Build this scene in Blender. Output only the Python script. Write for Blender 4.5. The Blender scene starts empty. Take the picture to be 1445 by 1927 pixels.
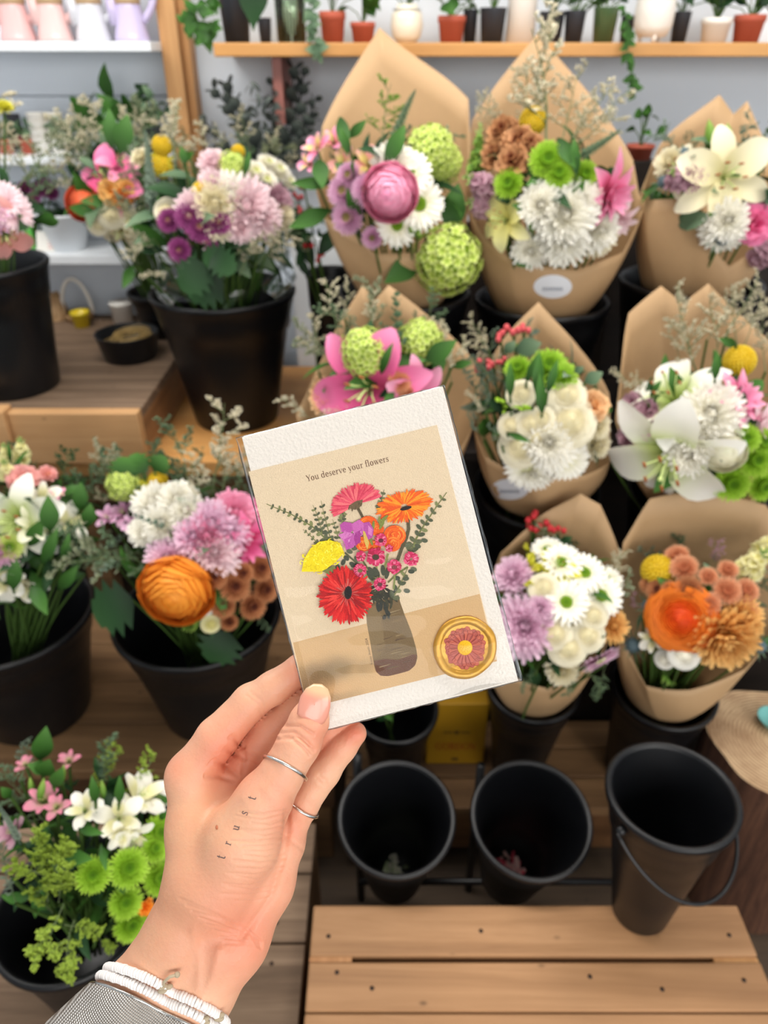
import bpy, bmesh, math, random
import numpy as np
from mathutils import Vector, Matrix, Quaternion
from mathutils.bvhtree import BVHTree
random.seed(7)
SC = bpy.context.scene
COL = SC.collection
PI = math.pi
# ------------------------------------------------------------------ camera
W, Hh = 1445, 1927
LENS, SENS = 26.0, 36.0
F = LENS/SENS*Hh
PITCH = math.radians(32.0)
EYE = Vector((0, 0, 1.5))
FW = Vector((0, math.cos(PITCH), -math.sin(PITCH)))
RT = Vector((1, 0, 0))
UP = Vector((0, math.sin(PITCH), math.cos(PITCH)))
cam_d = bpy.data.cameras.new('camera'); cam = bpy.data.objects.new('camera', cam_d); COL.objects.link(cam)
cam.location = EYE; cam.rotation_euler = (PI/2-PITCH, 0, 0)
cam_d.sensor_fit = 'VERTICAL'; cam_d.sensor_height = SENS; cam_d.sensor_width = SENS*W/Hh; cam_d.lens = LENS
cam_d.clip_start = .02; cam_d.clip_end = 50
cam_d.dof.use_dof = True; cam_d.dof.focus_distance = .4; cam_d.dof.aperture_fstop = 8.0
SC.camera = cam
def ray(x, y): return FW + RT*((x-W/2)/F) - UP*((y-Hh/2)/F)
def P(x, y, zc): return EYE + ray(x, y)*zc
def PY(x, y, Y): d = ray(x, y); return EYE + d*(Y/d.y)
def PZ(x, y, Z): d = ray(x, y); return EYE + d*((Z-EYE.z)/d.z)
def zcam(p): return (Vector(p)-EYE).dot(FW)
def pxm(p): return zcam(p)/F            # metres per photograph pixel at p
# ------------------------------------------------------------------ colours and materials
def lin(c):
    c = c/255.0
    return c/12.92 if c <= .04045 else ((c+.055)/1.055)**2.4
def rgb(*c):
    if len(c) == 1: c = c[0]
    return (lin(c[0]), lin(c[1]), lin(c[2]), 1)
MATS = {}
def newmat(name):
    m = bpy.data.materials.new(name); m.use_nodes = True
    return m, m.node_tree, m.node_tree.nodes['Principled BSDF']
def plain(name, c, rough=.5, metal=0, spec=.5, bump=0, bscale=200, var=0, vscale=20, coat=0):
    if name in MATS: return MATS[name]
    m, nt, b = newmat(name)
    b.inputs['Base Color'].default_value = rgb(c); b.inputs['Roughness'].default_value = rough
    b.inputs['Metallic'].default_value = metal; b.inputs['Specular IOR Level'].default_value = spec
    b.inputs['Coat Weight'].default_value = coat
    tc = None
    if bump or var: tc = nt.nodes.new('ShaderNodeTexCoord')
    if var:
        n = nt.nodes.new('ShaderNodeTexNoise'); n.inputs['Scale'].default_value = vscale; n.inputs['Detail'].default_value = 6
        nt.links.new(tc.outputs['Object'], n.inputs['Vector'])
        mx = nt.nodes.new('ShaderNodeMix'); mx.data_type = 'RGBA'
        c2 = rgb(c); mx.inputs['A'].default_value = tuple(v*(1-var) for v in c2[:3])+(1,)
        mx.inputs['B'].default_value = tuple(min(1, v*(1+var)) for v in c2[:3])+(1,)
        nt.links.new(n.outputs['Fac'], mx.inputs['Factor']); nt.links.new(mx.outputs['Result'], b.inputs['Base Color'])
    if bump:
        n = nt.nodes.new('ShaderNodeTexNoise'); n.inputs['Scale'].default_value = bscale; n.inputs['Detail'].default_value = 4
        nt.links.new(tc.outputs['Object'], n.inputs['Vector'])
        bp = nt.nodes.new('ShaderNodeBump'); bp.inputs['Strength'].default_value = bump; bp.inputs['Distance'].default_value = .002
        nt.links.new(n.outputs['Fac'], bp.inputs['Height']); nt.links.new(bp.outputs['Normal'], b.inputs['Normal'])
    MATS[name] = m
    return m
def wood(name, c1, c2, c3=None, axis=0, scale=1.0, rough=.6, knots=True, coarse=1.0):
    """planed or weathered timber with the grain running along one object axis"""
    if name in MATS: return MATS[name]
    m, nt, b = newmat(name); N = nt.nodes.new; L = nt.links.new
    tc = N('ShaderNodeTexCoord'); mp = N('ShaderNodeMapping')
    s = [26*scale]*3; s[axis] = 1.6*scale; mp.inputs['Scale'].default_value = s
    L(tc.outputs['Object'], mp.inputs['Vector'])
    n1 = N('ShaderNodeTexNoise'); n1.inputs['Scale'].default_value = 1.5*coarse; n1.inputs['Detail'].default_value = 8; n1.inputs['Roughness'].default_value = .65; n1.inputs['Distortion'].default_value = .6
    L(mp.outputs['Vector'], n1.inputs['Vector'])
    r = N('ShaderNodeValToRGB'); r.color_ramp.elements[0].position = .3; r.color_ramp.elements[1].position = .72
    r.color_ramp.elements[0].color = rgb(c1); r.color_ramp.elements[1].color = rgb(c2)
    if c3:
        e = r.color_ramp.elements.new(.5); e.color = rgb(c3)
    L(n1.outputs['Fac'], r.inputs['Fac'])
    n2 = N('ShaderNodeTexNoise'); n2.inputs['Scale'].default_value = 5*scale; n2.inputs['Detail'].default_value = 3
    L(tc.outputs['Object'], n2.inputs['Vector'])
    mr = N('ShaderNodeMapRange'); mr.inputs['From Min'].default_value = .3; mr.inputs['From Max'].default_value = .75; mr.inputs['To Min'].default_value = .78; mr.inputs['To Max'].default_value = 1.12
    L(n2.outputs['Fac'], mr.inputs['Value'])
    mu = N('ShaderNodeMix'); mu.data_type = 'RGBA'; mu.blend_type = 'MULTIPLY'; mu.inputs['Factor'].default_value = 1
    L(r.outputs['Color'], mu.inputs['A']); L(mr.outputs['Result'], mu.inputs['B'])
    out = mu.outputs['Result']
    if knots:
        v = N('ShaderNodeTexVoronoi'); mp2 = N('ShaderNodeMapping'); s2 = [9*scale]*3; s2[axis] = 5*scale; mp2.inputs['Scale'].default_value = s2
        L(tc.outputs['Object'], mp2.inputs['Vector']); L(mp2.outputs['Vector'], v.inputs['Vector'])
        mr2 = N('ShaderNodeMapRange'); mr2.inputs['From Min'].default_value = .03; mr2.inputs['From Max'].default_value = .1; mr2.inputs['To Min'].default_value = .35; mr2.inputs['To Max'].default_value = 1
        L(v.outputs['Distance'], mr2.inputs['Value'])
        mu2 = N('ShaderNodeMix'); mu2.data_type = 'RGBA'; mu2.blend_type = 'MULTIPLY'; mu2.inputs['Factor'].default_value = .8
        L(out, mu2.inputs['A']); L(mr2.outputs['Result'], mu2.inputs['B']); out = mu2.outputs['Result']
    L(out, b.inputs['Base Color'])
    bp = N('ShaderNodeBump'); bp.inputs['Strength'].default_value = .25; bp.inputs['Distance'].default_value = .002
    L(n1.outputs['Fac'], bp.inputs['Height']); L(bp.outputs['Normal'], b.inputs['Normal'])
    b.inputs['Roughness'].default_value = rough; b.inputs['Specular IOR Level'].default_value = .3
    MATS[name] = m
    return m
def clear(name, tint=(255, 255, 255), ior=1.5, rough=.03, strength=1.0, bump=0, bscale=30):
    """thin clear film or glass: see-through, with reflections that grow at grazing angles"""
    if name in MATS: return MATS[name]
    m, nt, b = newmat(name); N = nt.nodes.new; L = nt.links.new
    nt.nodes.remove(b); o = nt.nodes['Material Output']
    t = N('ShaderNodeBsdfTransparent'); t.inputs['Color'].default_value = rgb(tint)
    g = N('ShaderNodeBsdfGlossy'); g.inputs['Roughness'].default_value = rough; g.inputs['Color'].default_value = (1, 1, 1, 1)
    f = N('ShaderNodeFresnel'); f.inputs['IOR'].default_value = ior
    if bump:
        tc = N('ShaderNodeTexCoord'); n = N('ShaderNodeTexNoise'); n.inputs['Scale'].default_value = bscale; n.inputs['Detail'].default_value = 3
        L(tc.outputs['Object'], n.inputs['Vector']); bp = N('ShaderNodeBump'); bp.inputs['Strength'].default_value = bump; bp.inputs['Distance'].default_value = .004
        L(n.outputs['Fac'], bp.inputs['Height']); L(bp.outputs['Normal'], f.inputs['Normal']); L(bp.outputs['Normal'], g.inputs['Normal'])
    mu = N('ShaderNodeMath'); mu.operation = 'MULTIPLY'; mu.inputs[1].default_value = strength; mu.use_clamp = True
    L(f.outputs['Fac'], mu.inputs[0])
    mx = N('ShaderNodeMixShader'); L(mu.outputs['Value'], mx.inputs['Fac']); L(t.outputs['BSDF'], mx.inputs[1]); L(g.outputs['BSDF'], mx.inputs[2])
    L(mx.outputs['Shader'], o.inputs['Surface'])
    MATS[name] = m
    return m
def petalmat(name, cols, rough=.55, sheen=.0, trans=.25):
    """petal colour that runs from the base (first) to the tip (last) of each petal"""
    if name in MATS: return MATS[name]
    m, nt, b = newmat(name); N = nt.nodes.new; L = nt.links.new
    a = N('ShaderNodeAttribute'); a.attribute_name = 'along'
    r = N('ShaderNodeValToRGB'); cr = r.color_ramp
    n = len(cols)
    cr.elements[0].position = 0; cr.elements[0].color = rgb(cols[0])
    cr.elements[1].position = 1; cr.elements[1].color = rgb(cols[-1])
    for i in range(1, n-1):
        e = cr.elements.new(i/(n-1)); e.color = rgb(cols[i])
    L(a.outputs['Fac'], r.inputs['Fac'])
    b.inputs['Roughness'].default_value = rough; b.inputs['Specular IOR Level'].default_value = .25
    L(r.outputs['Color'], b.inputs['Base Color'])
    if trans:
        tr = N('ShaderNodeBsdfTranslucent'); L(r.outputs['Color'], tr.inputs['Color'])
        mx = N('ShaderNodeMixShader'); mx.inputs['Fac'].default_value = trans
        o = nt.nodes['Material Output']
        L(b.outputs['BSDF'], mx.inputs[1]); L(tr.outputs['BSDF'], mx.inputs[2]); L(mx.outputs['Shader'], o.inputs['Surface'])
    MATS[name] = m
    return m
# ------------------------------------------------------------------ objects
def link(o, parent=None):
    COL.objects.link(o)
    if parent: o.parent = parent
    return o
def thing(name, label, cat, loc=(0, 0, 0), group=None, rot=None):
    o = bpy.data.objects.new(name, None); o.empty_display_size = .03
    link(o); o.location = loc
    if rot: o.rotation_euler = rot
    tag(o, label, cat, group)
    return o
def tag(o, label, cat, group=None, kind=None):
    if label: o['label'] = label
    if cat: o['category'] = cat
    if group: o['group'] = group
    if kind: o['kind'] = kind
    return o
def struct(o, label=None):
    o['kind'] = 'structure'
    if label: o['label'] = label
    return o
class MB:
    """collects vertices and faces (with a material slot and an 'along' value) for one mesh"""
    def __init__(s): s.v = []; s.f = []; s.mi = []; s.t = []
    def add(s, vs, fs, mi=0, t=None):
        o = len(s.v); s.v += [tuple(p) for p in vs]; s.f += [tuple(i+o for i in f) for f in fs]; s.mi += [mi]*len(fs)
        s.t += list(t) if t is not None else [0.5]*len(vs)
        return s
    def xform(s, M, start=0):
        for i in range(start, len(s.v)): s.v[i] = tuple(M @ Vector(s.v[i]))
        return s
    def merge(s, o, M=None, mi=None):
        vs = o.v if M is None else [tuple(M @ Vector(p)) for p in o.v]
        k = len(s.v); s.v += vs; s.f += [tuple(i+k for i in f) for f in o.f]; s.mi += [mi if mi is not None else q for q in o.mi]; s.t += o.t
        return s
    def grid(s, rows, closed=False, mi=0, ts=None):
        """rows: lists of points of equal length"""
        n = len(rows[0]); vs = [p for r in rows for p in r]; fs = []
        for i in range(len(rows)-1):
            for j in range(n if closed else n-1):
                a = i*n+j; b = i*n+(j+1) % n
                fs.append((a, b, b+n, a+n))
        t = None
        if ts is not None: t = [ts[i] for i in range(len(rows)) for _ in range(n)]
        return s.add(vs, fs, mi, t)
    def box(s, a, b, mi=0, M=None):
        x0, y0, z0 = a; x1, y1, z1 = b
        vs = [(x0,y0,z0),(x1,y0,z0),(x1,y1,z0),(x0,y1,z0),(x0,y0,z1),(x1,y0,z1),(x1,y1,z1),(x0,y1,z1)]
        if M is not None: vs = [tuple(M @ Vector(p)) for p in vs]
        return s.add(vs, [(0,3,2,1),(4,5,6,7),(0,1,5,4),(1,2,6,5),(2,3,7,6),(3,0,4,7)], mi)
    def lathe(s, prof, n=32, mi=0, M=None, cap0=False, cap1=False):
        rows = []
        for (r, z) in prof:
            row = [Vector((r*math.cos(2*PI*k/n), r*math.sin(2*PI*k/n), z)) for k in range(n)]
            rows.append([M @ p for p in row] if M is not None else row)
        k0 = len(s.v); s.grid(rows, True, mi)
        if cap0: s.f.append(tuple(k0+i for i in reversed(range(n)))); s.mi.append(mi)
        if cap1:
            o = k0+(len(prof)-1)*n; s.f.append(tuple(o+i for i in range(n))); s.mi.append(mi)
        return s
    def tube(s, pts, rad, n=6, mi=0, ts=None, caps=True):
        pts = [Vector(p) for p in pts]; m = len(pts)
        if not hasattr(rad, '__len__'): rad = [rad]*m
        rows = []; prev = None
        for i in range(m):
            d = (pts[min(i+1, m-1)]-pts[max(i-1, 0)])
            if d.length < 1e-9: d = Vector((0, 0, 1))
            d.normalize()
            if prev is None:
                u = d.orthogonal().normalized()
            else:
                u = prev-d*prev.dot(d); u = u.normalized() if u.length > 1e-6 else d.orthogonal().normalized()
            prev = u; w = d.cross(u)
            rows.append([pts[i]+(u*math.cos(2*PI*k/n)+w*math.sin(2*PI*k/n))*rad[i] for k in range(n)])
        k0 = len(s.v); s.grid(rows, True, mi, ts)
        if caps:
            s.f.append(tuple(k0+i for i in reversed(range(n)))); s.mi.append(mi)
            o = k0+(m-1)*n; s.f.append(tuple(o+i for i in range(n))); s.mi.append(mi)
        return s
    def ball(s, c, r, n=8, m=6, mi=0, t=.5, sq=(1, 1, 1)):
        c = Vector(c); rows = []
        for i in range(m+1):
            a = PI*i/m
            rr = max(math.sin(a), .02)
            rows.append([c+Vector((r*rr*math.cos(2*PI*k/n)*sq[0], r*rr*math.sin(2*PI*k/n)*sq[1], -r*math.cos(a)*sq[2])) for k in range(n)])
        return s.grid(rows, True, mi, [t]*(m+1))
    def mesh(s, name, mats, smooth=True):
        me = bpy.data.meshes.new(name); me.from_pydata(s.v, [], s.f)
        if not isinstance(mats, (list, tuple)): mats = [mats]
        for m in mats: me.materials.append(m)
        if len(mats) > 1: me.polygons.foreach_set('material_index', s.mi)
        a = me.attributes.new('along', 'FLOAT', 'POINT'); a.data.foreach_set('value', [float(x) for x in s.t])
        if smooth: me.polygons.foreach_set('use_smooth', [True]*len(me.polygons))
        me.update()
        return me
    def build(s, name, mats, parent=None, smooth=True, bevel=0, auto=None, M=None):
        me = s.mesh(name, mats, smooth)
        o = bpy.data.objects.new(name, me); link(o, parent)
        if M is not None: o.matrix_world = M
        if bevel:
            b = o.modifiers.new('bevel', 'BEVEL'); b.width = bevel; b.segments = 2; b.limit_method = 'ANGLE'
        return o
def basis(z, up=Vector((0, 0, 1)), spin=0.0, loc=None, sc=1.0):
    """matrix whose z axis is z"""
    z = Vector(z).normalized(); x = up.cross(z)
    if x.length < 1e-4: x = Vector((1, 0, 0)).cross(z)
    x.normalize(); y = z.cross(x)
    R = Matrix((x, y, z)).transposed().to_4x4() @ Matrix.Rotation(spin, 4, 'Z') @ Matrix.Scale(sc, 4)
    if loc is not None: R.translation = Vector(loc)
    return R
def solid(o, th):
    m = o.modifiers.new('thickness', 'SOLIDIFY'); m.thickness = th; m.offset = 0
    return o
# ------------------------------------------------------------------ the setting
YW = 2.22                                     # back wall
M_wall = plain('wall_paint', (223, 230, 238), .75, bump=.05, bscale=60)
M_floor = wood('floor_boards', (62, 50, 40), (88, 72, 56), axis=0, scale=.7, rough=.7)
M_pine = wood('pine_board', (186, 138, 92), (216, 172, 124), (202, 156, 108), axis=0, scale=.55, rough=.5)
M_pineY = wood('pine_board_y', (190, 134, 80), (222, 170, 112), (206, 152, 96), axis=1, scale=.8, rough=.5)
M_pineZ = wood('pine_post', (176, 126, 78), (210, 162, 110), (194, 144, 94), axis=2, scale=.7, rough=.55)
M_honey = wood('honey_pine', (192, 136, 76), (220, 166, 102), (206, 150, 88), axis=0, scale=.5, rough=.45)
M_grey = wood('weathered_plank', (92, 74, 58), (148, 124, 102), (118, 96, 77), axis=0, scale=.55, rough=.75, coarse=1.4)
M_brown = wood('brown_plank', (96, 70, 46), (144, 110, 76), (120, 90, 60), axis=0, scale=.5, rough=.65, coarse=1.2)
M_crate = wood('crate_plank', (136, 98, 66), (192, 148, 108), (166, 124, 86), axis=0, scale=.5, rough=.6)
M_crateY = wood('crate_end', (146, 98, 60), (192, 142, 96), axis=1, scale=.8, rough=.6)
M_white = plain('white_laminate', (232, 236, 240), .4)
M_black = plain('black_plastic', (12, 13, 16), .38, spec=.4, bump=.03, bscale=120)
M_rackm = plain('black_metal', (16, 16, 18), .4, metal=.0, spec=.5)
M_nail = plain('nail_head', (58, 44, 36), .5, metal=.6)
f = MB().box((-3, -1.2, -.05), (3, YW+.1, 0)).build('floor', M_floor, smooth=False); struct(f)
wm = MB().box((-3, YW, 0), (3, YW+.1, 2.7))
w = wm.build('wall_back', M_wall, smooth=False); struct(w)
# horizontal white boards behind the display shelves on the left
mb = MB()
xr = PY(322, 100, YW).x
for k in range(9):
    z = .98+k*.105
    mb.box((-2.2, YW-.018, z), (xr, YW-.001, z+.102))
o = mb.build('wall_panelling', plain('painted_board', (214, 220, 228), .55), smooth=False, bevel=.002); struct(o)
# white low wall panel between the pails
def zat(y, Y): return PY(722, y, Y).z
o = MB().box((PY(548, 500, 2.06).x, 2.06, .5), (PY(700, 500, 2.06).x, 2.1, zat(447, 2.06))).build('partition_panel', M_white, smooth=False, bevel=.004); struct(o)
# post at the end of the white shelves
px0 = PY(297, 20, 2.12); px1 = PY(330, 20, 2.12)
t = thing('wooden_post', 'honey pine post standing beside the white shelves of jugs', 'post', (px0.x, 2.1, 0))
def box_at(name, a, b, mat, par, bevel=.003):
    """box in world coordinates parented to par"""
    q = par.location if par else Vector((0, 0, 0))
    m = MB().box(Vector(a)-Vector(q), Vector(b)-Vector(q))
    return m.build(name, mat, par, smooth=False, bevel=bevel)
box_at('post_board', (px0.x, 2.10, .86), (px1.x+.003, 2.19, 2.3), M_pineZ, t)
box_at('edge_strip', (px1.x+.003, 2.13, .86), (px1.x+.022, 2.19, 2.3), M_pineZ, t)
# white wall shelves, left
for (yt, yb, lab, Yd) in ((78, 97, 'upper white wall shelf carrying the row of pastel jugs', 2.0), (296, 311, 'middle white wall shelf with terracotta seedling pots and white cups', 2.0), (481, 498, 'lower white wall shelf with a white bowl and a green carton', 2.0)):
    zt = zat(yt, Yd); zb = zat(yb, Yd)
    o = MB().box((-2.0, Yd, zb), (px0.x+.002 if yt < 400 else px0.x+.12, YW-.02, zt)).build('wall_shelf', M_white, smooth=False, bevel=.002)
    tag(o, lab, 'shelf', 'white wall shelves')
Z_S1, Z_S2, Z_S3 = zat(78, 2.0), zat(296, 2.0), zat(481, 2.0)
# honey shelf, right, with its bracket
zt, zb = zat(80, 1.98), zat(107, 1.98)
xs = PY(401, 90, 1.98).x
t = thing('plant_shelf', 'long honey pine wall shelf holding the row of potted plants', 'shelf', (xs, 1.98, zb))
box_at('shelf_board', (xs, 1.98, zb), (1.45, YW, zt), M_honey, t)
for px in (528,):
    q = PY(px, 120, 2.1)
    b = MB().box((q.x-.011-xs, .04, -.14), (q.x+.011-xs, YW-1.98, 0)).build('bracket', plain('red_oxide', (150, 92, 82), .5), t, smooth=False)
Z_PS = zt
# ------------------------------------------------------------------ left display: table, riser box, honey plank
ZT = .844
xb = PY(262, 800, 1.44).x
t = thing('riser_crate', 'low wooden riser with a grey plank top and pale pine front board', 'riser', (-.9, 1.44, .72))
for k in range(5):
    y0 = 1.47+k*.122
    box_at('top_plank', (-1.6, y0, ZT-.022), (xb, y0+.1195, ZT), M_grey, t, .002)
box_at('front_board', (PY(28, 830, 1.44).x, 1.44, .725), (xb, 1.469, ZT+.003), M_pine, t)
box_at('side_board', (xb-.02, 1.47, .725), (xb, 2.07, ZT-.022), wood('dark_side', (120, 84, 54), (168, 122, 80), axis=1, scale=.8), t, .002)
box_at('corner_block', (PY(28, 830, 1.44).x-.35, 1.425, .725), (PY(28, 830, 1.44).x-.001, 1.469, ZT+.012), M_pine, t)
box_at('top_plank', (-1.6, 2.082, ZT-.022), (xb+.25, 2.14, ZT), M_grey, t, .002)
o = box_at('honey_plank', (-1.7, 1.46, .683), (PY(640, 840, 1.46).x, 2.05, .72), M_honey, None); tag(o, 'honey coloured pine bench plank under the grey-topped riser', 'plank')
# legs and skirt under the plank
t = thing('bench_frame', 'dark timber frame carrying the honey pine bench plank', 'frame', (-.9, 1.5, 0))
for x in (-1.5, -.75, -.12):
    for y in (1.5, 1.95): box_at('leg', (x, y, 0), (x+.06, y+.06, .683), M_brown, t)
box_at('apron', (-1.56, 1.485, .6), (-.03, 1.499, .683), M_brown, t)
box_at('apron', (-1.56, 1.985, .05), (-.03, 2.0, .683), wood('dark_board', (62, 46, 34), (88, 66, 48), axis=0), t)
# grey wooden strip seen under the plank at the back
# ------------------------------------------------------------------ left lower shelf and the front platform
t = thing('lower_shelf', 'brown plank shelf carrying the two big left-hand pails', 'shelf', (-.6, .937, .3))
for k in range(4):
    y0 = .937+k*.12
    box_at('plank', (-1.3, y0, .305), (-.1, y0+.118, .33), M_brown, t, .002)
box_at('front_rail', (-1.3, .95, .2), (-.1, .97, .304), wood('dark_rail', (66, 44, 28), (92, 64, 42), axis=0), t)
for x in (-1.25, -.16): box_at('leg', (x, .972, 0), (x+.05, 1.02, .304), M_brown, t)
for x in (-1.25, -.16): box_at('leg', (x, 1.3, 0), (x+.05, 1.35, .304), M_brown, t)
xp = PZ(572, 1800, .28).x
t = thing('front_platform', 'grey weathered plank platform under the pail at lower left', 'platform', (-.6, .3, 0))
yg = PZ(300, 1772, .28).y
rows = [(.24, .40), (.402, yg-.004), (yg, yg+.115), (yg+.119, .86)]
for (a, b) in rows: box_at('plank', (-1.2, a, .256), (xp, b, .28), M_grey, t, .002)
mb = MB()
for i in range(4):
    for (a, b) in rows:
        for yy in (a+.03, b-.03):
            mb.lathe([(0.0035, 0), (.003, .0012)], 10, M=Matrix.Translation((xp-.05-i*.36+.6, yy-.3, .28)), cap1=True)
mb.build('nails', M_nail, t)
box_at('side_rail', (xp-.03, .24, 0), (xp-.001, .86, .255), M_brown, t)
box_at('side_rail', (-1.2, .24, 0), (-1.17, .86, .255), M_brown, t)
# ------------------------------------------------------------------ stepped display on the right
o = thing('step_shelf', 'low brown timber step under the tilted empty pails', 'step', (.3, .95, 0))
for k in range(3):
    y0 = .95+k*.078
    box_at('plank', (-.08, y0, .176), (.6, y0+.075, .2), M_brown, o, .002)
box_at('front_board', (-.08, .952, .066), (.6, .972, .175), wood('step_front', (92, 62, 38), (130, 92, 58), axis=0), o)
box_at('side_board', (-.08, .974, 0), (-.055, 1.18, .175), M_brown, o)
box_at('side_board', (.575, .974, 0), (.6, 1.18, .175), M_brown, o)
MD = wood('shade_dark_board', (26, 20, 17), (42, 33, 27), axis=0)  # near-black: the deep shade under the bouquets is put into the colour
o = thing('middle_step', 'shade-toned timber step under the middle row of wrapped bouquets', 'step', (.5, 1.19, 0))
box_at('top_board', (-.08, 1.19, .43), (1.45, 1.425, .455), MD, o); box_at('riser_board', (-.08, 1.205, 0), (1.45, 1.225, .43), MD, o)
o = thing('upper_step', 'shade-toned timber step under the top row of wrapped bouquets', 'step', (.5, 1.43, 0))
box_at('top_board', (-.05, 1.43, .735), (1.6, 2.0, .76), MD, o); box_at('riser_board', (-.05, 1.445, 0), (1.6, 1.465, .735), MD, o); box_at('shade_backing', (-.05, 1.975, .7605), (1.7, 1.995, 1.13), MD, o)  # the upright rear sheet is added as painted darkness behind the pails
# ------------------------------------------------------------------ pale crate at lower right
ZC = .35
bl = PZ(590, 1703, ZC); br = PZ(1388, 1706, ZC); fr = PZ(1462, 1900, ZC)
t = thing('slatted_crate', 'upturned pale pine crate with a slotted top at lower right', 'crate', (.25, .45, 0))
yb_ = bl.y
y1 = PZ(900, 1799, ZC).y; y2 = PZ(900, 1810, ZC).y
x0, x1 = bl.x, br.x
yf = .22
o = MB()
def pl(name, a, b, mat, bev=.003): return box_at(name, a, b, mat, t, bev)
pl('top_slat', (x0, y1, ZC-.018), (x1, yb_, ZC), M_crate)
y3 = PZ(900, 1905, ZC).y
pl('top_slat', (x0, y3+.001, ZC-.018), (x1, y2, ZC), M_crate)
pl('top_slat', (x0, yf, ZC-.018), (x1, y3-.001, ZC), M_crate)
pl('spacer', (x0, y2+.0002, ZC-.018), (PZ(662, 1804, ZC).x, y1-.0002, ZC-.002), M_crateY, .0)
pl('spacer', (PZ(1345, 1804, ZC).x, y2+.0002, ZC-.03), (x1, y1-.0002, ZC-.006), M_pineY, .0)
pl('end_board', (x0, yf, 0), (x0+.02, yb_, ZC-.0185), M_crateY)
pl('end_board', (x1-.02, yf, 0), (x1, yb_, ZC-.0185), M_crateY)
for z in (.02, .12, .22): pl('side_slat', (x0+.021, yb_-.016, z), (x1-.021, yb_, z+.085), M_crate)
mb = MB()
for (px, py) in ((618, 1762), (634, 1830), (700, 1860), (1110, 1838), (1246, 1862), (1400, 1845), (1372, 1760), (905, 1752)):
    q = PZ(px, py, ZC)-Vector(t.location)
    mb.lathe([(.0035, 0), (.003, .001)], 10, M=Matrix.Translation(q), cap1=True)
mb.build('nails', M_nail, t)
# ------------------------------------------------------------------ pails
PAILS = {}
def pail_mesh(R, r, h, name='pail', wall=.004, ribs=1):
    z1 = h
    prof = [(r*.6, .006), (r, .004), (r+.001, 0)] if False else []
    prof = [(.004, 0), (r, 0), (r+.002, .004)]
    def rad(z): return r+(R-.006-r)*(z/h)
    zs = [h*.3, h*.6, h*.74]
    for z in zs: prof.append((rad(z), z))
    prof += [(rad(h*.75)+.003, h*.755), (rad(h*.86)+.003, h*.86), (R-.003, h-.016), (R, h-.012), (R+.001, h-.004), (R-.002, h), (R-.007, h-.001), (R-.010, h-.006)]
    prof += [(rad(h*.7)-wall, h*.7), (rad(h*.3)-wall, h*.3), (r-wall, .006), (.004, .006)]
    return MB().lathe(prof, 56, cap0=True)
def pail(name, label, top, R, r, base=None, h=None, handle=None, group=None, spin=0, mat=None):
    """pail with rim centre at top (world) standing on base"""
    top = Vector(top); base = Vector(base) if base is not None else Vector((top.x, top.y, top.z-h))
    d = top-base
    M = basis(d, up=Vector((0, 1, 0)), loc=base)
    t = thing(name, label, 'pail', (0, 0, 0), group)
    t.matrix_world = M
    pail_mesh(R, r, d.length).build('bucket_wall', mat or M_black, t)
    if handle:
        hh, drop, ang = handle
        mb = MB(); pts = []
        for k in range(41):
            a = PI*k/40
            p = Vector(((R+.008)*math.cos(a), -(R+.012)*math.sin(a), -drop*math.sin(a)))
            pts.append(Matrix.Rotation(ang, 4, 'Z') @ p + Vector((0, 0, d.length-hh)))
        mb.tube(pts, .0028, 8)
        mb.build('wire_handle', M_rackm, t)
        mb = MB()
        for s in (1, -1): mb.ball(Matrix.Rotation(ang, 4, 'Z') @ Vector((s*(R+.002), 0, 0)) + Vector((0, 0, d.length-hh)), .008, 10, 6)
        mb.build('handle_lugs', M_black, t)
    return t, M
def rimc(px, py, Y): return PY(px, py, Y)
def pail_px(label, px, py, Y, wpx, h, rfrac=.62, tilt=0, name='flower_pail', group=None, handle=None, mat=None):
    top = PY(px, py, Y); R = wpx/2*pxm(top)
    base = top + Vector((0, h*math.sin(tilt), -h*math.cos(tilt)))
    return pail(name, label, top, R, R*rfrac, base=base, handle=handle, group=group, mat=mat)
GP = 'black plastic flower pails'
T_main = pail_px('large black pail of mixed bunches on the honey plank', 419, 543, 1.70, 272, zat(543, 1.7)-.721, .6, group=GP)
T_back = pail_px('slim dark pail behind the large pail beside the shallow dish', 300, 545, 1.97, 120, zat(545, 1.97)-.845, .66, group=GP)
T_left = pail_px('black pail with pink flowers on the grey riser at the left edge', -35, 492, 1.60, 236, zat(492, 1.6)-.845, .72, group=GP)
T_ml = pail_px('big black pail of white lilies at the left edge, lower shelf', 10, 1150, 1.10, 318, zat(1150, 1.1)-.331, .64, group=GP)
T_mr = pail_px('black pail holding the orange ranunculus bunch behind the hand', 370, 1150, 1.10, 312, zat(1150, 1.1)-.331, .6, group=GP)
T_bl = pail_px('low dark pail of green and white flowers at lower left', 140, 1700, .60, 300, zat(1700, .6)-.281, .66, group=GP)
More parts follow.
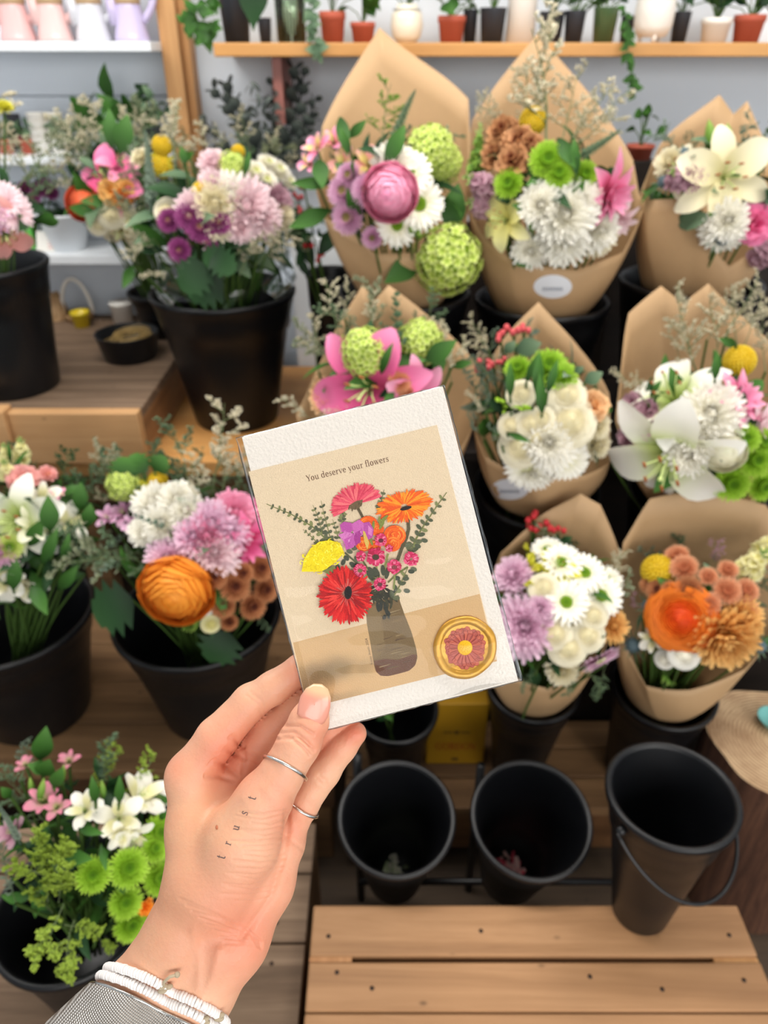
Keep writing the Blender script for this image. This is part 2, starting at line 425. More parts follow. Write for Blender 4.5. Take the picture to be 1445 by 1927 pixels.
# tilted and standing pails of the right-hand display
T_a1 = pail_px('black pail under the bouquet with the pink ranunculus', 760, 545, 1.55, 250, zat(545, 1.55)-.761, .66, group=GP)
T_a0 = pail_px('narrow black pail of red berries beside the white partition', 622, 510, 1.78, 96, zat(510, 1.78)-.7205, .7, group=GP)
T_a2 = pail_px('black pail under the tall bouquet with the round white sticker', 1020, 560, 1.55, 252, zat(560, 1.55)-.761, .66, group=GP)
T_a3 = pail_px('black pail under the bouquet with the cream lily at the top right', 1300, 525, 1.55, 262, zat(525, 1.55)-.761, .66, group=GP)
T_b1 = pail_px('black pail under the pink lily bouquet behind the card', 730, 930, 1.26, 236, (zat(930, 1.26)-.4555)/.9888-.009, .64, tilt=.15, group=GP)
T_b2 = pail_px('black pail under the white rose and coral berry bouquet', 1012, 915, 1.26, 236, (zat(915, 1.26)-.4555)/.9888-.009, .64, tilt=.15, group=GP)
T_b3 = pail_px('black pail under the open white lily bouquet', 1310, 925, 1.26, 250, (zat(925, 1.26)-.4555)/.9888-.009, .64, tilt=.15, group=GP)
T_c1 = pail_px('black pail standing half behind the lower edge of the card', 745, 1330, 1.02, 160, (zat(1330, 1.02)-.2005)/.9928-.006, .6, tilt=.12, group=GP)
T_c2 = pail_px('black pail under the white daisy and lilac bouquet', 1003, 1285, 1.02, 176, (zat(1285, 1.02)-.2005)/.9928-.006, .58, tilt=.12, group=GP)
T_c3 = pail_px('black pail under the orange and peach bouquet', 1250, 1290, 1.02, 196, (zat(1290, 1.02)-.2005)/.9928-.006, .6, tilt=.12, group=GP)
GE = 'empty black pails'
T_d1 = pail_px('left empty black pail with a pale scrap in it', 746, 1536, .76, 222, .31, .52, tilt=.27, group=GE)
T_d2 = pail_px('middle empty black pail with pink petals inside', 1000, 1538, .76, 228, .31, .52, tilt=.27, group=GE)
b3 = PZ(1203, 1712, ZC); t3 = PY(1266, 1490, b3.y); 
T_d3 = pail('flower_pail', 'right empty black pail with a wire handle standing on the crate', t3, 122*pxm(t3), .041, base=b3+Vector((0, 0, .0005)), handle=(.022, .085, .5), group=GE)
# what lies at the bottom of two of them
def scraps(t, M, n, cols, label, name, seed):
    random.seed(seed)
    mb = MB()
    for k in range(n):
        a = random.random()*6.28; r = random.random()*.026
        c = Vector((r*math.cos(a), r*math.sin(a), .012+random.random()*.014)); q = basis(Vector((random.gauss(0, .6), random.gauss(0, .6), 1)), spin=random.random()*6, loc=c)
        rows = [[q @ Vector((x*.006*(1-.4*y*y), y*.011, .003*(x*x+y*y))) for x in (-1, 0, 1)] for y in (-1, 0, 1)]
        mb.grid(rows, mi=k % len(cols))
    o = mb.build(name, cols); o.matrix_world = M @ Matrix.Translation((0, .006, 0)); tag(o, label, 'petals')
scraps(*T_d1, 26, [plain('pale_scrap', (214, 212, 196), .6), plain('pale_green', (176, 190, 150), .6)], 'pale crumpled petals lying in the left empty pail', 'fallen_petals', 3)
scraps(*T_d2, 26, [plain('pink_scrap', (226, 82, 104), .6), plain('blush', (240, 196, 190), .6)], 'pink fallen petals lying in the middle empty pail', 'fallen_petals', 5)
# black tube rack round the pails
t = thing('pail_rack', 'black metal tube rack standing round the lower pails', 'rack', (.5, .85, 0))
def rackbar(pts, r=.008, name='upright'):
    MB().tube([Vector(p)-Vector(t.location) for p in pts], r, 10).build(name, M_rackm, t)
for (px, y0, y1, Y) in ((1312, 1335, 1480, 1.16), (672, 1420, 1700, .88), (905, 1440, 1700, .9), (1303, 1590, 1705, .78)):
    q = PY(px, y0, Y); rackbar([(q.x, Y, .2005 if Y > 1 else 0), (q.x, Y, q.z)])
rackbar([(PY(672, 1420, .88).x, .845, .118), (PY(1303, 1590, .78).x, .845, .118)], .007, 'crossbar')
# shallow black dish with rubber bands
q = PZ(247, 672, ZT); 
t = thing('shallow_dish', 'small shallow black dish on the grey riser', 'dish', q+Vector((0, 0, .0005)))
R = 57*pxm(q); MB().lathe([(.004, 0), (R*.8, 0), (R*.83, .003), (R, .062), (R+.0015, .064), (R-.003, .064), (R*.8, .008), (.004, .008)], 40, cap0=True).build('dish_wall', M_black, t)
mb = MB(); random.seed(4)
for k in range(16):
    a0 = random.random()*6.28; cx, cy = random.gauss(.008, .007), random.gauss(.006, .007); rr = R*.55*random.uniform(.8, 1.1); tz = random.uniform(.0, .014)
    mb.tube([Vector((cx+rr*math.cos(a)*1.0, cy+rr*math.sin(a)*random.uniform(.9, 1.05), .046+tz+.006*math.sin(a+a0))) for a in [2*PI*i/18 for i in range(19)]], .0011, 5, caps=False)
o = mb.build('rubber_bands', plain('tan_rubber', (176, 146, 88), .6)); o.location = q; tag(o, 'tan rubber bands piled in the shallow black dish', 'rubber bands', kind='stuff')
# ------------------------------------------------------------------ log stool
ZL = .39
c = PZ(1475, 1398, ZL); R = 138*pxm(c)
random.seed(11)
t = thing('log_stool', 'round log stool with pale sawn top at the right edge', 'stool', (c.x, c.y, 0))
n = 64; wob = [1+.035*math.sin(3*a+1)+.02*math.sin(7*a)+random.uniform(-.003, .003) for a in [2*PI*k/n for k in range(n)]]
mb = MB(); rows = []
for z in (0, .04, .12, .2, .28, .34, ZL-.006, ZL):
    s = 1.02 if z < .05 else 1.0
    s = s-.012 if z == ZL else s
    rows.append([Vector((R*s*wob[k]*math.cos(2*PI*k/n), R*s*wob[k]*math.sin(2*PI*k/n), z)) for k in range(n)])
mb.grid(rows, True)
mb.build('bark', wood('bark', (58, 38, 28), (112, 78, 58), (84, 56, 42), axis=2, scale=1.2, rough=.9, coarse=1.5), t)
mb = MB(); rows = []
for s in (1, .7, .4, .1): rows.append([Vector((R*.985*s*wob[k]*math.cos(2*PI*k/n), R*.985*s*wob[k]*math.sin(2*PI*k/n), ZL+.001)) for k in range(n)])
mb.grid(rows, True); mb.f.append(tuple(3*n+i for i in range(n))); mb.mi.append(0)
m, nt, b = newmat('sawn_end'); N = nt.nodes.new; L = nt.links.new
tc = N('ShaderNodeTexCoord'); wv = N('ShaderNodeTexWave'); wv.wave_type = 'RINGS'; wv.rings_direction = 'Z'; wv.inputs['Scale'].default_value = 45; wv.inputs['Distortion'].default_value = 3; wv.inputs['Detail'].default_value = 3
L(tc.outputs['Object'], wv.inputs['Vector']); r = N('ShaderNodeValToRGB'); r.color_ramp.elements[0].color = rgb(132, 92, 58); r.color_ramp.elements[1].color = rgb(222, 190, 150); r.color_ramp.elements[0].position = .3; r.color_ramp.elements[1].position = .7
nz = N('ShaderNodeTexNoise'); nz.inputs['Scale'].default_value = 14; nz.inputs['Detail'].default_value = 5; L(tc.outputs['Object'], nz.inputs['Vector'])
mm = N('ShaderNodeMix'); mm.inputs['Factor'].default_value = .7; L(wv.outputs['Fac'], mm.inputs['A']); L(nz.outputs['Fac'], mm.inputs['B'])
L(mm.outputs['Result'], r.inputs['Fac']); L(r.outputs['Color'], b.inputs['Base Color']); b.inputs['Roughness'].default_value = .7
mb.build('sawn_top', m, t)
q = PZ(1452, 1365, ZL+.002); t = thing('glazed_dish', 'small teal glazed dish on the log stool', 'dish', q)
MB().lathe([(.003, 0), (.016, 0), (.02, .004), (.03, .02), (.031, .022), (.028, .02), (.018, .006), (.003, .006)], 32, cap0=True).build('bowl', plain('teal_glaze', (112, 176, 172), .2), t)
# yellow carton behind the tilted pails
q0 = PY(806, 1330, 1.06); q1 = PY(920, 1330, 1.06)
t = thing('seed_carton', 'yellow printed carton standing between the lower pails', 'carton', (q0.x, 1.06, .2005))
box_at('carton_body', (q0.x, 1.06, .2005), (q1.x, 1.1, PY(860, 1325, 1.06).z), plain('yellow_card', (170, 126, 14), .55), t, .002)
CARTON = t; CARTON_BOX = (q0.x, q1.x, 1.06, PY(860, 1325, 1.06).z)
# ------------------------------------------------------------------ stroke lettering (serif)
def _rect(m, x0, y0, x1, y1): m.append([(x0, y0), (x1, y0), (x1, y1), (x0, y1)])
def _line(m, p, q, w0, w1=None):
    w1 = w1 if w1 is not None else w0
    dx, dy = q[0]-p[0], q[1]-p[1]; l = math.hypot(dx, dy); nx, ny = -dy/l, dx/l
    m.append([(p[0]+nx*w0/2, p[1]+ny*w0/2), (p[0]-nx*w0/2, p[1]-ny*w0/2), (q[0]-nx*w1/2, q[1]-ny*w1/2), (q[0]+nx*w1/2, q[1]+ny*w1/2)])
def _arc(m, cx, cy, rx, ry, a0, a1, wv=.21, wh=.1, n=18):
    """arc with a thick vertical and a thin horizontal stroke"""
    pts = []
    for k in range(n+1):
        a = math.radians(a0+(a1-a0)*k/n); w = wh+(wv-wh)*abs(math.cos(a))
        pts.append((cx+(rx-w/2)*math.cos(a), cy+(ry-wh/2)*math.sin(a), math.cos(a), math.sin(a), w))
    for k in range(n):
        A, B = pts[k], pts[k+1]
        m.append([(A[0]+A[2]*A[4]/2, A[1]+A[3]*A[4]/2), (A[0]-A[2]*A[4]/2, A[1]-A[3]*A[4]/2), (B[0]-B[2]*B[4]/2, B[1]-B[3]*B[4]/2), (B[0]+B[2]*B[4]/2, B[1]+B[3]*B[4]/2)])
def glyph(c):
    m = []; S = .19; T = .09
    if c == 'Y':
        _line(m, (.12, 1.42), (.52, .68), S); _line(m, (.95, 1.42), (.56, .68), .08); _rect(m, .46, 0, .63, .72)
        _rect(m, -.06, 1.38, .34, 1.45); _rect(m, .78, 1.38, 1.12, 1.45); _rect(m, .32, 0, .77, .07); return m, 1.02
    if c == 'o': _arc(m, .42, .5, .4, .52, 0, 360, n=28); return m, .9
    if c == 'u':
        _rect(m, .12, .3, .29, 1); _arc(m, .42, .32, .30, .34, 180, 330); _rect(m, .64, .05, .81, 1); _rect(m, 0, .93, .2, 1); _rect(m, .52, .93, .7, 1); _rect(m, .74, 0, .95, .07); return m, .98
    if c == 'd':
        _arc(m, .42, .5, .38, .52, 40, 320, n=24); _rect(m, .64, .05, .81, 1.55); _rect(m, .5, 1.48, .7, 1.55); _rect(m, .74, 0, .95, .07); return m, .98
    if c == 'e': _arc(m, .42, .5, .38, .52, 0, 318, n=24); _rect(m, .1, .5, .78, .57); return m, .84
    if c == 's':
        _arc(m, .33, .75, .25, .27, 20, 250, .14, .08); _arc(m, .33, .25, .27, .27, 70, -160, .14, .08)
        _line(m, (.2, .6), (.48, .4), .17); _line(m, (.55, .98), (.55, .72), .05); _line(m, (.08, .02), (.08, .3), .05); return m, .7
    if c == 'r':
        _rect(m, .14, .0, .31, 1); _rect(m, 0, .93, .2, 1); _rect(m, 0, 0, .46, .07); _line(m, (.3, .72), (.5, .95), .09); _line(m, (.47, .93), (.62, .86), .17); return m, .68
    if c == 'v':
        _line(m, (.14, 1), (.42, 0), .17); _line(m, (.75, 1), (.45, 0), .07); _rect(m, -.02, .93, .32, 1); _rect(m, .6, .93, .9, 1); return m, .86
    if c == 'y':
        _line(m, (.14, 1), (.46, 0), .17); _line(m, (.76, 1), (.36, -.34), .07); _rect(m, -.02, .93, .32, 1); _rect(m, .6, .93, .92, 1); _line(m, (.37, -.34), (.12, -.42), .13, .16); return m, .86
    if c == 'f':
        _rect(m, .16, 0, .33, 1.2); _arc(m, .46, 1.22, .30, .33, 180, 40); _rect(m, .0, .93, .56, 1); _rect(m, .02, 0, .5, .07); return m, .54
    if c == 'l': _rect(m, .14, 0, .31, 1.55); _rect(m, 0, 1.48, .2, 1.55); _rect(m, 0, 0, .46, .07); return m, .5
    if c == 'w':
        _line(m, (.12, 1), (.36, 0), .16); _line(m, (.66, 1), (.39, 0), .07); _line(m, (.58, 1), (.84, 0), .16); _line(m, (1.14, 1), (.87, 0), .07)
        _rect(m, -.02, .93, .3, 1); _rect(m, .46, .93, .76, 1); _rect(m, 1.0, .93, 1.28, 1); return m, 1.24
    if c == 't':
        _rect(m, .16, .2, .33, 1.32); _arc(m, .42, .24, .26, .26, 180, 320); _rect(m, 0, .93, .56, 1.0); return m, .62
    if c == 'G':
        _arc(m, .68, .72, .62, .75, 45, 330, .2, .08, 28); _rect(m, 1.0, .08, 1.18, .62); _rect(m, .8, .56, 1.34, .64); _line(m, (1.14, 1.42), (1.14, .98), .06); return m, 1.42
    if c == 'O': _arc(m, .68, .72, .64, .75, 0, 360, .2, .08, 30); return m, 1.4
    if c == 'R':
        _rect(m, .16, 0, .36, 1.45); _rect(m, 0, 0, .52, .07); _rect(m, 0, 1.38, .6, 1.45); _arc(m, .56, 1.06, .42, .4, 90, -90, .2, .07); _rect(m, .3, .66, .6, .73); _line(m, (.55, .7), (1.04, .02), .2); return m, 1.16
    if c == 'D':
        _rect(m, .16, 0, .36, 1.45); _rect(m, 0, 0, .6, .07); _rect(m, 0, 1.38, .6, 1.45); _arc(m, .56, .725, .68, .725, 90, -90, .2, .07); return m, 1.36
    if c == 'N':
        _rect(m, .16, 0, .25, 1.45); _rect(m, 1.06, 0, 1.15, 1.45); _line(m, (.2, 1.42), (1.1, .03), .2); _rect(m, 0, 0, .42, .07); _rect(m, 0, 1.38, .3, 1.45); _rect(m, .9, 1.38, 1.3, 1.45); return m, 1.34
    return m, .42
def lettering(mb, text, o, right, up, s, n=Vector((0, 0, 0)), mi=0, track=.06, fn=None):
    """letters from the baseline point o; s is the x-height"""
    x = 0
    for c in text:
        g, adv = glyph(c)
        for q in g:
            pts = [o+right*((x+a)*s)+up*(b*s)+n for (a, b) in q]
            if fn: pts = [fn(p) for p in pts]
            mb.add(pts, [tuple(range(len(pts)))], mi)
        x += adv+track
    return x
def textwidth(t, track=.06): return sum(glyph(c)[1]+track for c in t)
# ------------------------------------------------------------------ the card in its clear sleeve
ZK = .4; S_PX = ZK/F
CX, CY = 715.0, 1052.0
ux, uy = .9693, -.2459          # along the top edge, photograph pixels
CO = P(CX, CY, ZK)
CRIGHT = (RT*ux - UP*uy).normalized(); CN = -FW; CUP = CN.cross(CRIGHT)
MC = Matrix((CRIGHT, CUP, CN)).transposed().to_4x4(); MC.translation = CO
card = thing('greeting_card', 'greeting card printed with a vase of flowers, in a clear sleeve held in the hand', 'card')
card.matrix_world = MC
def K(x, y, z=0.0):
    """point of the card plane from a measured point of the photograph"""
    dx, dy = x-CX, y-CY
    return Vector(((dx*ux+dy*uy)*S_PX, (dx*uy-dy*ux)*S_PX, z))
def G(x, y, z=0): return K(560+.2076*x, 880+.2076*y, z)
M_env = plain('envelope_paper', (228, 220, 210), .8, bump=.45, bscale=600, var=.03, vscale=160)
M_kraft_card = plain('card_paper', (227, 204, 171), .8, bump=.5, bscale=1500, var=.06, vscale=900)
def slab(name, corners, z0, z1, mat, bevel=.0003):
    lo = [K(x, y, z0) for x, y in corners]; hi = [K(x, y, z1) for x, y in corners]
    n = len(corners); mb = MB()
    mb.add(lo+hi, [tuple(range(n)), tuple(range(2*n-1, n-1, -1))]+[(i+n, (i+1) % n+n, (i+1) % n, i) for i in range(n)])
    return mb.build(name, mat, card, smooth=False, bevel=bevel)
slab('envelope', [(455, 823), (833, 727), (975, 1281), (598, 1377)], -.0008, .0003, M_env)
slab('card_sheet', [(468, 888), (822, 800), (935, 1240), (579, 1332)], .0004, .0008, M_kraft_card)
ZA = .00083
art = MB(); AM = []; AI = {}
def A(c, rough=.75):
    key = tuple(c)
    if key not in AI:
        AI[key] = len(AM); AM.append(plain('print_%d_%d_%d' % key, c, rough, bump=.4, bscale=1500, var=.05, vscale=900))
    return AI[key]
LAY = [0]
def poly(pts, c, fn=G):
    LAY[0] += 1; z = ZA+LAY[0]*2.2e-6
    art.add([fn(x, y, z) for x, y in pts], [tuple(range(len(pts)))], A(c))
def stroke(pts, w, c, fn=G, w1=None):
    LAY[0] += 1; z = ZA+LAY[0]*2.2e-6; L_ = []; R_ = []; n = len(pts)
    w1 = w if w1 is None else w1
    for i, (x, y) in enumerate(pts):
        a = pts[max(i-1, 0)]; b = pts[min(i+1, n-1)]; dx, dy = b[0]-a[0], b[1]-a[1]; l = math.hypot(dx, dy) or 1
        ww = (w+(w1-w)*i/(n-1))/2
        L_.append(fn(x-dy/l*ww, y+dx/l*ww, z)); R_.append(fn(x+dy/l*ww, y-dx/l*ww, z))
    art.grid([L_, R_], mi=A(c))
def leafp(x, y, l, w, ang, c):
    ca, sa = math.cos(math.radians(ang)), math.sin(math.radians(ang)); pts = []
    for k in range(10):
        t = 2*PI*k/10; u = (1+math.cos(t))/2*l; v = math.sin(t)*w/2
        pts.append((x+ca*u-sa*v, y+sa*u+ca*v))
    poly(pts, c)
def ell(x, y, a, b, rot, n=20):
    r = math.radians(rot); return [(x+a*math.cos(t)*math.cos(r)-b*math.sin(t)*math.sin(r), y+a*math.cos(t)*math.sin(r)+b*math.sin(t)*math.cos(r)) for t in [2*PI*k/n for k in range(n)]]
random.seed(21)
# printed table top
Zc = lambda x, y, z=0: K(440+.3876*x, 720+.3875*y, z)
AI[(205, 166, 116)] = 0; AM.append(None)
poly([(288, 1262), (1192, 1025), (1268, 1345), (1277, 1345), (1275, 1352), (358, 1578)], (205, 166, 116), Zc)
# soft shadow painted on the printed table: a blurred darker wash of ink, fixed to the print
mt = plain('print_table', (206, 168, 120), .75, bump=.4, bscale=1500, var=.06, vscale=900); nt = mt.node_tree; b = nt.nodes['Principled BSDF']; N = nt.nodes.new; L = nt.links.new
src = b.inputs['Base Color'].links[0].from_socket
tc = N('ShaderNodeTexCoord'); nz = N('ShaderNodeTexNoise'); nz.inputs['Scale'].default_value = 90; nz.inputs['Detail'].default_value = 4; L(tc.outputs['Object'], nz.inputs['Vector'])
fac = None
for (x, y, rx, ry, st) in ((470, 1400, 200, 85, .85), (330, 1500, 130, 150, .75), (620, 1380, 90, 60, .5), (480, 1540, 200, 40, .5)):
    q = Zc(x, y); mp = N('ShaderNodeMapping'); mp.vector_type = 'TEXTURE'; mp.inputs['Location'].default_value = (q.x, q.y, 0); mp.inputs['Scale'].default_value = (rx*.3876*S_PX, ry*.3876*S_PX, 1)
    L(tc.outputs['Object'], mp.inputs['Vector']); ln = N('ShaderNodeVectorMath'); ln.operation = 'LENGTH'
    fl_ = N('ShaderNodeVectorMath'); fl_.operation = 'MULTIPLY'; fl_.inputs[1].default_value = (1, 1, 0); L(mp.outputs['Vector'], fl_.inputs[0]); L(fl_.outputs['Vector'], ln.inputs[0])
    ad = N('ShaderNodeMath'); ad.operation = 'MULTIPLY_ADD'; ad.inputs[1].default_value = .9; L(nz.outputs['Fac'], ad.inputs[0]); L(ln.outputs['Value'], ad.inputs[2])
    mr = N('ShaderNodeMapRange'); mr.interpolation_type = 'SMOOTHSTEP'; mr.inputs['From Min'].default_value = .6; mr.inputs['From Max'].default_value = 1.6; mr.inputs['To Min'].default_value = st; mr.inputs['To Max'].default_value = 0; L(ad.outputs['Value'], mr.inputs['Value'])
    if fac is None: fac = mr.outputs['Result']
    else:
        mxx = N('ShaderNodeMath'); mxx.operation = 'MAXIMUM'; L(fac, mxx.inputs[0]); L(mr.outputs['Result'], mxx.inputs[1]); fac = mxx.outputs['Value']
mx = N('ShaderNodeMix'); mx.data_type = 'RGBA'; L(fac, mx.inputs['Factor']); L(src, mx.inputs['A']); mx.inputs['B'].default_value = rgb(138, 116, 82); L(mx.outputs['Result'], b.inputs['Base Color'])
AM[0] = mt
# vase
V = [(640, 1095), (690, 1062), (745, 1045), (800, 1030), (806, 1062), (830, 1130), (862, 1210), (885, 1290), (891, 1335), (880, 1372), (850, 1398), (800, 1412), (750, 1424), (712, 1422), (690, 1402), (680, 1370), (664, 1270), (646, 1170)]
poly(V, (116, 94, 62), Zc)
def inv(p): return (p[0], p[1])
poly([(640, 1098), (700, 1075), (720, 1160), (735, 1290), (700, 1330), (678, 1345), (664, 1270), (646, 1170)], (130, 108, 74), Zc)
poly([(680, 1350), (735, 1340), (800, 1345), (850, 1318), (889, 1320), (880, 1372), (850, 1398), (800, 1412), (750, 1424), (712, 1422), (690, 1402)], (98, 62, 42), Zc)
for k in range(34):
    x = random.uniform(665, 860); y = random.uniform(1110, 1390)
    lo = 645+(y-1100)*.13; hi = 812+(y-1060)*.26
    x = min(max(x, lo+14), hi-70)
    stroke([(x, y), (x+24, y-7), (x+random.uniform(36, 60), y-random.uniform(10, 18))], random.uniform(3, 8), random.choice([(142, 120, 84), (104, 84, 56), (126, 104, 70), (90, 68, 48), (150, 130, 96)]), Zc, 2)
# signature beside the vase
# foliage at the vase mouth
for k in range(46):
    a = random.uniform(20, 200); leafp(random.gauss(760, 50), random.gauss(1140, 40), random.uniform(50, 95), random.uniform(20, 34), a, random.choice([(54, 52, 36), (64, 62, 42), (46, 44, 32)]))
for (x, y, a, l) in ((720, 1215, 80, 95), (780, 1215, 72, 170), (760, 1200, 95, 100), (800, 1290, 50, 60), (795, 1330, 110, 50), (650, 1200, 170, 60), (860, 1130, -20, 70)):
    leafp(x, y, l, 34, a, (50, 52, 44))
# sprigs of small round leaves
def sprig(pts, lv, w=8, c=(112, 118, 62), c2=((96, 100, 70), (80, 86, 62), (128, 132, 84)), step=2):
    stroke(pts, w*1.3, c, G, w*.5)
    n = len(pts)
    for i in range(n-1):
        for t in (0, .5):
            x = pts[i][0]*(1-t)+pts[i+1][0]*t; y = pts[i][1]*(1-t)+pts[i+1][1]*t
            d = math.degrees(math.atan2(pts[i+1][1]-pts[i][1], pts[i+1][0]-pts[i][0]))
            sz = lv*(1-.6*(i+t)/n)
            for s in (55, -60): leafp(x, y, sz*random.uniform(.8, 1.3), sz*.7, d+s+random.uniform(-20, 20), random.choice(c2))
sprig([(300, 690), (210, 600), (130, 530), (40, 478), (-60, 420), (-160, 380), (-280, 330)], 52, 11)
sprig([(180, 680), (110, 610), (50, 560)], 30, 6)
sprig([(225, 600), (205, 520), (180, 430), (140, 340)], 44, 6)
sprig([(300, 650), (270, 530), (240, 420), (215, 300)], 46, 6)
sprig([(370, 640), (345, 550), (318, 470)], 36, 6)
sprig([(400, 490), (408, 450), (425, 400), (380, 410)], 34, 6, (70, 72, 56))
sprig([(745, 370), (762, 290), (785, 200)], 44, 8, (84, 92, 56))
sprig([(1035, 760), (1060, 670), (1120, 560), (1180, 470), (1260, 350), (1350, 225)], 62, 12)
sprig([(860, 1180), (930, 1060), (1000, 900)], 60, 10)
for (x, y, a) in ((420, 800, 40), (470, 860, 30), (430, 830, 120), (490, 740, -20), (500, 770, 200), (360, 870, 80), (480, 890, -10), (520, 800, 60), (1010, 700, 180), (1060, 700, 20), (1120, 655, 10), (1080, 930, 200), (1010, 1000, 170), (960, 1110, 10), (1000, 940, 0), (930, 1000, 180)):
    leafp(x, y, 60, 40, a, random.choice([(80, 86, 66), (66, 72, 58), (96, 102, 78)]))
# stems
for pts, w, c in (([(600, 470), (575, 420), (545, 365)], 24, (86, 74, 52)), ([(905, 840), (940, 740), (985, 640), (1005, 560), (1000, 450)], 30, (88, 80, 56)), ([(430, 770), (520, 850), (620, 930)], 16, (84, 88, 60)),
                  ([(690, 1040), (620, 970), (580, 930)], 14, (150, 158, 90)), ([(820, 1040), (900, 960), (1000, 900)], 14, (104, 112, 60)), ([(740, 1010), (720, 940), (715, 880)], 16, (140, 150, 84)), ([(800, 1000), (790, 900), (820, 780)], 16, (140, 150, 84)), ([(870, 1100), (880, 1000), (875, 950)], 16, (130, 138, 80)), ([(700, 1010), (640, 920), (590, 840)], 14, (96, 104, 60))):
    stroke(pts, w, c)
for (x, y, a, l) in ((630, 930, 60, 110), (640, 900, 50, 120), (770, 880, 85, 100), (820, 900, 100, 110), (690, 900, 60, 100)): leafp(x, y, l, 44, a, (70, 74, 58))
# petals
def burst(cx, cy, a, b, rot, n, cols, inner=.12, wid=1.5, jit=.12, a0=0, a1=360, ctr=None, layers=1):
    r = math.radians(rot)
    for ly in range(layers):
        sc = 1-.3*ly
        for k in range(n):
            t = math.radians(a0+(a1-a0)*(k+random.uniform(-.3, .3))/n); q = sc*random.uniform(1-jit, 1+jit*.5)
            e = (a*math.cos(t)*q, b*math.sin(t)*q); i_ = (a*math.cos(t)*inner, b*math.sin(t)*inner)
            f_ = lambda p: (cx+p[0]*math.cos(r)-p[1]*math.sin(r), cy+p[0]*math.sin(r)+p[1]*math.cos(r))
            p0 = f_(i_); p1 = f_(e); dx, dy = p1[0]-p0[0], p1[1]-p0[1]; l = math.hypot(dx, dy); nx, ny = -dy/l, dx/l
            w = wid*2*PI*math.sqrt((a*a+b*b)/2)/n*(a1-a0)/360*.62
            w *= .55+.45*(l/max(a, b))
            pts = [p0, (p0[0]+dx*.55+nx*w*.6, p0[1]+dy*.55+ny*w*.6), (p0[0]+dx*.9+nx*w*.5, p0[1]+dy*.9+ny*w*.5), (p1[0]+nx*w*.1, p1[1]+ny*w*.1), (p0[0]+dx*.93-nx*w*.3, p0[1]+dy*.93-ny*w*.3), (p0[0]+dx*.55-nx*w*.6, p0[1]+dy*.55-ny*w*.6)]
            poly(pts, random.choice(cols))
    if ctr:
        poly(ell(cx+ctr[3], cy+ctr[4], ctr[0], ctr[1], ctr[2]), ctr[5])
PK = [(214, 62, 92), (226, 84, 106), (202, 48, 78), (232, 100, 110), (220, 70, 88)]
burst(530, 335, 245, 190, -25, 62, PK, .1, 2.1, .1, 176, 372)
burst(530, 335, 215, 160, -25, 30, [(236, 112, 116), (222, 80, 100), (206, 58, 84)], .1, 1.3, .2, 180, 368)
poly([(465, 345), (500, 322), (540, 300), (592, 290), (585, 330), (560, 365), (520, 382), (480, 374)], (104, 84, 58))
for (x, y) in ((470, 350), (500, 365), (560, 310), (580, 320), (530, 345)): leafp(x, y, 34, 12, 100, (84, 68, 46))
OR = [(242, 118, 26), (236, 96, 20), (250, 140, 30), (230, 84, 22), (246, 152, 44)]
burst(965, 350, 262, 146, -14, 84, OR, .12, 2.1, .13); burst(965, 350, 200, 105, -14, 44, [(248, 148, 36), (240, 110, 22), (224, 84, 20)], .12, 1.0, .25)
poly(ell(980, 368, 54, 17, -14), (34, 24, 22))
# orange roses
def rosep(x, y, r, cols):
    poly(ell(x, y, r, r*.92, 0), cols[0])
    for k in range(20):
        a = random.uniform(0, 360); q = r*(.92-.8*k/20)
        t0 = math.radians(a); pts = [(x+q*math.cos(t0+j*.25), y+q*.9*math.sin(t0+j*.25)) for j in range(7)]
        stroke(pts, r*.13, cols[1+k % (len(cols)-1)], G, r*.04)
RO = [(226, 88, 22), (244, 128, 40), (206, 66, 18), (238, 106, 28), (250, 150, 64)]
rosep(640, 520, 90, RO); rosep(720, 560, 64, RO); rosep(600, 690, 74, RO); rosep(690, 720, 66, RO); rosep(880, 615, 102, RO); rosep(860, 690, 76, RO)
for (x, y, a) in ((690, 480, 95), (740, 560, -60), (760, 500, -50), (740, 440, 85), (820, 430, 140), (650, 620, 70)): leafp(x, y, 90, 26, a, (120, 128, 60))
# violet freesia
VI = [(176, 74, 152), (194, 96, 168), (158, 52, 132), (206, 118, 180), (184, 84, 160)]
for pts, c in (([(385, 520), (420, 490), (490, 500), (510, 560), (470, 600), (400, 580)], 0), ([(490, 510), (560, 470), (610, 510), (590, 610), (520, 620)], 1), ([(370, 610), (440, 580), (520, 600), (500, 660), (420, 670)], 3), ([(420, 650), (500, 610), (540, 650), (510, 720), (440, 745)], 4), ([(500, 600), (580, 560), (570, 660), (530, 710)], 2), ([(600, 500), (650, 490), (690, 560), (680, 630), (630, 660), (600, 600)], 0), ([(640, 520), (680, 560), (670, 620), (640, 600)], 3)):
    poly(pts, VI[c])
for k in range(26):
    x = random.uniform(400, 580); y = random.uniform(510, 700); stroke([(x, y), (x+random.uniform(-30, 30), y+random.uniform(20, 50))], 7, random.choice(VI+[(222, 150, 200)]), G, 2)
poly([(592, 570), (612, 580), (650, 680), (632, 745), (602, 660)], (206, 172, 84))
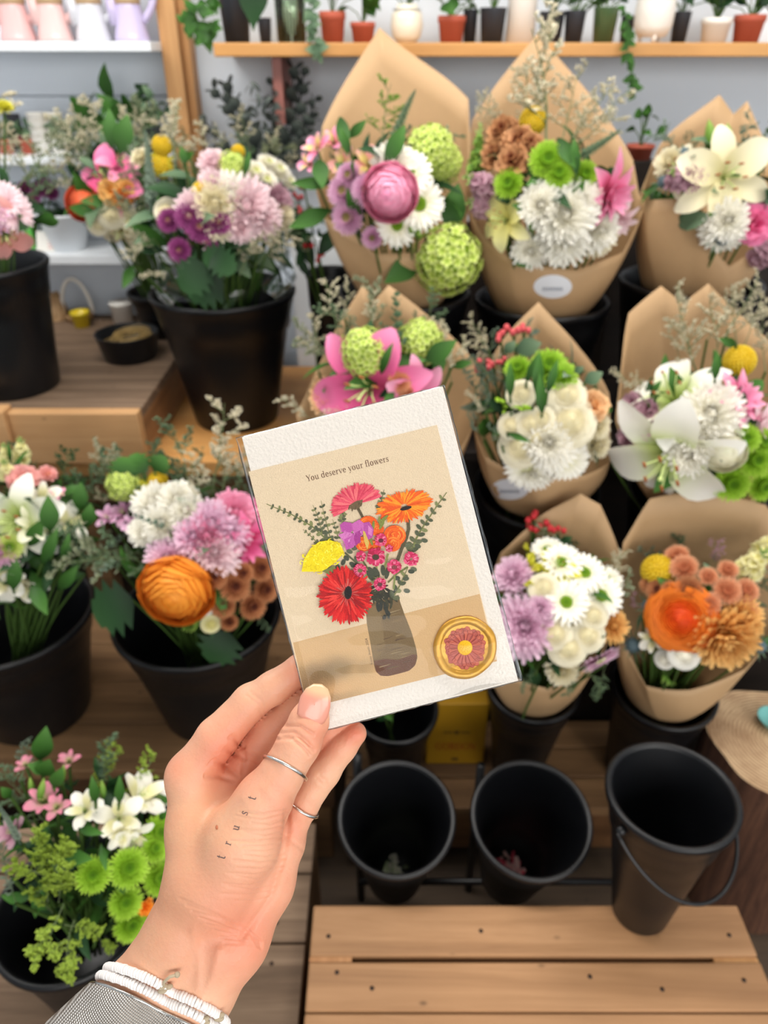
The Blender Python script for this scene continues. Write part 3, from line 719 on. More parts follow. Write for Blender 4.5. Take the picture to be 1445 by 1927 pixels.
# yellow carnation
YE = [(236, 212, 20), (246, 226, 40), (222, 194, 14), (250, 236, 80), (230, 204, 24)]
poly([(40, 940), (60, 830), (120, 730), (200, 670), (300, 655), (390, 690), (425, 770), (350, 850), (230, 940), (130, 940)], YE[0])
for k in range(120):
    a = random.uniform(0, 2*PI); q = math.sqrt(random.random()); x = 232+q*(205*math.cos(a)*.86+90*math.sin(a)*.5); y = 805+q*(-95*math.cos(a)*.9+118*math.sin(a))
    t0 = random.uniform(0, 6.28); r = random.uniform(14, 32)
    stroke([(x+r*math.cos(t0+j*.5), y+r*.8*math.sin(t0+j*.5)) for j in range(5)], 12, random.choice(YE), G, 4)
poly([(225, 935), (330, 885), (350, 910), (290, 965)], (112, 116, 62))
# red gerbera
RD = [(206, 24, 26), (190, 16, 22), (222, 40, 34), (172, 12, 18), (214, 30, 30)]
burst(435, 1150, 255, 262, 0, 84, RD, .14, 2.1, .13); burst(440, 1140, 200, 210, 0, 46, [(216, 40, 36), (184, 16, 20), (150, 10, 16), (228, 58, 50)], .14, 1.0, .25); burst(450, 1130, 105, 125, 0, 40, [(188, 70, 66), (170, 26, 26), (206, 96, 88)], .25, .6, .3)
poly(ell(460, 1128, 34, 60, 4), (28, 12, 14)); poly(ell(462, 1128, 22, 42, 4), (12, 8, 10))
# small magenta mums
MG = [(188, 30, 78), (208, 54, 100), (168, 20, 62), (222, 84, 124), (198, 40, 88)]
for (x, y, r, c) in ((755, 655, 62, (92, 34, 44)), (708, 805, 88, (72, 52, 38)), (575, 800, 50, None), (568, 925, 62, (112, 98, 58)), (875, 895, 68, (128, 60, 62)), (1028, 825, 70, None), (745, 1050, 62, (96, 52, 54)), (830, 730, 36, None)):
    burst(x, y, r, r, random.uniform(0, 90), 18, MG, .15, 1.8, .12, layers=2)
    for k in range(9):
        t0 = random.uniform(0, 6.28); stroke([(x+r*.4*math.cos(t0), y+r*.4*math.sin(t0)), (x+r*.85*math.cos(t0), y+r*.85*math.sin(t0))], 6, (236, 140, 164), G, 2)
    if c: poly(ell(x, y+4, r*.36, r*.3, 0), c); 
art.build('printed_bouquet', AM, card, smooth=False)
# words on the card
mb = MB(); txt = 'You deserve your flowers'
p0 = K(578, 906.5, ZA+.0011*0); p1 = K(733, 868, ZA); d = (p1-p0); wd_ = d.length; d.normalize(); up2 = Vector((-d.y, d.x, 0))
lettering(mb, txt, p0+Vector((0, 0, .00002)), d, up2, wd_/textwidth(txt))
mb.build('lettering', plain('brown_ink', (92, 54, 30), .7), card, smooth=False)
def flat_text(s, name, mat, parent, M, size):
    c = bpy.data.curves.new(name, 'FONT'); c.body = s; c.size = size; c.resolution_u = 3
    o = bpy.data.objects.new(name+'_tmp', c); COL.objects.link(o)
    bpy.context.view_layer.update()
    me = bpy.data.meshes.new_from_object(o.evaluated_get(bpy.context.evaluated_depsgraph_get()))
    bpy.data.objects.remove(o)
    me.materials.clear(); me.materials.append(mat); me.transform(M); me.name = name
    q = bpy.data.objects.new(name, me); link(q, parent); return q
a = K(702.0, 1249.5, ZA+.00002); b_ = K(690.5, 1197.5, ZA+.00002); d = (b_-a).normalized(); u2 = Vector((-d.y, d.x, 0))
Ms = Matrix((d, u2, Vector((0, 0, 1)))).transposed().to_4x4(); Ms.translation = a
flat_text('Katey Asem 2024', 'signature', plain('signature_ink', (74, 52, 34), .7), card, Ms, (b_-a).length/7.6)
# ---- wax seal with pressed flower
sc_ = K(874, 1217.5, .0009); seal_r = 59.5*S_PX
def wob(a): return 1+.018*math.sin(2*a+.6)+.012*math.sin(3*a+2)+.008*math.sin(7*a)
mb = MB(); rows = []; n = 72
for (q, z) in ((.995, 0), (1.0, .0006), (.985, .0013), (.94, .0019), (.87, .0021), (.81, .0019), (.765, .0014), (.745, .0010), (.72, .0009), (.4, .0009), (.02, .0009)):
    rows.append([sc_+Vector((seal_r*q*wob(a)*math.cos(a) if q > .7 else seal_r*q*math.cos(a), seal_r*q*wob(a)*math.sin(a) if q > .7 else seal_r*q*math.sin(a), z)) for a in [2*PI*k/n for k in range(n)]])
mb.grid(rows, True); 
M_wax = plain('gold_wax', (190, 140, 48), .36, metal=.45, spec=.5, bump=.35, bscale=160, var=.14, vscale=90)
seal = mb.build('wax_seal', M_wax, card)
mb = MB(); random.seed(5)
for ly, (n_, rr, wv_) in enumerate(((22, .66, .095), (22, .60, .085), (20, .5, .08))):
    for k in range(n_):
        a = 2*PI*(k+.5*(ly % 2)+random.uniform(-.2, .2))/n_; L1 = seal_r*rr*random.uniform(.92, 1.05); L0 = seal_r*.18
        dr = Vector((math.cos(a), math.sin(a), 0)); nr = Vector((-math.sin(a), math.cos(a), 0)); w2 = seal_r*wv_
        z = .00095+ly*.00012
        out = [sc_+dr*(L0+(L1-L0)*t)+nr*(w2*s*p)+Vector((0, 0, z)) for (t, s, p) in ((0, 1, .3), (.5, 1, .8), (.85, 1, 1), (.97, 1, .6), (1.02, 0, 0), (.97, -1, .6), (.85, -1, 1), (.5, -1, .8), (0, -1, .3))]
        mb.add(out, [tuple(range(9))], (k+ly) % 2)
        mb.tube([p+Vector((0, 0, .00008)) for p in out], .00009, 4, 2, caps=False)
mb.build('pressed_flower', [plain('seal_red', (190, 78, 40), .4), plain('seal_red_deep', (174, 62, 34), .4), plain('seal_outline', (158, 40, 30), .35)], seal, smooth=False)
mb = MB()
mb.lathe([(seal_r*.235, 0), (seal_r*.22, .0003), (.00002, .0005)], 24, M=Matrix.Translation(sc_+Vector((seal_r*-.0, 0, .0013))))
for k in range(26):
    r = seal_r*.2*math.sqrt((k+.5)/26); a = 2.4*k; mb.ball(sc_+Vector((r*math.cos(a), r*math.sin(a), .0018-.0003*(r/seal_r/.2)**2)), .00022, 6, 4, 1)
mb.build('flower_centre', [plain('seal_yellow', (236, 180, 8), .4), plain('seal_ochre', (206, 148, 10), .4)], seal)
# ---- clear sleeve: front and back film and sealed edges
M_film = clear('clear_film', (253, 253, 253), 1.45, .04, .28, bump=.12, bscale=26)
M_edge = clear('film_edge', (200, 205, 205), 1.55, .05, 1.6)
SL = [(443, 824), (836, 724.5), (984, 1281), (591, 1381)]
def bil(u, v):
    a = Vector(SL[0]).lerp(Vector(SL[1]), u); b = Vector(SL[3]).lerp(Vector(SL[2]), u); return a.lerp(b, v)
mb = MB(); rows = []
for i in range(61):
    row = []
    for j in range(45):
        q = bil(j/44, i/60); p = K(q.x, q.y, 0); dd = (p-Vector((sc_.x, sc_.y, 0))).length
        e = min(j/44, 1-j/44, i/60, 1-i/60)
        ez = min(1, e/.011)
        t = max(0, 1-max(0, dd-seal_r*1.0)/(seal_r*.5)); t = t*t*(3-2*t)
        an = math.atan2(p.y-sc_.y, p.x-sc_.x)
        wr = .00045*math.sin(9*an)*math.exp(-((dd-seal_r*1.45)/(seal_r*.4))**2)
        z = -.0011+ez*.0023+.0023*t*ez+wr*ez+.0002*math.sin(11*q.y/100)*ez+.00025*math.sin(q.x/37+q.y/61)*ez
        z = max(z, .0013*ez-.0011*(1-ez)) if dd > seal_r*1.1 else max(z, .0033*ez)
        p.z = z; row.append(p)
    rows.append(row)
mb.grid(rows); sleeve = mb.build('sleeve_front', M_film, card)
mb = MB(); mb.grid([[K(*bil(j/8, i/8), -.0011) for j in range(9)] for i in range(9)]); mb.build('sleeve_back', M_film, card)
mb = MB(); random.seed(8)
for e in range(4):
    a, b = Vector(SL[e]), Vector(SL[(e+1) % 4]); pts = []
    for k in range(41):
        q = a.lerp(b, k/40); dn = Vector((random.gauss(0, .5), random.gauss(0, .5)))*(0 if k in (0, 40) else 1)
        pts.append(K(q.x+dn.x, q.y+dn.y, -.0011+random.uniform(-.0002, .0002)))
    mb.tube(pts, [.00028*random.uniform(.5, 1.5) for _ in pts], 6)
mb.build('sleeve_edge', M_edge, card)
# printing on the yellow carton
x0, x1, yc, zt_ = CARTON_BOX
mb = MB(); s_ = .0125; tw = textwidth('GORDON')*s_; cx_ = (x0+x1)/2
s_ *= .086/tw
zz = PY(860, 1410, yc).z
lettering(mb, 'GORDON', Vector((cx_-.043, yc-.0006, zz))-CARTON.location, Vector((1, 0, 0)), Vector((0, 0, 1.35)), s_)
mb.build('printed_name', plain('carton_red', (150, 28, 14), .6), CARTON, smooth=False)
mb = MB()
for (x, y, w_, h_) in ((-.018, 1378, .02, .004), (.0, 1378, .010, .010), (.018, 1378, .02, .004), (0, 1428, .014, .008)):
    z_ = PY(860, y, yc).z; mb.add([Vector((cx_+x+w_/2*a, yc-.0006, z_+h_/2*b))-CARTON.location for a, b in ((-1, -1), (1, -1), (1, 1), (-1, 1))], [(0, 1, 2, 3)])
mb.build('printed_emblem', plain('carton_brown', (92, 66, 24), .6), CARTON, smooth=False)
# ------------------------------------------------------------------ the hand
# joints measured on the photograph (zoomed crop coordinates), with a depth in millimetres behind (+) or before (-) the card
def Hp(x, y, dz=0.0): return P(250+x*.37736, 1200+y*.37736, ZK+dz*.001)
HU = .37736*S_PX                       # metres per crop unit
Minv = MC.inverted()
def hl(x, y, dz): q = Minv @ Hp(x, y, dz); return np.array((q.x, q.y, q.z))
CAPS = {}
def cap(group, a, b, ra, rb, k=None):
    CAPS.setdefault(group, []).append((hl(*a), hl(*b), ra*HU, rb*HU))
# forearm and wrist
cap('arm', (-330, 2130, 4), (5, 1800, 4), 190, 176); cap('arm', (5, 1800, 4), (245, 1475, 3), 176, 174); cap('arm', (245, 1475, 3), (350, 1210, 1), 176, 182)
cap('arm', (60, 2230, 6), (325, 1765, 5), 200, 176); cap('arm', (325, 1765, 5), (495, 1500, 4), 176, 176)
cap('arm', (-150, 2200, 8), (180, 1780, 7), 190, 180)
# palm, heel of the hand and thumb base
cap('arm', (495, 1500, 5), (650, 1220, 10), 176, 150); cap('arm', (650, 1220, 10), (735, 1040, 15), 150, 118)
cap('arm', (350, 1210, 2), (318, 960, 8), 182, 145); cap('arm', (318, 960, 8), (292, 700, 14), 145, 118)
cap('arm', (430, 1240, -2), (545, 1010, -5), 195, 178); cap('arm', (545, 1010, -5), (650, 815, -8), 178, 128)
cap('arm', (470, 1100, 9), (470, 760, 22), 190, 118); cap('arm', (560, 1120, 12), (610, 860, 24), 175, 108)
cap('arm', (292, 700, 14), (470, 760, 22), 114, 106); cap('arm', (470, 760, 22), (620, 880, 25), 106, 100); cap('arm', (620, 880, 25), (745, 1020, 19), 100, 96)
# fingers
cap('index', (292, 680, 14), (420, 500, 12.5), 116, 106); cap('index', (420, 500, 12.5), (585, 322, 12), 106, 92); cap('index', (585, 322, 12), (700, 250, 11), 90, 82); cap('index', (700, 250, 11), (838, 158, 10), 84, 77); cap('index', (838, 158, 10), (985, 62, 9), 77, 66)
cap('middle', (470, 750, 23), (700, 440, 21), 104, 92); cap('middle', (700, 440, 21), (850, 330, 16), 88, 84); cap('middle', (850, 330, 16), (1010, 205, 10.5), 82, 68)
cap('ring_finger', (620, 870, 26), (860, 560, 25), 98, 86); cap('ring_finger', (860, 560, 25), (980, 450, 18), 84, 80); cap('ring_finger', (980, 450, 18), (1100, 330, 10.5), 80, 66)
cap('little', (742, 1030, 19), (850, 836, 16.5), 92, 76); cap('little', (850, 836, 16.5), (955, 670, 15), 77, 80); cap('little', (955, 670, 15), (1045, 545, 12.5), 78, 72); cap('little', (1045, 545, 12.5), (1108, 478, 10.2), 72, 60)
cap('thumb', (640, 830, -8), (735, 690, -10), 126, 108); cap('thumb', (735, 690, -10), (828, 528, -11), 106, 103); cap('thumb', (828, 528, -11), (880, 415, -10.8), 101, 94); cap('thumb', (880, 415, -10.8), (907, 342, -9.8), 93, 70)
def sd_caps(pts, caps, k):
    out = None
    for a, b, ra, rb in caps:
        ba = b-a; L2 = (ba*ba).sum()
        pa = pts-a
        h = np.clip((pa@ba)/L2, 0, 1)
        d = np.sqrt(((pa-h[:, None]*ba)**2).sum(1))-(ra+(rb-ra)*h)
        if out is None: out = d
        else:
            hh = np.clip(.5+.5*(d-out)/k, 0, 1); out = d+(out-d)*hh-k*hh*(1-hh)
    return out
def smin(a, b, k):
    h = np.clip(.5+.5*(b-a)/k, 0, 1); return b+(a-b)*h-k*h*(1-h)
def hand_sdf(pts):
    pts = np.asarray(pts, dtype=np.float32)
    d = sd_caps(pts, CAPS['arm'], .007)
    for g, k in (('index', .0055), ('middle', .004), ('ring_finger', .004), ('little', .005), ('thumb', .0075)):
        f = sd_caps(pts, CAPS[g], .003)
        CACHE[g] = f
    out = d
    for g, k in (('index', .0055), ('middle', .004), ('ring_finger', .004), ('little', .005), ('thumb', .0075)):
        blend = smin(d, CACHE[g], k)
        out = np.minimum(out, blend)
    return out
CACHE = {}
def surface_nets(fn, lo, hi, h):
    n = np.ceil((hi-lo)/h).astype(int)+1
    xs = [lo[i]+h*np.arange(n[i]) for i in range(3)]
    vol = np.empty(n, dtype=np.float32)
    YZ = np.stack(np.meshgrid(xs[1], xs[2], indexing='ij'), -1).reshape(-1, 2)
    step = 8
    for i in range(0, n[0], step):
        X = xs[0][i:i+step]
        p = np.empty((len(X), len(YZ), 3), np.float32); p[..., 0] = X[:, None]; p[..., 1:] = YZ[None]
        vol[i:i+step] = fn(p.reshape(-1, 3)).reshape(len(X), n[1], n[2])
    s = vol < 0
    c = np.zeros(np.array(s.shape)-1, np.int8)
    for dx in (0, 1):
        for dy in (0, 1):
            for dz in (0, 1): c += s[dx:s.shape[0]-1+dx, dy:s.shape[1]-1+dy, dz:s.shape[2]-1+dz]
    act = (c > 0) & (c < 8)
    idx = -np.ones(act.shape, np.int64); cells = np.argwhere(act); idx[act] = np.arange(len(cells))
    acc = np.zeros((len(cells), 3)); cnt = np.zeros(len(cells))
    corners = [(a, b, d) for a in (0, 1) for b in (0, 1) for d in (0, 1)]
    for A in corners:
        for ax in range(3):
            if A[ax]: continue
            B = list(A); B[ax] = 1; B = tuple(B)
            va = vol[tuple((cells+A).T)]; vb = vol[tuple((cells+B).T)]
            m = (va < 0) != (vb < 0)
            t = va/(va-vb+1e-20)
            p = np.array(A, float)[None]+t[:, None]*(np.array(B)-np.array(A))[None]
            acc[m] += p[m]; cnt[m] += 1
    V_ = lo+h*(cells+acc/cnt[:, None])
    faces = []
    for ax in range(3):
        o1, o2 = (ax+1) % 3, (ax+2) % 3
        sl0 = [slice(None)]*3; sl1 = [slice(None)]*3; sl0[ax] = slice(0, -1); sl1[ax] = slice(1, None)
        a = s[tuple(sl0)]; b = s[tuple(sl1)]
        for flip, m in ((False, a & ~b), (True, ~a & b)):
            e = np.argwhere(m)
            ok = (e[:, o1] > 0) & (e[:, o2] > 0) & (e[:, o1] < act.shape[o1]) & (e[:, o2] < act.shape[o2]); e = e[ok]
            q = []
            for (d1, d2) in ((1, 1), (0, 1), (0, 0), (1, 0)):
                g = e.copy(); g[:, o1] -= d1; g[:, o2] -= d2; q.append(idx[tuple(g.T)])
            q = np.stack(q, 1)
            if flip: q = q[:, ::-1]
            faces.append(q)
    return V_, np.concatenate(faces)
allc = [c for g in CAPS.values() for c in g]
lo = np.min([np.minimum(a-ra, b-rb) for a, b, ra, rb in allc], 0)-.004; hi = np.max([np.maximum(a+ra, b+rb) for a, b, ra, rb in allc], 0)+.004
cutlo = hl(-420, 2300, 0)
HV, HF = surface_nets(hand_sdf, lo, hi, .0011)
me = bpy.data.meshes.new('person'); me.from_pydata(HV.tolist(), [], HF.tolist()); me.update()
# one finer level, then creases pressed in along measured lines
bm = bmesh.new(); bm.from_mesh(me); bmesh.ops.smooth_vert(bm, verts=bm.verts, factor=.5, use_axis_x=True, use_axis_y=True, use_axis_z=True)
bmesh.ops.subdivide_edges(bm, edges=bm.edges, cuts=1, use_grid_fill=True)
for _ in range(2): bmesh.ops.smooth_vert(bm, verts=bm.verts, factor=.5, use_axis_x=True, use_axis_y=True, use_axis_z=True)
bmesh.ops.recalc_face_normals(bm, faces=bm.faces)
bm.to_mesh(me); bm.free(); me.update()
nv = len(me.vertices); co = np.empty(nv*3); me.vertices.foreach_get('co', co); co = co.reshape(-1, 3)
no = np.empty(nv*3); me.vertices.foreach_get('normal', no); no = no.reshape(-1, 3)
# crop coordinates of every vertex
zc_ = ZK-co[:, 2]
cw = np.array(CO)[None]+co[:, :1]*np.array(CRIGHT)[None]+co[:, 1:2]*np.array(CUP)[None]+co[:, 2:3]*np.array(CN)[None]
rel = cw-np.array(EYE)[None]; zz = rel@np.array(FW)
pxx = W/2+F*(rel@np.array(RT))/zz; pyy = Hh/2-F*(rel@np.array(UP))/zz
hx = (pxx-250)/.37736; hy = (pyy-1200)/.37736
front = no[:, 2] > .05
disp = np.zeros(nv)
def crease(pts, depth, width, z0=-40, z1=60):
    """shallow fold along a line of crop points; depth and width in crop units"""
    best = np.full(nv, 1e9)
    for i in range(len(pts)-1):
        a = np.array(pts[i], float); b = np.array(pts[i+1], float); ba = b-a
        h = np.clip(((hx-a[0])*ba[0]+(hy-a[1])*ba[1])/(ba@ba), 0, 1)
        best = np.minimum(best, np.hypot(hx-a[0]-h*ba[0], hy-a[1]-h*ba[1]))
    dzm = -co[:, 2]*1000
    m = front & (dzm > z0) & (dzm < z1)
    disp[m] -= depth*np.exp(-(best[m]/width)**2)
    disp[m] += .12*depth*np.exp(-((best[m]-2*width)/width)**2)
for c in ([(735, 475), (800, 470), (870, 520), (905, 560)], [(715, 505), (790, 505), (850, 548), (880, 585)], [(760, 440), (830, 440), (900, 480)], [(745, 492), (830, 498), (880, 540)]): crease(c, 7, 9, z1=-2)
for c in ([(585, 270), (640, 320), (668, 390)], [(570, 290), (625, 335), (652, 400)], [(800, 110), (818, 170), (828, 225)]): crease(c, 3.5, 9, z0=0)
for c in ([(400, 505), (450, 490), (505, 500), (545, 545)], [(365, 560), (410, 545), (470, 560), (548, 600)], [(335, 640), (400, 610), (470, 640), (520, 690)], [(360, 690), (430, 690), (500, 715)], [(548, 545), (556, 600), (550, 680)]): crease(c, 8, 13, z0=2)
for c in ([(560, 570), (600, 580), (630, 605)], [(560, 610), (600, 625), (625, 635)]): crease(c, 4, 9)
for c in ([(930, 690), (960, 715), (975, 745)], [(915, 705), (950, 735)]): crease(c, 3, 9)
for c in ([(790, 800), (830, 860), (880, 920)], [(770, 990), (800, 1020), (850, 1060)]): crease(c, 3.5, 12)
rng = random.Random(3)
for k in range(17):                       # fine folds across the ball of the thumb
    y = 860+k*27; x0 = 560+rng.uniform(-50, 40)-k*5; x1 = 775-max(0, k-8)*12
    crease([(x0, y+rng.uniform(0, 20)), ((x0+x1)/2, y+22+rng.uniform(-5, 5)), (x1, y+rng.uniform(-5, 15)-10)], rng.uniform(1.8, 4), 6.5, z1=3)
for k in range(8):                       # wrist lines
    crease([(250+k*30+rng.uniform(-20, 20), 1300+k*32), (400+k*22, 1370+k*22+rng.uniform(-8, 8)), (560+k*8, 1440+k*14), (640, 1510+k*6)], rng.uniform(2.4, 4.6), 7)
crease([(765, 880), (772, 960), (745, 1120), (690, 1290), (600, 1420), (545, 1500)], 9, 16)
for c in ([(300, 1460), (330, 1600), (330, 1750)], [(430, 1560), (400, 1690), (330, 1850)]): crease(c, -6, 22)   # tendons
crease([(560, 800), (640, 740), (730, 830)], -5, 30, z1=0)
co2 = co+no*(disp*HU)[:, None]
me.vertices.foreach_set('co', co2.reshape(-1)); me.update()
# skin colour: flush at palm, fingertips and knuckles
def blob(x, y, r): return np.exp(-(((hx-x)**2+(hy-y)**2)/(r*r)))
fl = .5*blob(440, 570, 170)+.4*blob(470, 660, 150)+.9*blob(1110, 470, 80)+.5*blob(880, 430, 110)*0+.4*blob(740, 800, 120)+.35*blob(330, 1420, 260)+.45*blob(790, 960, 120)+.6*blob(830, 170, 100)+.5*blob(200, 650, 80)+.5*blob(960, 520, 110)+.3*blob(620, 1500, 150)+.35*blob(620, 460, 180)+.35*blob(800, 1250, 200)+.3*blob(560, 1650, 220)+.3*blob(880, 430, 120)+.3*blob(500, 1350, 250)
a = me.attributes.new('flush', 'FLOAT', 'POINT'); a.data.foreach_set('value', np.clip(fl, 0, 1).astype(np.float32))
me.polygons.foreach_set('use_smooth', [True]*len(me.polygons))
shade_val = .9*blob(190, 950, 210)+.8*blob(160, 1280, 230)+.6*blob(60, 1560, 240)+.5*blob(430, 930, 200)  # shade of the hand's radial side, painted into the skin colour
a = me.attributes.new('radial_shade', 'FLOAT', 'POINT'); a.data.foreach_set('value', np.clip(shade_val, 0, 1).astype(np.float32))
m, nt, b = newmat('skin'); N = nt.nodes.new; L = nt.links.new
at = N('ShaderNodeAttribute'); at.attribute_name = 'flush'; tc = N('ShaderNodeTexCoord')
n1 = N('ShaderNodeTexNoise'); n1.inputs['Scale'].default_value = 90; n1.inputs['Detail'].default_value = 5; L(tc.outputs['Object'], n1.inputs['Vector'])
mx = N('ShaderNodeMix'); mx.data_type = 'RGBA'; mx.inputs['A'].default_value = rgb(234, 184, 151); mx.inputs['B'].default_value = rgb(220, 128, 100); L(at.outputs['Fac'], mx.inputs['Factor'])
mr = N('ShaderNodeMapRange'); mr.inputs['From Min'].default_value = .3; mr.inputs['From Max'].default_value = .7; mr.inputs['To Min'].default_value = 0; mr.inputs['To Max'].default_value = .3; L(n1.outputs['Fac'], mr.inputs['Value'])
mx2 = N('ShaderNodeMix'); mx2.data_type = 'RGBA'; L(mr.outputs['Result'], mx2.inputs['Factor']); at2 = N('ShaderNodeAttribute'); at2.attribute_name = 'radial_shade'; mt_ = N('ShaderNodeMix'); mt_.data_type = 'RGBA'; mt_.inputs['B'].default_value = rgb(206, 152, 116); ms_ = N('ShaderNodeMath'); ms_.operation = 'MULTIPLY'; ms_.inputs[1].default_value = .7; L(at2.outputs['Fac'], ms_.inputs[0]); L(ms_.outputs['Value'], mt_.inputs['Factor']); L(mx.outputs['Result'], mt_.inputs['A']); L(mt_.outputs['Result'], mx2.inputs['A']); mx2.inputs['B'].default_value = rgb(214, 142, 114)
L(mx2.outputs['Result'], b.inputs['Base Color'])
b.inputs['Roughness'].default_value = .46; b.inputs['Specular IOR Level'].default_value = .4
b.inputs['Subsurface Weight'].default_value = .25; b.inputs['Subsurface Radius'].default_value = (1.0, .35, .2); b.inputs['Subsurface Scale'].default_value = .004
n2 = N('ShaderNodeTexNoise'); n2.inputs['Scale'].default_value = 900; n2.inputs['Detail'].default_value = 3; L(tc.outputs['Object'], n2.inputs['Vector'])
n3 = N('ShaderNodeTexVoronoi'); n3.inputs['Scale'].default_value = 420; L(tc.outputs['Object'], n3.inputs['Vector'])
ad = N('ShaderNodeMath'); ad.operation = 'ADD'; L(n2.outputs['Fac'], ad.inputs[0]); L(n3.outputs['Distance'], ad.inputs[1])
bp = N('ShaderNodeBump'); bp.inputs['Strength'].default_value = .22; bp.inputs['Distance'].default_value = .0006; L(ad.outputs['Value'], bp.inputs['Height']); L(bp.outputs['Normal'], b.inputs['Normal'])
M_skin = m
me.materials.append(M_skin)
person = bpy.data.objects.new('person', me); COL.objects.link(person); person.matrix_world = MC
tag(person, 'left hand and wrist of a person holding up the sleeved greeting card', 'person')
bvh = BVHTree.FromPolygons([Vector(v) for v in co2], [tuple(p.vertices) for p in me.polygons])
EL = Minv @ EYE
def on_skin(x, y, lift=.0002):
    """point of the hand's surface seen at a crop position (card frame)"""
    d = ((Minv @ Hp(x, y, 0))-EL).normalized()
    h, n, i, t = bvh.ray_cast(EL, d)
    if h is None: return None, None
    return h+n*lift, n
# tattooed letters
def pc(x, y): return ((x-250)/.37736, (y-1200)/.37736)
mb = MB()
for (c, x, y, s) in (('t', 418, 1613, 11.5), ('r', 430, 1587, 10.5), ('u', 445, 1558, 10.5), ('s', 461, 1530, 11), ('t', 476, 1502, 11)):
    g, adv = glyph(c)
    for q in g:
        pts = []
        for (u, v) in q:
            u -= adv/2; v -= .5
            # the word reads up the thumb, tops of the letters to the left
            dx = (u*.31-v*.95)*s; dy = (-u*.95-v*.31)*s
            X, Y = pc(x+dx, y+dy); p, n = on_skin(X, Y, .00012)
            if p is not None: pts.append(p)
        if len(pts) > 2: mb.add(pts, [tuple(range(len(pts)))])
def child(mb, name, mat, smooth=True, lab=None, par=None):
    o = mb.build(name, mat, par or person, smooth=smooth)
    if lab: o['label'] = lab
    return o
child(mb, 'tattoo', plain('tattoo_ink', (96, 78, 76), .6), False)
mb = MB(); p, n = on_skin(*pc(408, 1557), .0001); M_ = basis(n, loc=p)
mb.lathe([(.0009, 0), (.0006, .00025), (.00005, .0003)], 14, M=M_ @ Matrix.Scale(1.5, 4, (0, 1, 0))); child(mb, 'mole', plain('mole', (186, 108, 72), .6))
# thumb nail: outline in crop coordinates
nail = [(818, 382), (822, 338), (836, 292), (862, 254), (900, 232), (942, 234), (972, 258), (986, 300), (984, 350), (972, 398), (954, 426), (932, 438), (904, 428), (868, 408), (834, 396)]
cx, cy = 905, 335
mb = MB(); rows = []; nn = len(nail)
ctr, cn = on_skin(893, 330, 0)
def nailpt(x, y, lift):
    p, n = on_skin(x, y, lift)
    return p
# a curved plate over the thumb's end
axis_d = Vector(hl(915, 240, 0))-Vector(hl(860, 410, 0)); axis_d.normalize(); sd = axis_d.cross(Vector((0, 0, 1))).normalized()
tip_z = (Minv @ Hp(893, 330, 0)).z
def plate(x, y, lift):
    q = Vector(hl(x, y, 0)); c0 = Vector(hl(893, 340, 0)); off = (q-c0).dot(sd); al = (q-c0).dot(axis_d)
    base = on_skin(880, 395, 0)[0]
    z = base.z+.0004-(off/.0075)**2*.0016-max(0, al)**2*16+lift
    d = (Minv @ Hp(x, y, 0))-EL; t = (z-EL.z)/d.z
    return EL+d*t
for s in (1, .85, .6, .3, .02): rows.append([plate(cx+(x-cx)*s, cy+(y-cy)*s, 0 if s == 1 else .0003) for x, y in nail])
rows.insert(0, [p-Vector((0, 0, .0012)) for p in rows[0]])
mb.grid(rows, True)
m, nt, b = newmat('nail'); N = nt.nodes.new; L = nt.links.new
b.inputs['Roughness'].default_value = .22; b.inputs['Base Color'].default_value = rgb(226, 164, 144); b.inputs['Coat Weight'].default_value = .3
tc = N('ShaderNodeTexCoord'); sp = N('ShaderNodeVectorMath'); sp.operation = 'DOT_PRODUCT'; sp.inputs[1].default_value = axis_d
L(tc.outputs['Object'], sp.inputs[0]); tipv = Vector(hl(915, 262, -18)).dot(axis_d); basev = Vector(hl(905, 300, -18)).dot(axis_d); lunv = Vector(hl(872, 388, -18)).dot(axis_d)
r = N('ShaderNodeMapRange'); r.inputs['From Min'].default_value = basev; r.inputs['From Max'].default_value = tipv; L(sp.outputs['Value'], r.inputs['Value'])
mx = N('ShaderNodeMix'); mx.data_type = 'RGBA'; mx.inputs['A'].default_value = rgb(226, 152, 130); mx.inputs['B'].default_value = rgb(216, 182, 142); L(r.outputs['Result'], mx.inputs['Factor']); L(mx.outputs['Result'], b.inputs['Base Color'])
child(mb, 'thumbnail', m, lab='clear long thumbnail')
# jewellery and watch: loops that lie on the skin
def sdf_dir(caps, o, d, tmax=.06):
    t = np.linspace(0, tmax, 240); pts = np.array(o)[None]+t[:, None]*np.array(d)[None]
    s = sd_caps(pts, caps, .004)
    i = np.argmax(s > 0) if (s > 0).any() else 239
    return t[i]
def loop(caps, c, axis, n, lift=0.0):
    axis = Vector(axis).normalized(); u = axis.orthogonal().normalized(); v = axis.cross(u); out = []
    for k in range(n):
        a = 2*PI*k/n; d = u*math.cos(a)+v*math.sin(a)
        out.append(Vector(c)+d*(sdf_dir(caps, c, d)+lift))
    return out
M_silver = plain('silver', (222, 218, 212), .22, metal=1.0)
def ringon(g, c, axis, lab, w=.0009):
    L_ = loop(CAPS[g], c, axis, 48, .0005)
    mb = MB(); mb.tube(L_+L_[:2], w, 8, caps=False); child(mb, 'ring', M_silver, lab=lab)
c1 = Vector(hl(752, 640, -10.5)); a1 = Vector(hl(690, 560, -13))-Vector(hl(835, 690, -11)); dr = Vector(hl(828, 528, -11))-Vector(hl(735, 690, -10))
ringon('thumb', Vector(hl(758, 648, -10.3)), dr+Vector((0, 0, -.011)), 'thin silver ring on the thumb')
dr = Vector(hl(955, 670, 15))-Vector(hl(850, 836, 16.5)); ringon('little', Vector(hl(846, 842, 16.6)), dr+Vector((0, 0, -.004)), 'thin silver ring on the little finger', .0008)
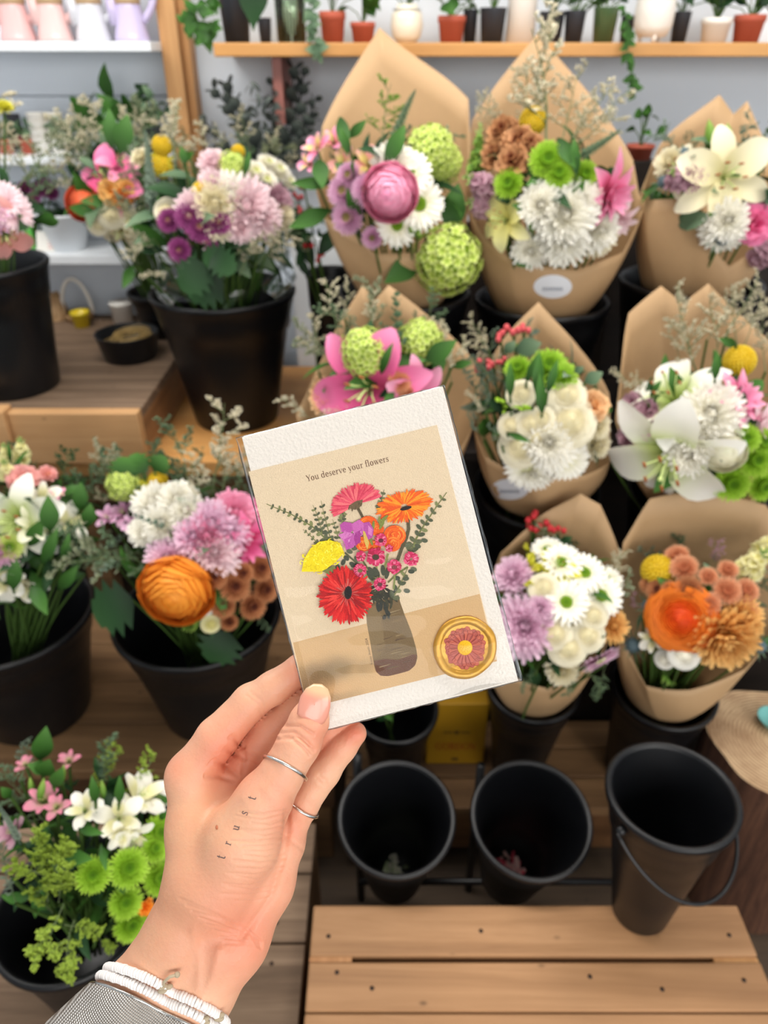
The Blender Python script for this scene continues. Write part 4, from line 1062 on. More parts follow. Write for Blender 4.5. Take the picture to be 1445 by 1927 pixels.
# bead strands
arm_ax = (Vector(hl(330, 1640, 5))-Vector(hl(-60, 2080, 5))).normalized()
def strand(xy, dz, tilt, nb, r, name, lab):
    c = Vector(hl(xy[0], xy[1], dz)); ax = tilt.normalized()
    L_ = loop(CAPS['arm'], c, ax, 160, r*.8)
    # arc-length resample
    L_.append(L_[0]); ds = [0]
    for i in range(1, len(L_)): ds.append(ds[-1]+(L_[i]-L_[i-1]).length)
    mb = MB(); n = int(ds[-1]/nb); j = 0; rg = random.Random(9)
    for k in range(n):
        s = ds[-1]*k/n
        while ds[j+1] < s: j += 1
        t = (s-ds[j])/(ds[j+1]-ds[j]); p = L_[j].lerp(L_[j+1], t); d = (L_[j+1]-L_[j]).normalized()
        rr = r*rg.uniform(.93, 1.07); hb = nb*.5
        M_ = basis(d, loc=p, up=Vector((.3, .2, .9)))
        mb.lathe([(rr*.3, -hb), (rr*.85, -hb), (rr, -hb*.5), (rr, hb*.5), (rr*.85, hb), (rr*.3, hb)], 12, M=M_)
    o = child(mb, name, plain('bead_white', (240, 234, 230), .45), lab=lab)
    return L_, o
wt = Vector((0, 0, 0))
b1, o1 = strand((182, 1795), 5, Vector((.648, .764, -.9)), .0017, .0024, 'bead_bracelet', 'white bead strand nearer the hand')
b2, o2 = strand((158, 1842), 5, Vector((.648, .764, -.9)), .0017, .0024, 'bead_bracelet', 'white bead strand against the watch band')
# knots of cord on the strands
M_cord = plain('cord', (176, 160, 134), .8)
def near(L_, x, y):
    q = (Minv @ Hp(x, y, 0)); d = (q-EL).normalized()
    best = min((p for p in L_ if p.z > 0), key=lambda p: ((p-EL)-d*((p-EL).dot(d))).length)
    return best
def knot(L_, px, py, par, tail=False):
    X, Y = pc(px, py); p = near(L_, X, Y); mb = MB(); rg = random.Random(int(px))
    for k in range(5): mb.ball(p+Vector((rg.gauss(0, .0011), rg.gauss(0, .0009), .0008+rg.uniform(0, .001))), .0018, 10, 6, sq=(1.2, .8, .8))
    if tail:
        T_ = [p+Vector((0, .001, .001)), p+Vector((.002, .005, .004)), p+Vector((.006, .0075, .005)), p+Vector((.0105, .0065, .003))]
        pts = []
        for i in range(3):
            for t in (0, .25, .5, .75): pts.append(T_[i].lerp(T_[i+1], t))
        mb.tube(pts, .0008, 6)
        mb.ball(pts[-1], .0016, 8, 5)
    child(mb, 'cord_knot', M_cord, par=None)
knot(b1, 316, 1848, o1, True); knot(b1, 413, 1905, o1); knot(b2, 388, 1915, o2)
# woven steel watch band
c0 = Vector(hl(126, 1888, 5)); rows = []; ds_ = []
for k in range(14):
    c = c0-arm_ax*(.0025*k); rows.append(loop(CAPS['arm'], c, Vector((.648, .764, -.9)), 120, .0030+(.0004 if 0 < k < 13 else 0)))
for row in rows: row.append(row[0])
mb = MB(); mb.grid(rows)
m, nt, b = newmat('steel_mesh'); N = nt.nodes.new; L = nt.links.new
b.inputs['Metallic'].default_value = .75; b.inputs['Roughness'].default_value = .42; b.inputs['Base Color'].default_value = rgb(200, 194, 186)
tc = N('ShaderNodeTexCoord'); mp = N('ShaderNodeMapping'); 
ax2 = arm_ax.cross(Vector((0, 0, 1))).normalized()
Rm = Matrix((ax2, arm_ax, Vector((0, 0, 1)))).to_3x3(); mp.inputs['Rotation'].default_value = Rm.to_euler()
L(tc.outputs['Object'], mp.inputs['Vector'])
wv = N('ShaderNodeTexWave'); wv.inputs['Scale'].default_value = 290; wv.bands_direction = 'X'; L(mp.outputs['Vector'], wv.inputs['Vector'])
wv2 = N('ShaderNodeTexWave'); wv2.inputs['Scale'].default_value = 240; wv2.bands_direction = 'Y'; L(mp.outputs['Vector'], wv2.inputs['Vector'])
mu = N('ShaderNodeMath'); mu.operation = 'MULTIPLY'; L(wv.outputs['Fac'], mu.inputs[0]); L(wv2.outputs['Fac'], mu.inputs[1])
cr = N('ShaderNodeValToRGB'); cr.color_ramp.elements[0].color = rgb(146, 136, 126); cr.color_ramp.elements[1].color = rgb(252, 248, 242); cr.color_ramp.elements[0].position = .08; cr.color_ramp.elements[1].position = .5
L(mu.outputs['Value'], cr.inputs['Fac']); L(cr.outputs['Color'], b.inputs['Base Color'])
bp = N('ShaderNodeBump'); bp.inputs['Strength'].default_value = .8; bp.inputs['Distance'].default_value = .0006; L(mu.outputs['Value'], bp.inputs['Height']); L(bp.outputs['Normal'], b.inputs['Normal'])
wb = child(mb, 'watch_band', m, lab='woven silver steel watch band'); solid(wb, .0011)
mb = MB(); mb.tube(rows[0]+rows[0][1:2], .0008, 8, caps=False); child(mb, 'band_edge', plain('steel', (206, 204, 200), .2, metal=1), par=wb)
# ------------------------------------------------------------------ flower heads (unit radius, facing +z)
def petal(mb, az, el, L, Wd, r0=0, z0=0, bend=0, cup=.15, prof=(.35, .9, 1, .75, .15), n=4, mi=0, ruf=0, twist=0, t0=0, t1=1, rg=random):
    """one petal: leaves the centre at azimuth az and elevation el and curves by bend"""
    rows = []; x, z = r0, z0; a = el; ca, sa = math.cos(az), math.sin(az); ts = []
    for i in range(n+1):
        t = i/n; k = t*(len(prof)-1); j = min(int(k), len(prof)-2); w = (prof[j]+(prof[j+1]-prof[j])*(k-j))*Wd/2
        nx, nz = -math.sin(a), math.cos(a)
        row = []
        for s in (-1, -.4, .4, 1) if cup or ruf else (-1, 1):
            lift = cup*w*s*s + (ruf*rg.uniform(-1, 1)*t if ruf else 0)
            px = x+nx*lift; pz = z+nz*lift; py = w*s
            if twist:
                q = twist*t; py, pz2 = py*math.cos(q), pz+py*math.sin(q); pz = pz2
            row.append((px*ca-py*sa, px*sa+py*ca, pz))
        rows.append(row); ts.append(t0+(t1-t0)*t)
        x += math.cos(a)*L/n; z += math.sin(a)*L/n; a += bend/n
    mb.grid(rows, mi=mi, ts=ts)
RAD = math.radians
def f_mum(rg, layers=9, n0=25, W_=.235, tight=1.0, prof=(.5, .85, 1, .97, .8, .4)):
    """shaggy decorative chrysanthemum"""
    mb = MB()
    for k in range(layers):
        f = k/(layers-1); n = int(n0*(1-.55*f)); el = RAD(-8+78*f**1.1); L = 1.0*(1-.62*f)
        for i in range(n):
            petal(mb, 2*PI*(i+.5*(k % 2)+rg.uniform(-.25, .25))/n, el+rg.uniform(-.14, .14), L*rg.uniform(.88, 1.06), W_*(1-.3*f), .08*(1-f), .05+.22*f, bend=RAD(rg.uniform(15, 55)+25*f)*tight, cup=.5, prof=prof, n=4, t0=.25*(1-f), rg=rg)
    return mb, None
def f_button(rg, n0=33, disc=.36):
    """button chrysanthemum: rings of short spoon petals round a flat centre"""
    mb = MB(); c = MB()
    for k in range(6):
        f = k/5; n = int(n0*(1-.35*f)); rr = .62-.3*f; el = RAD(2+56*f)
        for i in range(n):
            petal(mb, 2*PI*(i+.5*(k % 2)+rg.uniform(-.2, .2))/n, el+rg.uniform(-.1, .1), (.48-.16*f)*rg.uniform(.9, 1.1), .135, rr-.1, .12+.2*f, bend=RAD(34), cup=.6, prof=(.7, .95, 1, .3), n=3, t0=.25*(1-f), rg=rg)
    for i in range(90):
        r = disc*math.sqrt((i+.5)/90); a = 2.399*i
        c.ball((r*math.cos(a), r*math.sin(a), .45-.05*(1-r/disc)), .045, 5, 3, t=r/disc)
    c.lathe([(disc+.04, .36), (disc*.7, .38), (.02, .36)], 14)
    mb.lathe([(.05, -.12), (.3, -.06), (.55, .06), (.4, .2)], 12)
    return mb, c
def f_daisy(rg, n=24, layers=2, W_=.22):
    mb = MB(); c = MB()
    for k in range(layers):
        for i in range(n-3*k):
            petal(mb, 2*PI*(i+.5*(k % 2)+rg.uniform(-.22, .22))/(n-3*k), RAD(6+12*k)+rg.uniform(-.08, .08), (.8-.08*k)*rg.uniform(.92, 1.05), W_, .2, .04*k, bend=RAD(-14), cup=.35, prof=(.5, .85, 1, .95, .75, .2), n=5, rg=rg)
    for i in range(70):
        r = .25*math.sqrt((i+.5)/70); a = 2.399*i; c.ball((r*math.cos(a), r*math.sin(a), .1+.06*(1-(r/.25)**2)), .036, 5, 3, t=r/.25)
    c.lathe([(.26, 0), (.25, .1), (.02, .15)], 14)
    return mb, c
def f_ranunculus(rg, open_=1.0):
    """many paper-thin petals wrapped round a ball, closing towards the middle"""
    mb = MB(); n_l = 14
    for k in range(n_l):
        f = k/(n_l-1); n = 7 if k < 6 else (5 if k < 10 else 4)
        for i in range(n):
            a0 = 2*PI*(i/n)+1.9*k+rg.uniform(-.08, .08); hw = PI/n*rg.uniform(1.2, 1.5); rows = []
            e0 = -70+70*f; e1 = 14+62*f**.8+rg.uniform(-7, 5); lift = .05+(1-f)*.17
            for j in range(5):
                q = j/4; e = RAD(e0+(e1-e0)*q); row = []
                R = 1.0-.30*f+lift*q*q
                for s in (-1, -.5, 0, .5, 1):
                    es = e-RAD(9)*s*s*q; a = a0+hw*s*(.55+.45*math.sin(PI*min(1, .2+q*.55))); rr = R+.025*rg.uniform(-1, 1)*(j == 4)
                    row.append((rr*math.cos(es)*math.cos(a), rr*math.cos(es)*math.sin(a), rr*math.sin(es)*.82+.1+.24*f))
                rows.append(row)
            mb.grid(rows, ts=[.1, .3, .5, .75, 1])
    mb.ball((0, 0, .28), .62, 16, 12, t=.7, sq=(1, 1, 1.08))
    return mb, None
def f_rose(rg):
    """half-open rose: overlapping petals round a tight whorl"""
    mb = MB()
    for k in range(13):
        f = k/12; n = 5 if k < 4 else (4 if k < 8 else 3); R = .98-.93*f
        lip = .2*(1-f)**1.5
        for i in range(n):
            a0 = 2*PI*(i/n)+2.1*k+rg.uniform(-.1, .1); hw = PI/n*rg.uniform(1.15, 1.4); rows = []
            top = .02+.62*f**.75
            for j, (q, w) in enumerate(((.0, .45), (.35, .8), (.7, 1.0), (.9, 1.0), (1.0, .93))):
                row = []; rr = R*(.62+.38*math.sin(PI/2*min(1, q/.75)))+(lip if j == 4 else (lip*.4 if j == 3 else 0))
                zz = -.45+(top+.45)*q-(.10*(1-f) if j == 4 else 0)
                for s in (-1, -.5, 0, .5, 1):
                    a = a0+hw*s*w; r2 = rr*(1+.05*s*(.5 if s > 0 else -.2)); row.append((r2*math.cos(a), r2*math.sin(a), zz-.10*s*s*(1-.4*f)*q))
                rows.append(row)
            mb.grid(rows, ts=[.2*f, .3, .6, .85, 1])
    mb.lathe([(.86, -.3), (.8, -.08), (.6, .16), (.35, .38), (.12, .54), (.02, .56)], 20)
    mb.ball((0, 0, .36), .14, 10, 8, t=.4, sq=(1, 1, 1.8))
    return mb, None
def f_carnation(rg, n=60, ruf=.09):
    mb = MB()
    for i in range(n):
        f = i/n; petal(mb, 2.399*i, RAD(78-82*math.sqrt(f))+rg.uniform(-.15, .15), .95*rg.uniform(.85, 1.05)*(.72+.28*f), .5, .03, .0, bend=RAD(25)*f, cup=.2, prof=(.15, .35, .75, 1.15, 1.0), n=4, ruf=ruf, twist=rg.uniform(-.7, .7), rg=rg)
    return mb, None
def f_snowball(rg, n=120):
    """viburnum ball: a sphere of tiny four-petalled florets"""
    mb = MB()
    for i in range(n):
        z = 1-2*(i+.5)/n*.86; a = 2.399*i; r = math.sqrt(max(0, 1-z*z)); R = rg.uniform(.86, 1.02)
        d = Vector((r*math.cos(a), r*math.sin(a), z)); M_ = basis(d+Vector((rg.gauss(0, .2), rg.gauss(0, .2), rg.gauss(0, .2))), spin=rg.random()*6, loc=d*R)
        fl = MB()
        for q in range(5): petal(fl, 2*PI*q/5, RAD(18), .17, .15, .01, 0, bend=RAD(-30), cup=.2, prof=(.4, 1, .9, .4), n=2, rg=rg)
        mb.merge(fl, M_)
    mb.ball((0, 0, 0), .8, 14, 10, t=0)
    return mb, None
def f_craspedia(rg):
    mb = MB(); mb.ball((0, 0, 0), .92, 20, 14, t=.1)
    for i in range(230):
        z = 1-2*(i+.5)/230; a = 2.399*i; r = math.sqrt(1-z*z); mb.ball((.95*r*math.cos(a), .95*r*math.sin(a), .95*z), .095, 5, 4, t=.55+.45*rg.random())
    return mb, None
def f_lily(rg, open_=1.0):
    mb = MB(); c = MB()
    for k in range(6):
        inner = k % 2
        petal(mb, 2*PI*k/6+rg.uniform(-.08, .08), RAD(52-22*open_)+.12*inner, 1.22*rg.uniform(.94, 1.05), .76 if inner else .56, .03, -.25+.02*inner, bend=RAD(-62*open_-rg.uniform(0, 22)), cup=.22, prof=(.25, .62, .93, 1, .93, .68, .14), n=9, ruf=.01, rg=rg)
    for k in range(6):
        a = 2*PI*k/6+.3; p = [Vector((.03*math.cos(a), .03*math.sin(a), -.2)), Vector((.16*math.cos(a), .16*math.sin(a), .22)), Vector((.3*math.cos(a), .3*math.sin(a), .46))]
        c.tube(p, .014, 5, 0); c.ball(p[-1], .05, 6, 4, 1, sq=(.6, 1.5, .6))
    c.tube([(0, 0, -.2), (0, 0, .3), (.05, .02, .62)], .022, 6, 0); c.ball((.05, .02, .63), .045, 6, 4, 0)
    return mb, c
def f_lilyd(rg):
    """double lily with many layered petals"""
    mb = MB()
    for k in range(4):
        f = k/3
        for i in range(6 if k < 2 else 5):
            petal(mb, 2*PI*(i+.5*(k % 2))/6+rg.uniform(-.12, .12), RAD(18+42*f), 1.2*(1-.35*f)*rg.uniform(.9, 1.05), .5*(1-.3*f), .03, -.12+.08*f, bend=RAD(-40+30*f), cup=.35, prof=(.22, .7, 1, .9, .5, .06), n=7, rg=rg)
    return mb, None
def f_astro(rg):
    """Peruvian lily: a loose funnel of six rounded petals"""
    mb = MB(); c = MB()
    for k in range(6):
        inner = k % 2
        petal(mb, 2*PI*k/6+rg.uniform(-.1, .1), RAD(58 if inner else 40), 1.05*rg.uniform(.9, 1.05), .42 if inner else .62, .04, -.35, bend=RAD(-38), cup=.3, prof=(.2, .5, .85, 1, .85, .35), n=6, mi=inner, rg=rg)
    for k in range(5): c.tube([(0, 0, -.3), (.06*math.cos(k*1.25), .06*math.sin(k*1.25), .1), (.16*math.cos(k*1.25), .16*math.sin(k*1.25), .3)], .015, 4)
    return mb, c
def f_bud(rg):
    mb = MB(); rows = []; ts = []
    for i in range(11):
        t = i/10; r = .32*math.sin(PI*min(1, t*1.02))**.7*(1-.35*t)+.01
        rows.append([(r*(1+.1*math.cos(3*a))*math.cos(a), r*(1+.1*math.cos(3*a))*math.sin(a), 2*t-.4) for a in [2*PI*k/12 for k in range(12)]]); ts.append(t)
    mb.grid(rows, True, ts=ts); return mb, None
def f_freesia(rg):
    mb = MB()
    for k in range(7):
        s = .5-.04*k; M_ = basis(Vector((.55*(rg.random()-.5)+.4, rg.uniform(-.5, .5), .8)), loc=(-.5+.2*k, .1*math.sin(k), .2-.02*k*k), sc=s)
        mb.merge(f_bud(rg)[0], M_)
    return mb, None
def f_berries(rg, n=5):
    mb = MB(); c = MB()
    for k in range(n):
        a = 2*PI*k/n+rg.uniform(-.3, .3); r = .55*rg.uniform(.7, 1.1)*(k > 0); p = Vector((r*math.cos(a), r*math.sin(a), .5+rg.uniform(-.25, .25)))
        mb.ball(p, .3, 12, 9, sq=(.9, .9, 1.15)); c.tube([(0, 0, -.7), p*.6+Vector((0, 0, -.2)), p-Vector((0, 0, .25))], .035, 5)
        for q in range(5): petal(c, 2*PI*q/5, RAD(-10), .25, .14, .02, 0, n=2, cup=0, prof=(.6, 1, .2)); 
        for v in range(len(c.v)-30, len(c.v)): c.v[v] = tuple(Vector(c.v[v])+p-Vector((0, 0, .3)))
    return mb, c
def f_thistle(rg):
    mb = MB(); c = MB()
    for i in range(90):
        z = 1-1.8*(i+.5)/90*.8; a = 2.399*i; r = math.sqrt(max(0, 1-z*z)); d = Vector((r*math.cos(a), r*math.sin(a), z))
        c.tube([d*.3, d*.55], [.03, .008], 4, caps=False)
    c.ball((0, 0, 0), .4, 10, 8)
    for i in range(11): petal(mb, 2*PI*i/11, RAD(8+rg.uniform(-8, 12)), 1.0, .2, .15, -.25, cup=.2, prof=(.6, 1, .5, .6, .25, .03), n=5, rg=rg)
    return mb, c
def f_spike(rg, n=90, L=4.0):
    """slender veronica spike tapering to its tip"""
    mb = MB()
    pts = [Vector((.18*math.sin(t*2.2), 0, L*t)) for t in [i/12 for i in range(13)]]
    mb.tube(pts, [.1-.06*i/12 for i in range(13)], 6, ts=[0]*13)
    for i in range(n):
        t = .12+.86*i/n; k = t*12; j = min(int(k), 11); p = pts[j].lerp(pts[j+1], k-j); a = 2.399*i; r = .3*(1-t)**.6+.05
        M_ = basis(Vector((math.cos(a), math.sin(a), .5)), loc=p+Vector((math.cos(a), math.sin(a), .2))*r*.5, sc=r)
        f_ = MB()
        for q in range(3): petal(f_, 2*PI*q/3, RAD(50), .9, .6, 0, 0, n=1, cup=0, prof=(1, .4), t0=.3+.7*(1-t))
        mb.merge(f_, M_)
    return mb, None
def f_stock(rg, n=26, L=3.0):
    """stem of small ruffled florets with buds at the tip"""
    mb = MB(); mb.tube([(0, 0, -.5), (0, 0, L)], .07, 5, 1, ts=[0, 0])
    for i in range(n):
        t = i/n; a = 2.399*i; s = .62*(1-.75*t)
        M_ = basis(Vector((math.cos(a), math.sin(a), .5+.6*t)), loc=(.35*(1-t)*math.cos(a), .35*(1-t)*math.sin(a), L*t), sc=s)
        if t < .72:
            f_ = MB()
            for q in range(6): petal(f_, 2*PI*q/6+rg.random(), RAD(rg.uniform(20, 60)), 1, .9, 0, 0, bend=RAD(-40), ruf=.12, n=3, prof=(.3, .8, 1.1, .8), rg=rg)
        else: f_ = f_bud(rg)[0]; f_.mi = [1]*len(f_.mi)
        mb.merge(f_, M_)
    return mb, None
def f_sprig(rg, dens=1.1, size=.04, spread=.55, arch=.3, two=True):
    """airy filler: a branching stem set with tiny papery flowers; unit length along z"""
    mb = MB()
    def br(p, d, L, r, lev):
        pts = [p]; n = 5 if lev == 0 else 4
        q = Vector(p); dd = Vector(d)
        for i in range(n):
            dd = (dd+Vector((rg.gauss(0, .12), rg.gauss(0, .12), .05))).normalized(); q = q+dd*L/n; pts.append(q.copy())
        mb.tube(pts, [r*(1-.6*i/n) for i in range(n+1)], 3, 0, caps=False, ts=[.2]*(n+1))
        if lev < 2:
            m = int((8 if lev == 0 else 4)*dens)
            for i in range(m):
                t = (.28 if lev == 0 else .2)+.7*i/m; k = t*n; j = min(int(k), n-1); o = pts[j].lerp(pts[j+1], k-j)
                a = rg.uniform(0, 2*PI); side = Vector((math.cos(a), math.sin(a), 0)); nd = (dd*(.6)+side*spread*2*(1-.3*t)).normalized()
                br(o, nd, L*(.42 if lev == 0 else .5)*(1-.45*t)*rg.uniform(.8, 1.2), r*.6, lev+1)
        if lev >= 1:
            m = int((7 if lev == 2 else 6)*dens)
            for i in range(m):
                t = .25+.75*i/m; k = t*n; j = min(int(k), n-1); o = pts[j].lerp(pts[j+1], k-j)
                for s in (1, 2):
                    a = rg.uniform(0, 2*PI); u = Vector((math.cos(a), math.sin(a), rg.uniform(.2, 1.2))).normalized()
                    w = u.orthogonal().normalized()*size*.35; e = o+u*size*rg.uniform(.6, 1.2)
                    mb.add([o, o.lerp(e, .6)+w, e, o.lerp(e, .6)-w], [(0, 1, 2, 3)], 1, [.3, .7, 1, .7])
    br(Vector((0, 0, 0)), Vector((rg.gauss(0, .1), rg.gauss(0, .1), 1)), 1.0, .011, 0)
    return mb, None
def f_leaf(rg, W_=.34, prof=(.12, .6, .95, 1, .8, .45, .04), bend=-35, n=8):
    mb = MB(); petal(mb, 0, RAD(62), 1, W_, 0, 0, bend=RAD(bend), cup=.25, prof=prof, n=n)
    return mb, None
def f_oakleaf(rg):
    mb = MB(); petal(mb, 0, RAD(50), 1, .8, 0, 0, bend=RAD(-40), cup=.15, prof=(.1, .5, .9, .55, 1.05, .6, .9, .5, .5, .1), n=9); return mb, None
def f_euc(rg):
    """eucalyptus twig with round paired leaves; unit length along z"""
    mb = MB(); pts = [Vector((.1*math.sin(2*t), .06*math.sin(3*t+1), t)) for t in [i/10 for i in range(11)]]
    mb.tube(pts, .012, 4, ts=[0]*11)
    for i in range(2, 11):
        for s in (0, PI):
            f_ = MB(); petal(f_, 0, RAD(25), .2*(1.15-.06*i), .19*(1.15-.05*i), .01, 0, bend=RAD(20), cup=.12, prof=(.2, .8, 1, .85, .3), n=4)
            mb.merge(f_, Matrix.Translation(pts[i]) @ Matrix.Rotation(1.57*(i % 2)+s+rg.uniform(-.3, .3), 4, 'Z'))
    return mb, None
GREEN = petalmat('stem_green', [(52, 78, 34), (96, 128, 60)], .5, trans=.15)
FKIND = {'mum': (f_mum, 'chrysanthemum'), 'button': (f_button, 'button_chrysanthemum'), 'daisy': (f_daisy, 'daisy'), 'ranunculus': (f_ranunculus, 'ranunculus'), 'rose': (f_rose, 'rose'),
         'carnation': (f_carnation, 'carnation'), 'snowball': (f_snowball, 'viburnum_ball'), 'billy': (f_craspedia, 'billy_button'), 'lily': (f_lily, 'lily'), 'lilyd': (f_lilyd, 'double_lily'), 'astro': (f_astro, 'peruvian_lily'),
         'bud': (f_bud, 'lily_bud'), 'freesia': (f_freesia, 'freesia_buds'), 'berries': (f_berries, 'berry_cluster'), 'thistle': (f_thistle, 'sea_holly'), 'spike': (f_spike, 'veronica_spike'), 'stock': (f_stock, 'stock_stem'),
         'sprig': (f_sprig, 'filler_sprig'), 'leaf': (f_leaf, 'leaf'), 'oakleaf': (f_oakleaf, 'lobed_leaf'), 'euc': (f_euc, 'eucalyptus_twig')}
CENTRE = {'button': 'flower_centre', 'daisy': 'flower_centre', 'lily': 'stamens', 'astro': 'stamens', 'berries': 'berry_stalks', 'thistle': 'flower_centre'}
# colours: petals base -> tip, then centre
C_ = {
 'white': [(240, 236, 200), (250, 246, 230), (250, 247, 238)], 'cream': [(226, 214, 158), (238, 228, 188), (242, 234, 208)], 'creamgreen': [(206, 214, 130), (240, 238, 200), (250, 246, 224)],
 'pink': [(226, 110, 150), (240, 140, 178), (246, 176, 202)], 'hotpink': [(214, 70, 120), (238, 104, 158), (248, 150, 190)], 'blush': [(226, 170, 178), (240, 206, 212), (246, 224, 228)],
 'lilac': [(176, 112, 146), (212, 156, 190), (232, 190, 214)], 'lilacpale': [(214, 160, 188), (234, 190, 214), (244, 214, 230)], 'rosepink': [(232, 84, 138), (246, 130, 174), (252, 184, 210)], 'purple': [(110, 40, 92), (150, 62, 126), (178, 96, 152)], 'mauve': [(140, 92, 110), (178, 128, 146), (204, 166, 178)],
 'green': [(120, 160, 30), (156, 200, 44), (190, 224, 90)], 'lime': [(150, 180, 56), (202, 218, 106), (226, 236, 156)], 'yellow': [(206, 168, 20), (232, 196, 34), (244, 216, 70)], 'yelgreen': [(180, 180, 30), (210, 206, 50), (228, 222, 90)],
 'orange': [(226, 96, 14), (240, 128, 24), (248, 164, 60)], 'coral': [(206, 62, 34), (232, 88, 52), (244, 128, 86)], 'peach': [(224, 150, 80), (240, 184, 122), (248, 208, 160)], 'gold': [(206, 138, 52), (230, 170, 88), (242, 196, 124)],
 'bronze': [(122, 62, 38), (178, 108, 70), (214, 154, 108)], 'apricot': [(196, 112, 70), (224, 152, 108), (240, 186, 148)], 'brown': [(64, 22, 18), (128, 62, 38), (214, 160, 112)], 'lilywhite': [(140, 168, 62), (192, 206, 128), (240, 240, 218), (250, 247, 238), (250, 248, 240)], 'fireorange': [(196, 40, 14), (224, 78, 22), (242, 134, 44)], 'berry': [(206, 70, 80), (226, 100, 104), (236, 130, 128)], 'red': [(186, 36, 46), (206, 56, 62), (222, 86, 86)],
 'leaf': [(38, 72, 26), (58, 102, 38), (78, 124, 52)], 'darkleaf': [(22, 46, 24), (34, 66, 34), (48, 84, 44)], 'dusk': [(58, 64, 62), (80, 88, 84), (102, 110, 102)], 'filldark': [(88, 98, 72), (132, 140, 110), (166, 170, 140)], 'grey': [(84, 104, 88), (112, 132, 114), (140, 156, 138)], 'greygreen': [(70, 96, 72), (96, 122, 92), (120, 142, 110)], 'fill': [(150, 140, 110), (206, 196, 166), (228, 220, 196)], 'golden': [(100, 128, 34), (140, 168, 52), (176, 196, 84)],
 'peachpink': [(232, 176, 130), (232, 158, 150), (238, 176, 170)], 'fire': [(196, 40, 16), (226, 78, 24), (240, 140, 50)], 'budgreen': [(80, 122, 40), (112, 152, 58), (150, 178, 84)], 'paleyellow': [(216, 206, 110), (236, 228, 150), (244, 238, 190)], 'pinkgreen': [(160, 180, 90), (214, 150, 160), (222, 130, 156)],
}
CEN = {'green': [(60, 96, 16), (96, 140, 24), (130, 170, 40)], 'daisy': [(84, 124, 20), (110, 150, 30), (140, 168, 50)], 'bronze': [(64, 28, 20), (92, 44, 30), (130, 72, 46)], 'lilac': [(120, 112, 50), (140, 120, 80), (160, 110, 140)], 'purple': [(140, 120, 60), (130, 70, 90), (110, 40, 90)], 'apricot': [(140, 70, 44), (180, 104, 70), (204, 132, 94)], 'white': [(170, 180, 90), (214, 214, 150), (236, 234, 200)]}
CACHEF = {}
def flower_mesh(kind, col, cen=None, var=0, **kw):
    key = (kind, col, cen, var, tuple(sorted(kw.items())))
    if key in CACHEF: return CACHEF[key]
    rg = random.Random(str(key))
    mb, c = FKIND[kind][0](rg, **kw)
    pm = petalmat('petal_'+col, C_[col], .5, trans=.2)
    mats = [pm, pm]
    if kind == 'sprig': mats = [petalmat('sprig_stem', [(96, 112, 74), (130, 140, 98)], trans=0), pm]
    if kind == 'stock': mats = [pm, petalmat('stock_bud', [(120, 150, 76), (170, 190, 110)], trans=.1)]
    if kind == 'astro' and col in ('white', 'pink', 'peachpink'): mats = [pm, petalmat('streak_'+col, [C_[col][0], (226, 206, 120) if col != 'white' else (232, 226, 170), C_[col][2]], trans=.2)]
    me = mb.mesh(FKIND[kind][1], mats)
    ce = None
    if c:
        cm = petalmat('centre_'+(cen or col), CEN.get(cen or col, CEN['green']), trans=0)
        cms = [cm]
        if kind == 'lily': cms = [petalmat('filament', [(176, 196, 110), (206, 216, 150)], trans=0), plain('anther', (150, 84, 40), .8)]
        if kind == 'astro': cms = [petalmat('filament', [(176, 196, 110), (206, 216, 150)], trans=0)]
        if kind == 'berries': cms = [GREEN]
        if kind == 'thistle': cms = [petalmat('thistle_cone', [(70, 92, 96), (120, 140, 150)], trans=0)]
        ce = c.mesh(CENTRE[kind], cms)
    CACHEF[key] = (me, ce)
    return me, ce
def place(par, kind, col, M, cen=None, var=0, label=None, name=None, **kw):
    me, ce = flower_mesh(kind, col, cen, var, **kw)
    o = bpy.data.objects.new(name or FKIND[kind][1], me); link(o, par); o.matrix_world = M
    if ce:
        c = bpy.data.objects.new(CENTRE[kind], ce); link(c, o)
    if label: o['label'] = label
    return o
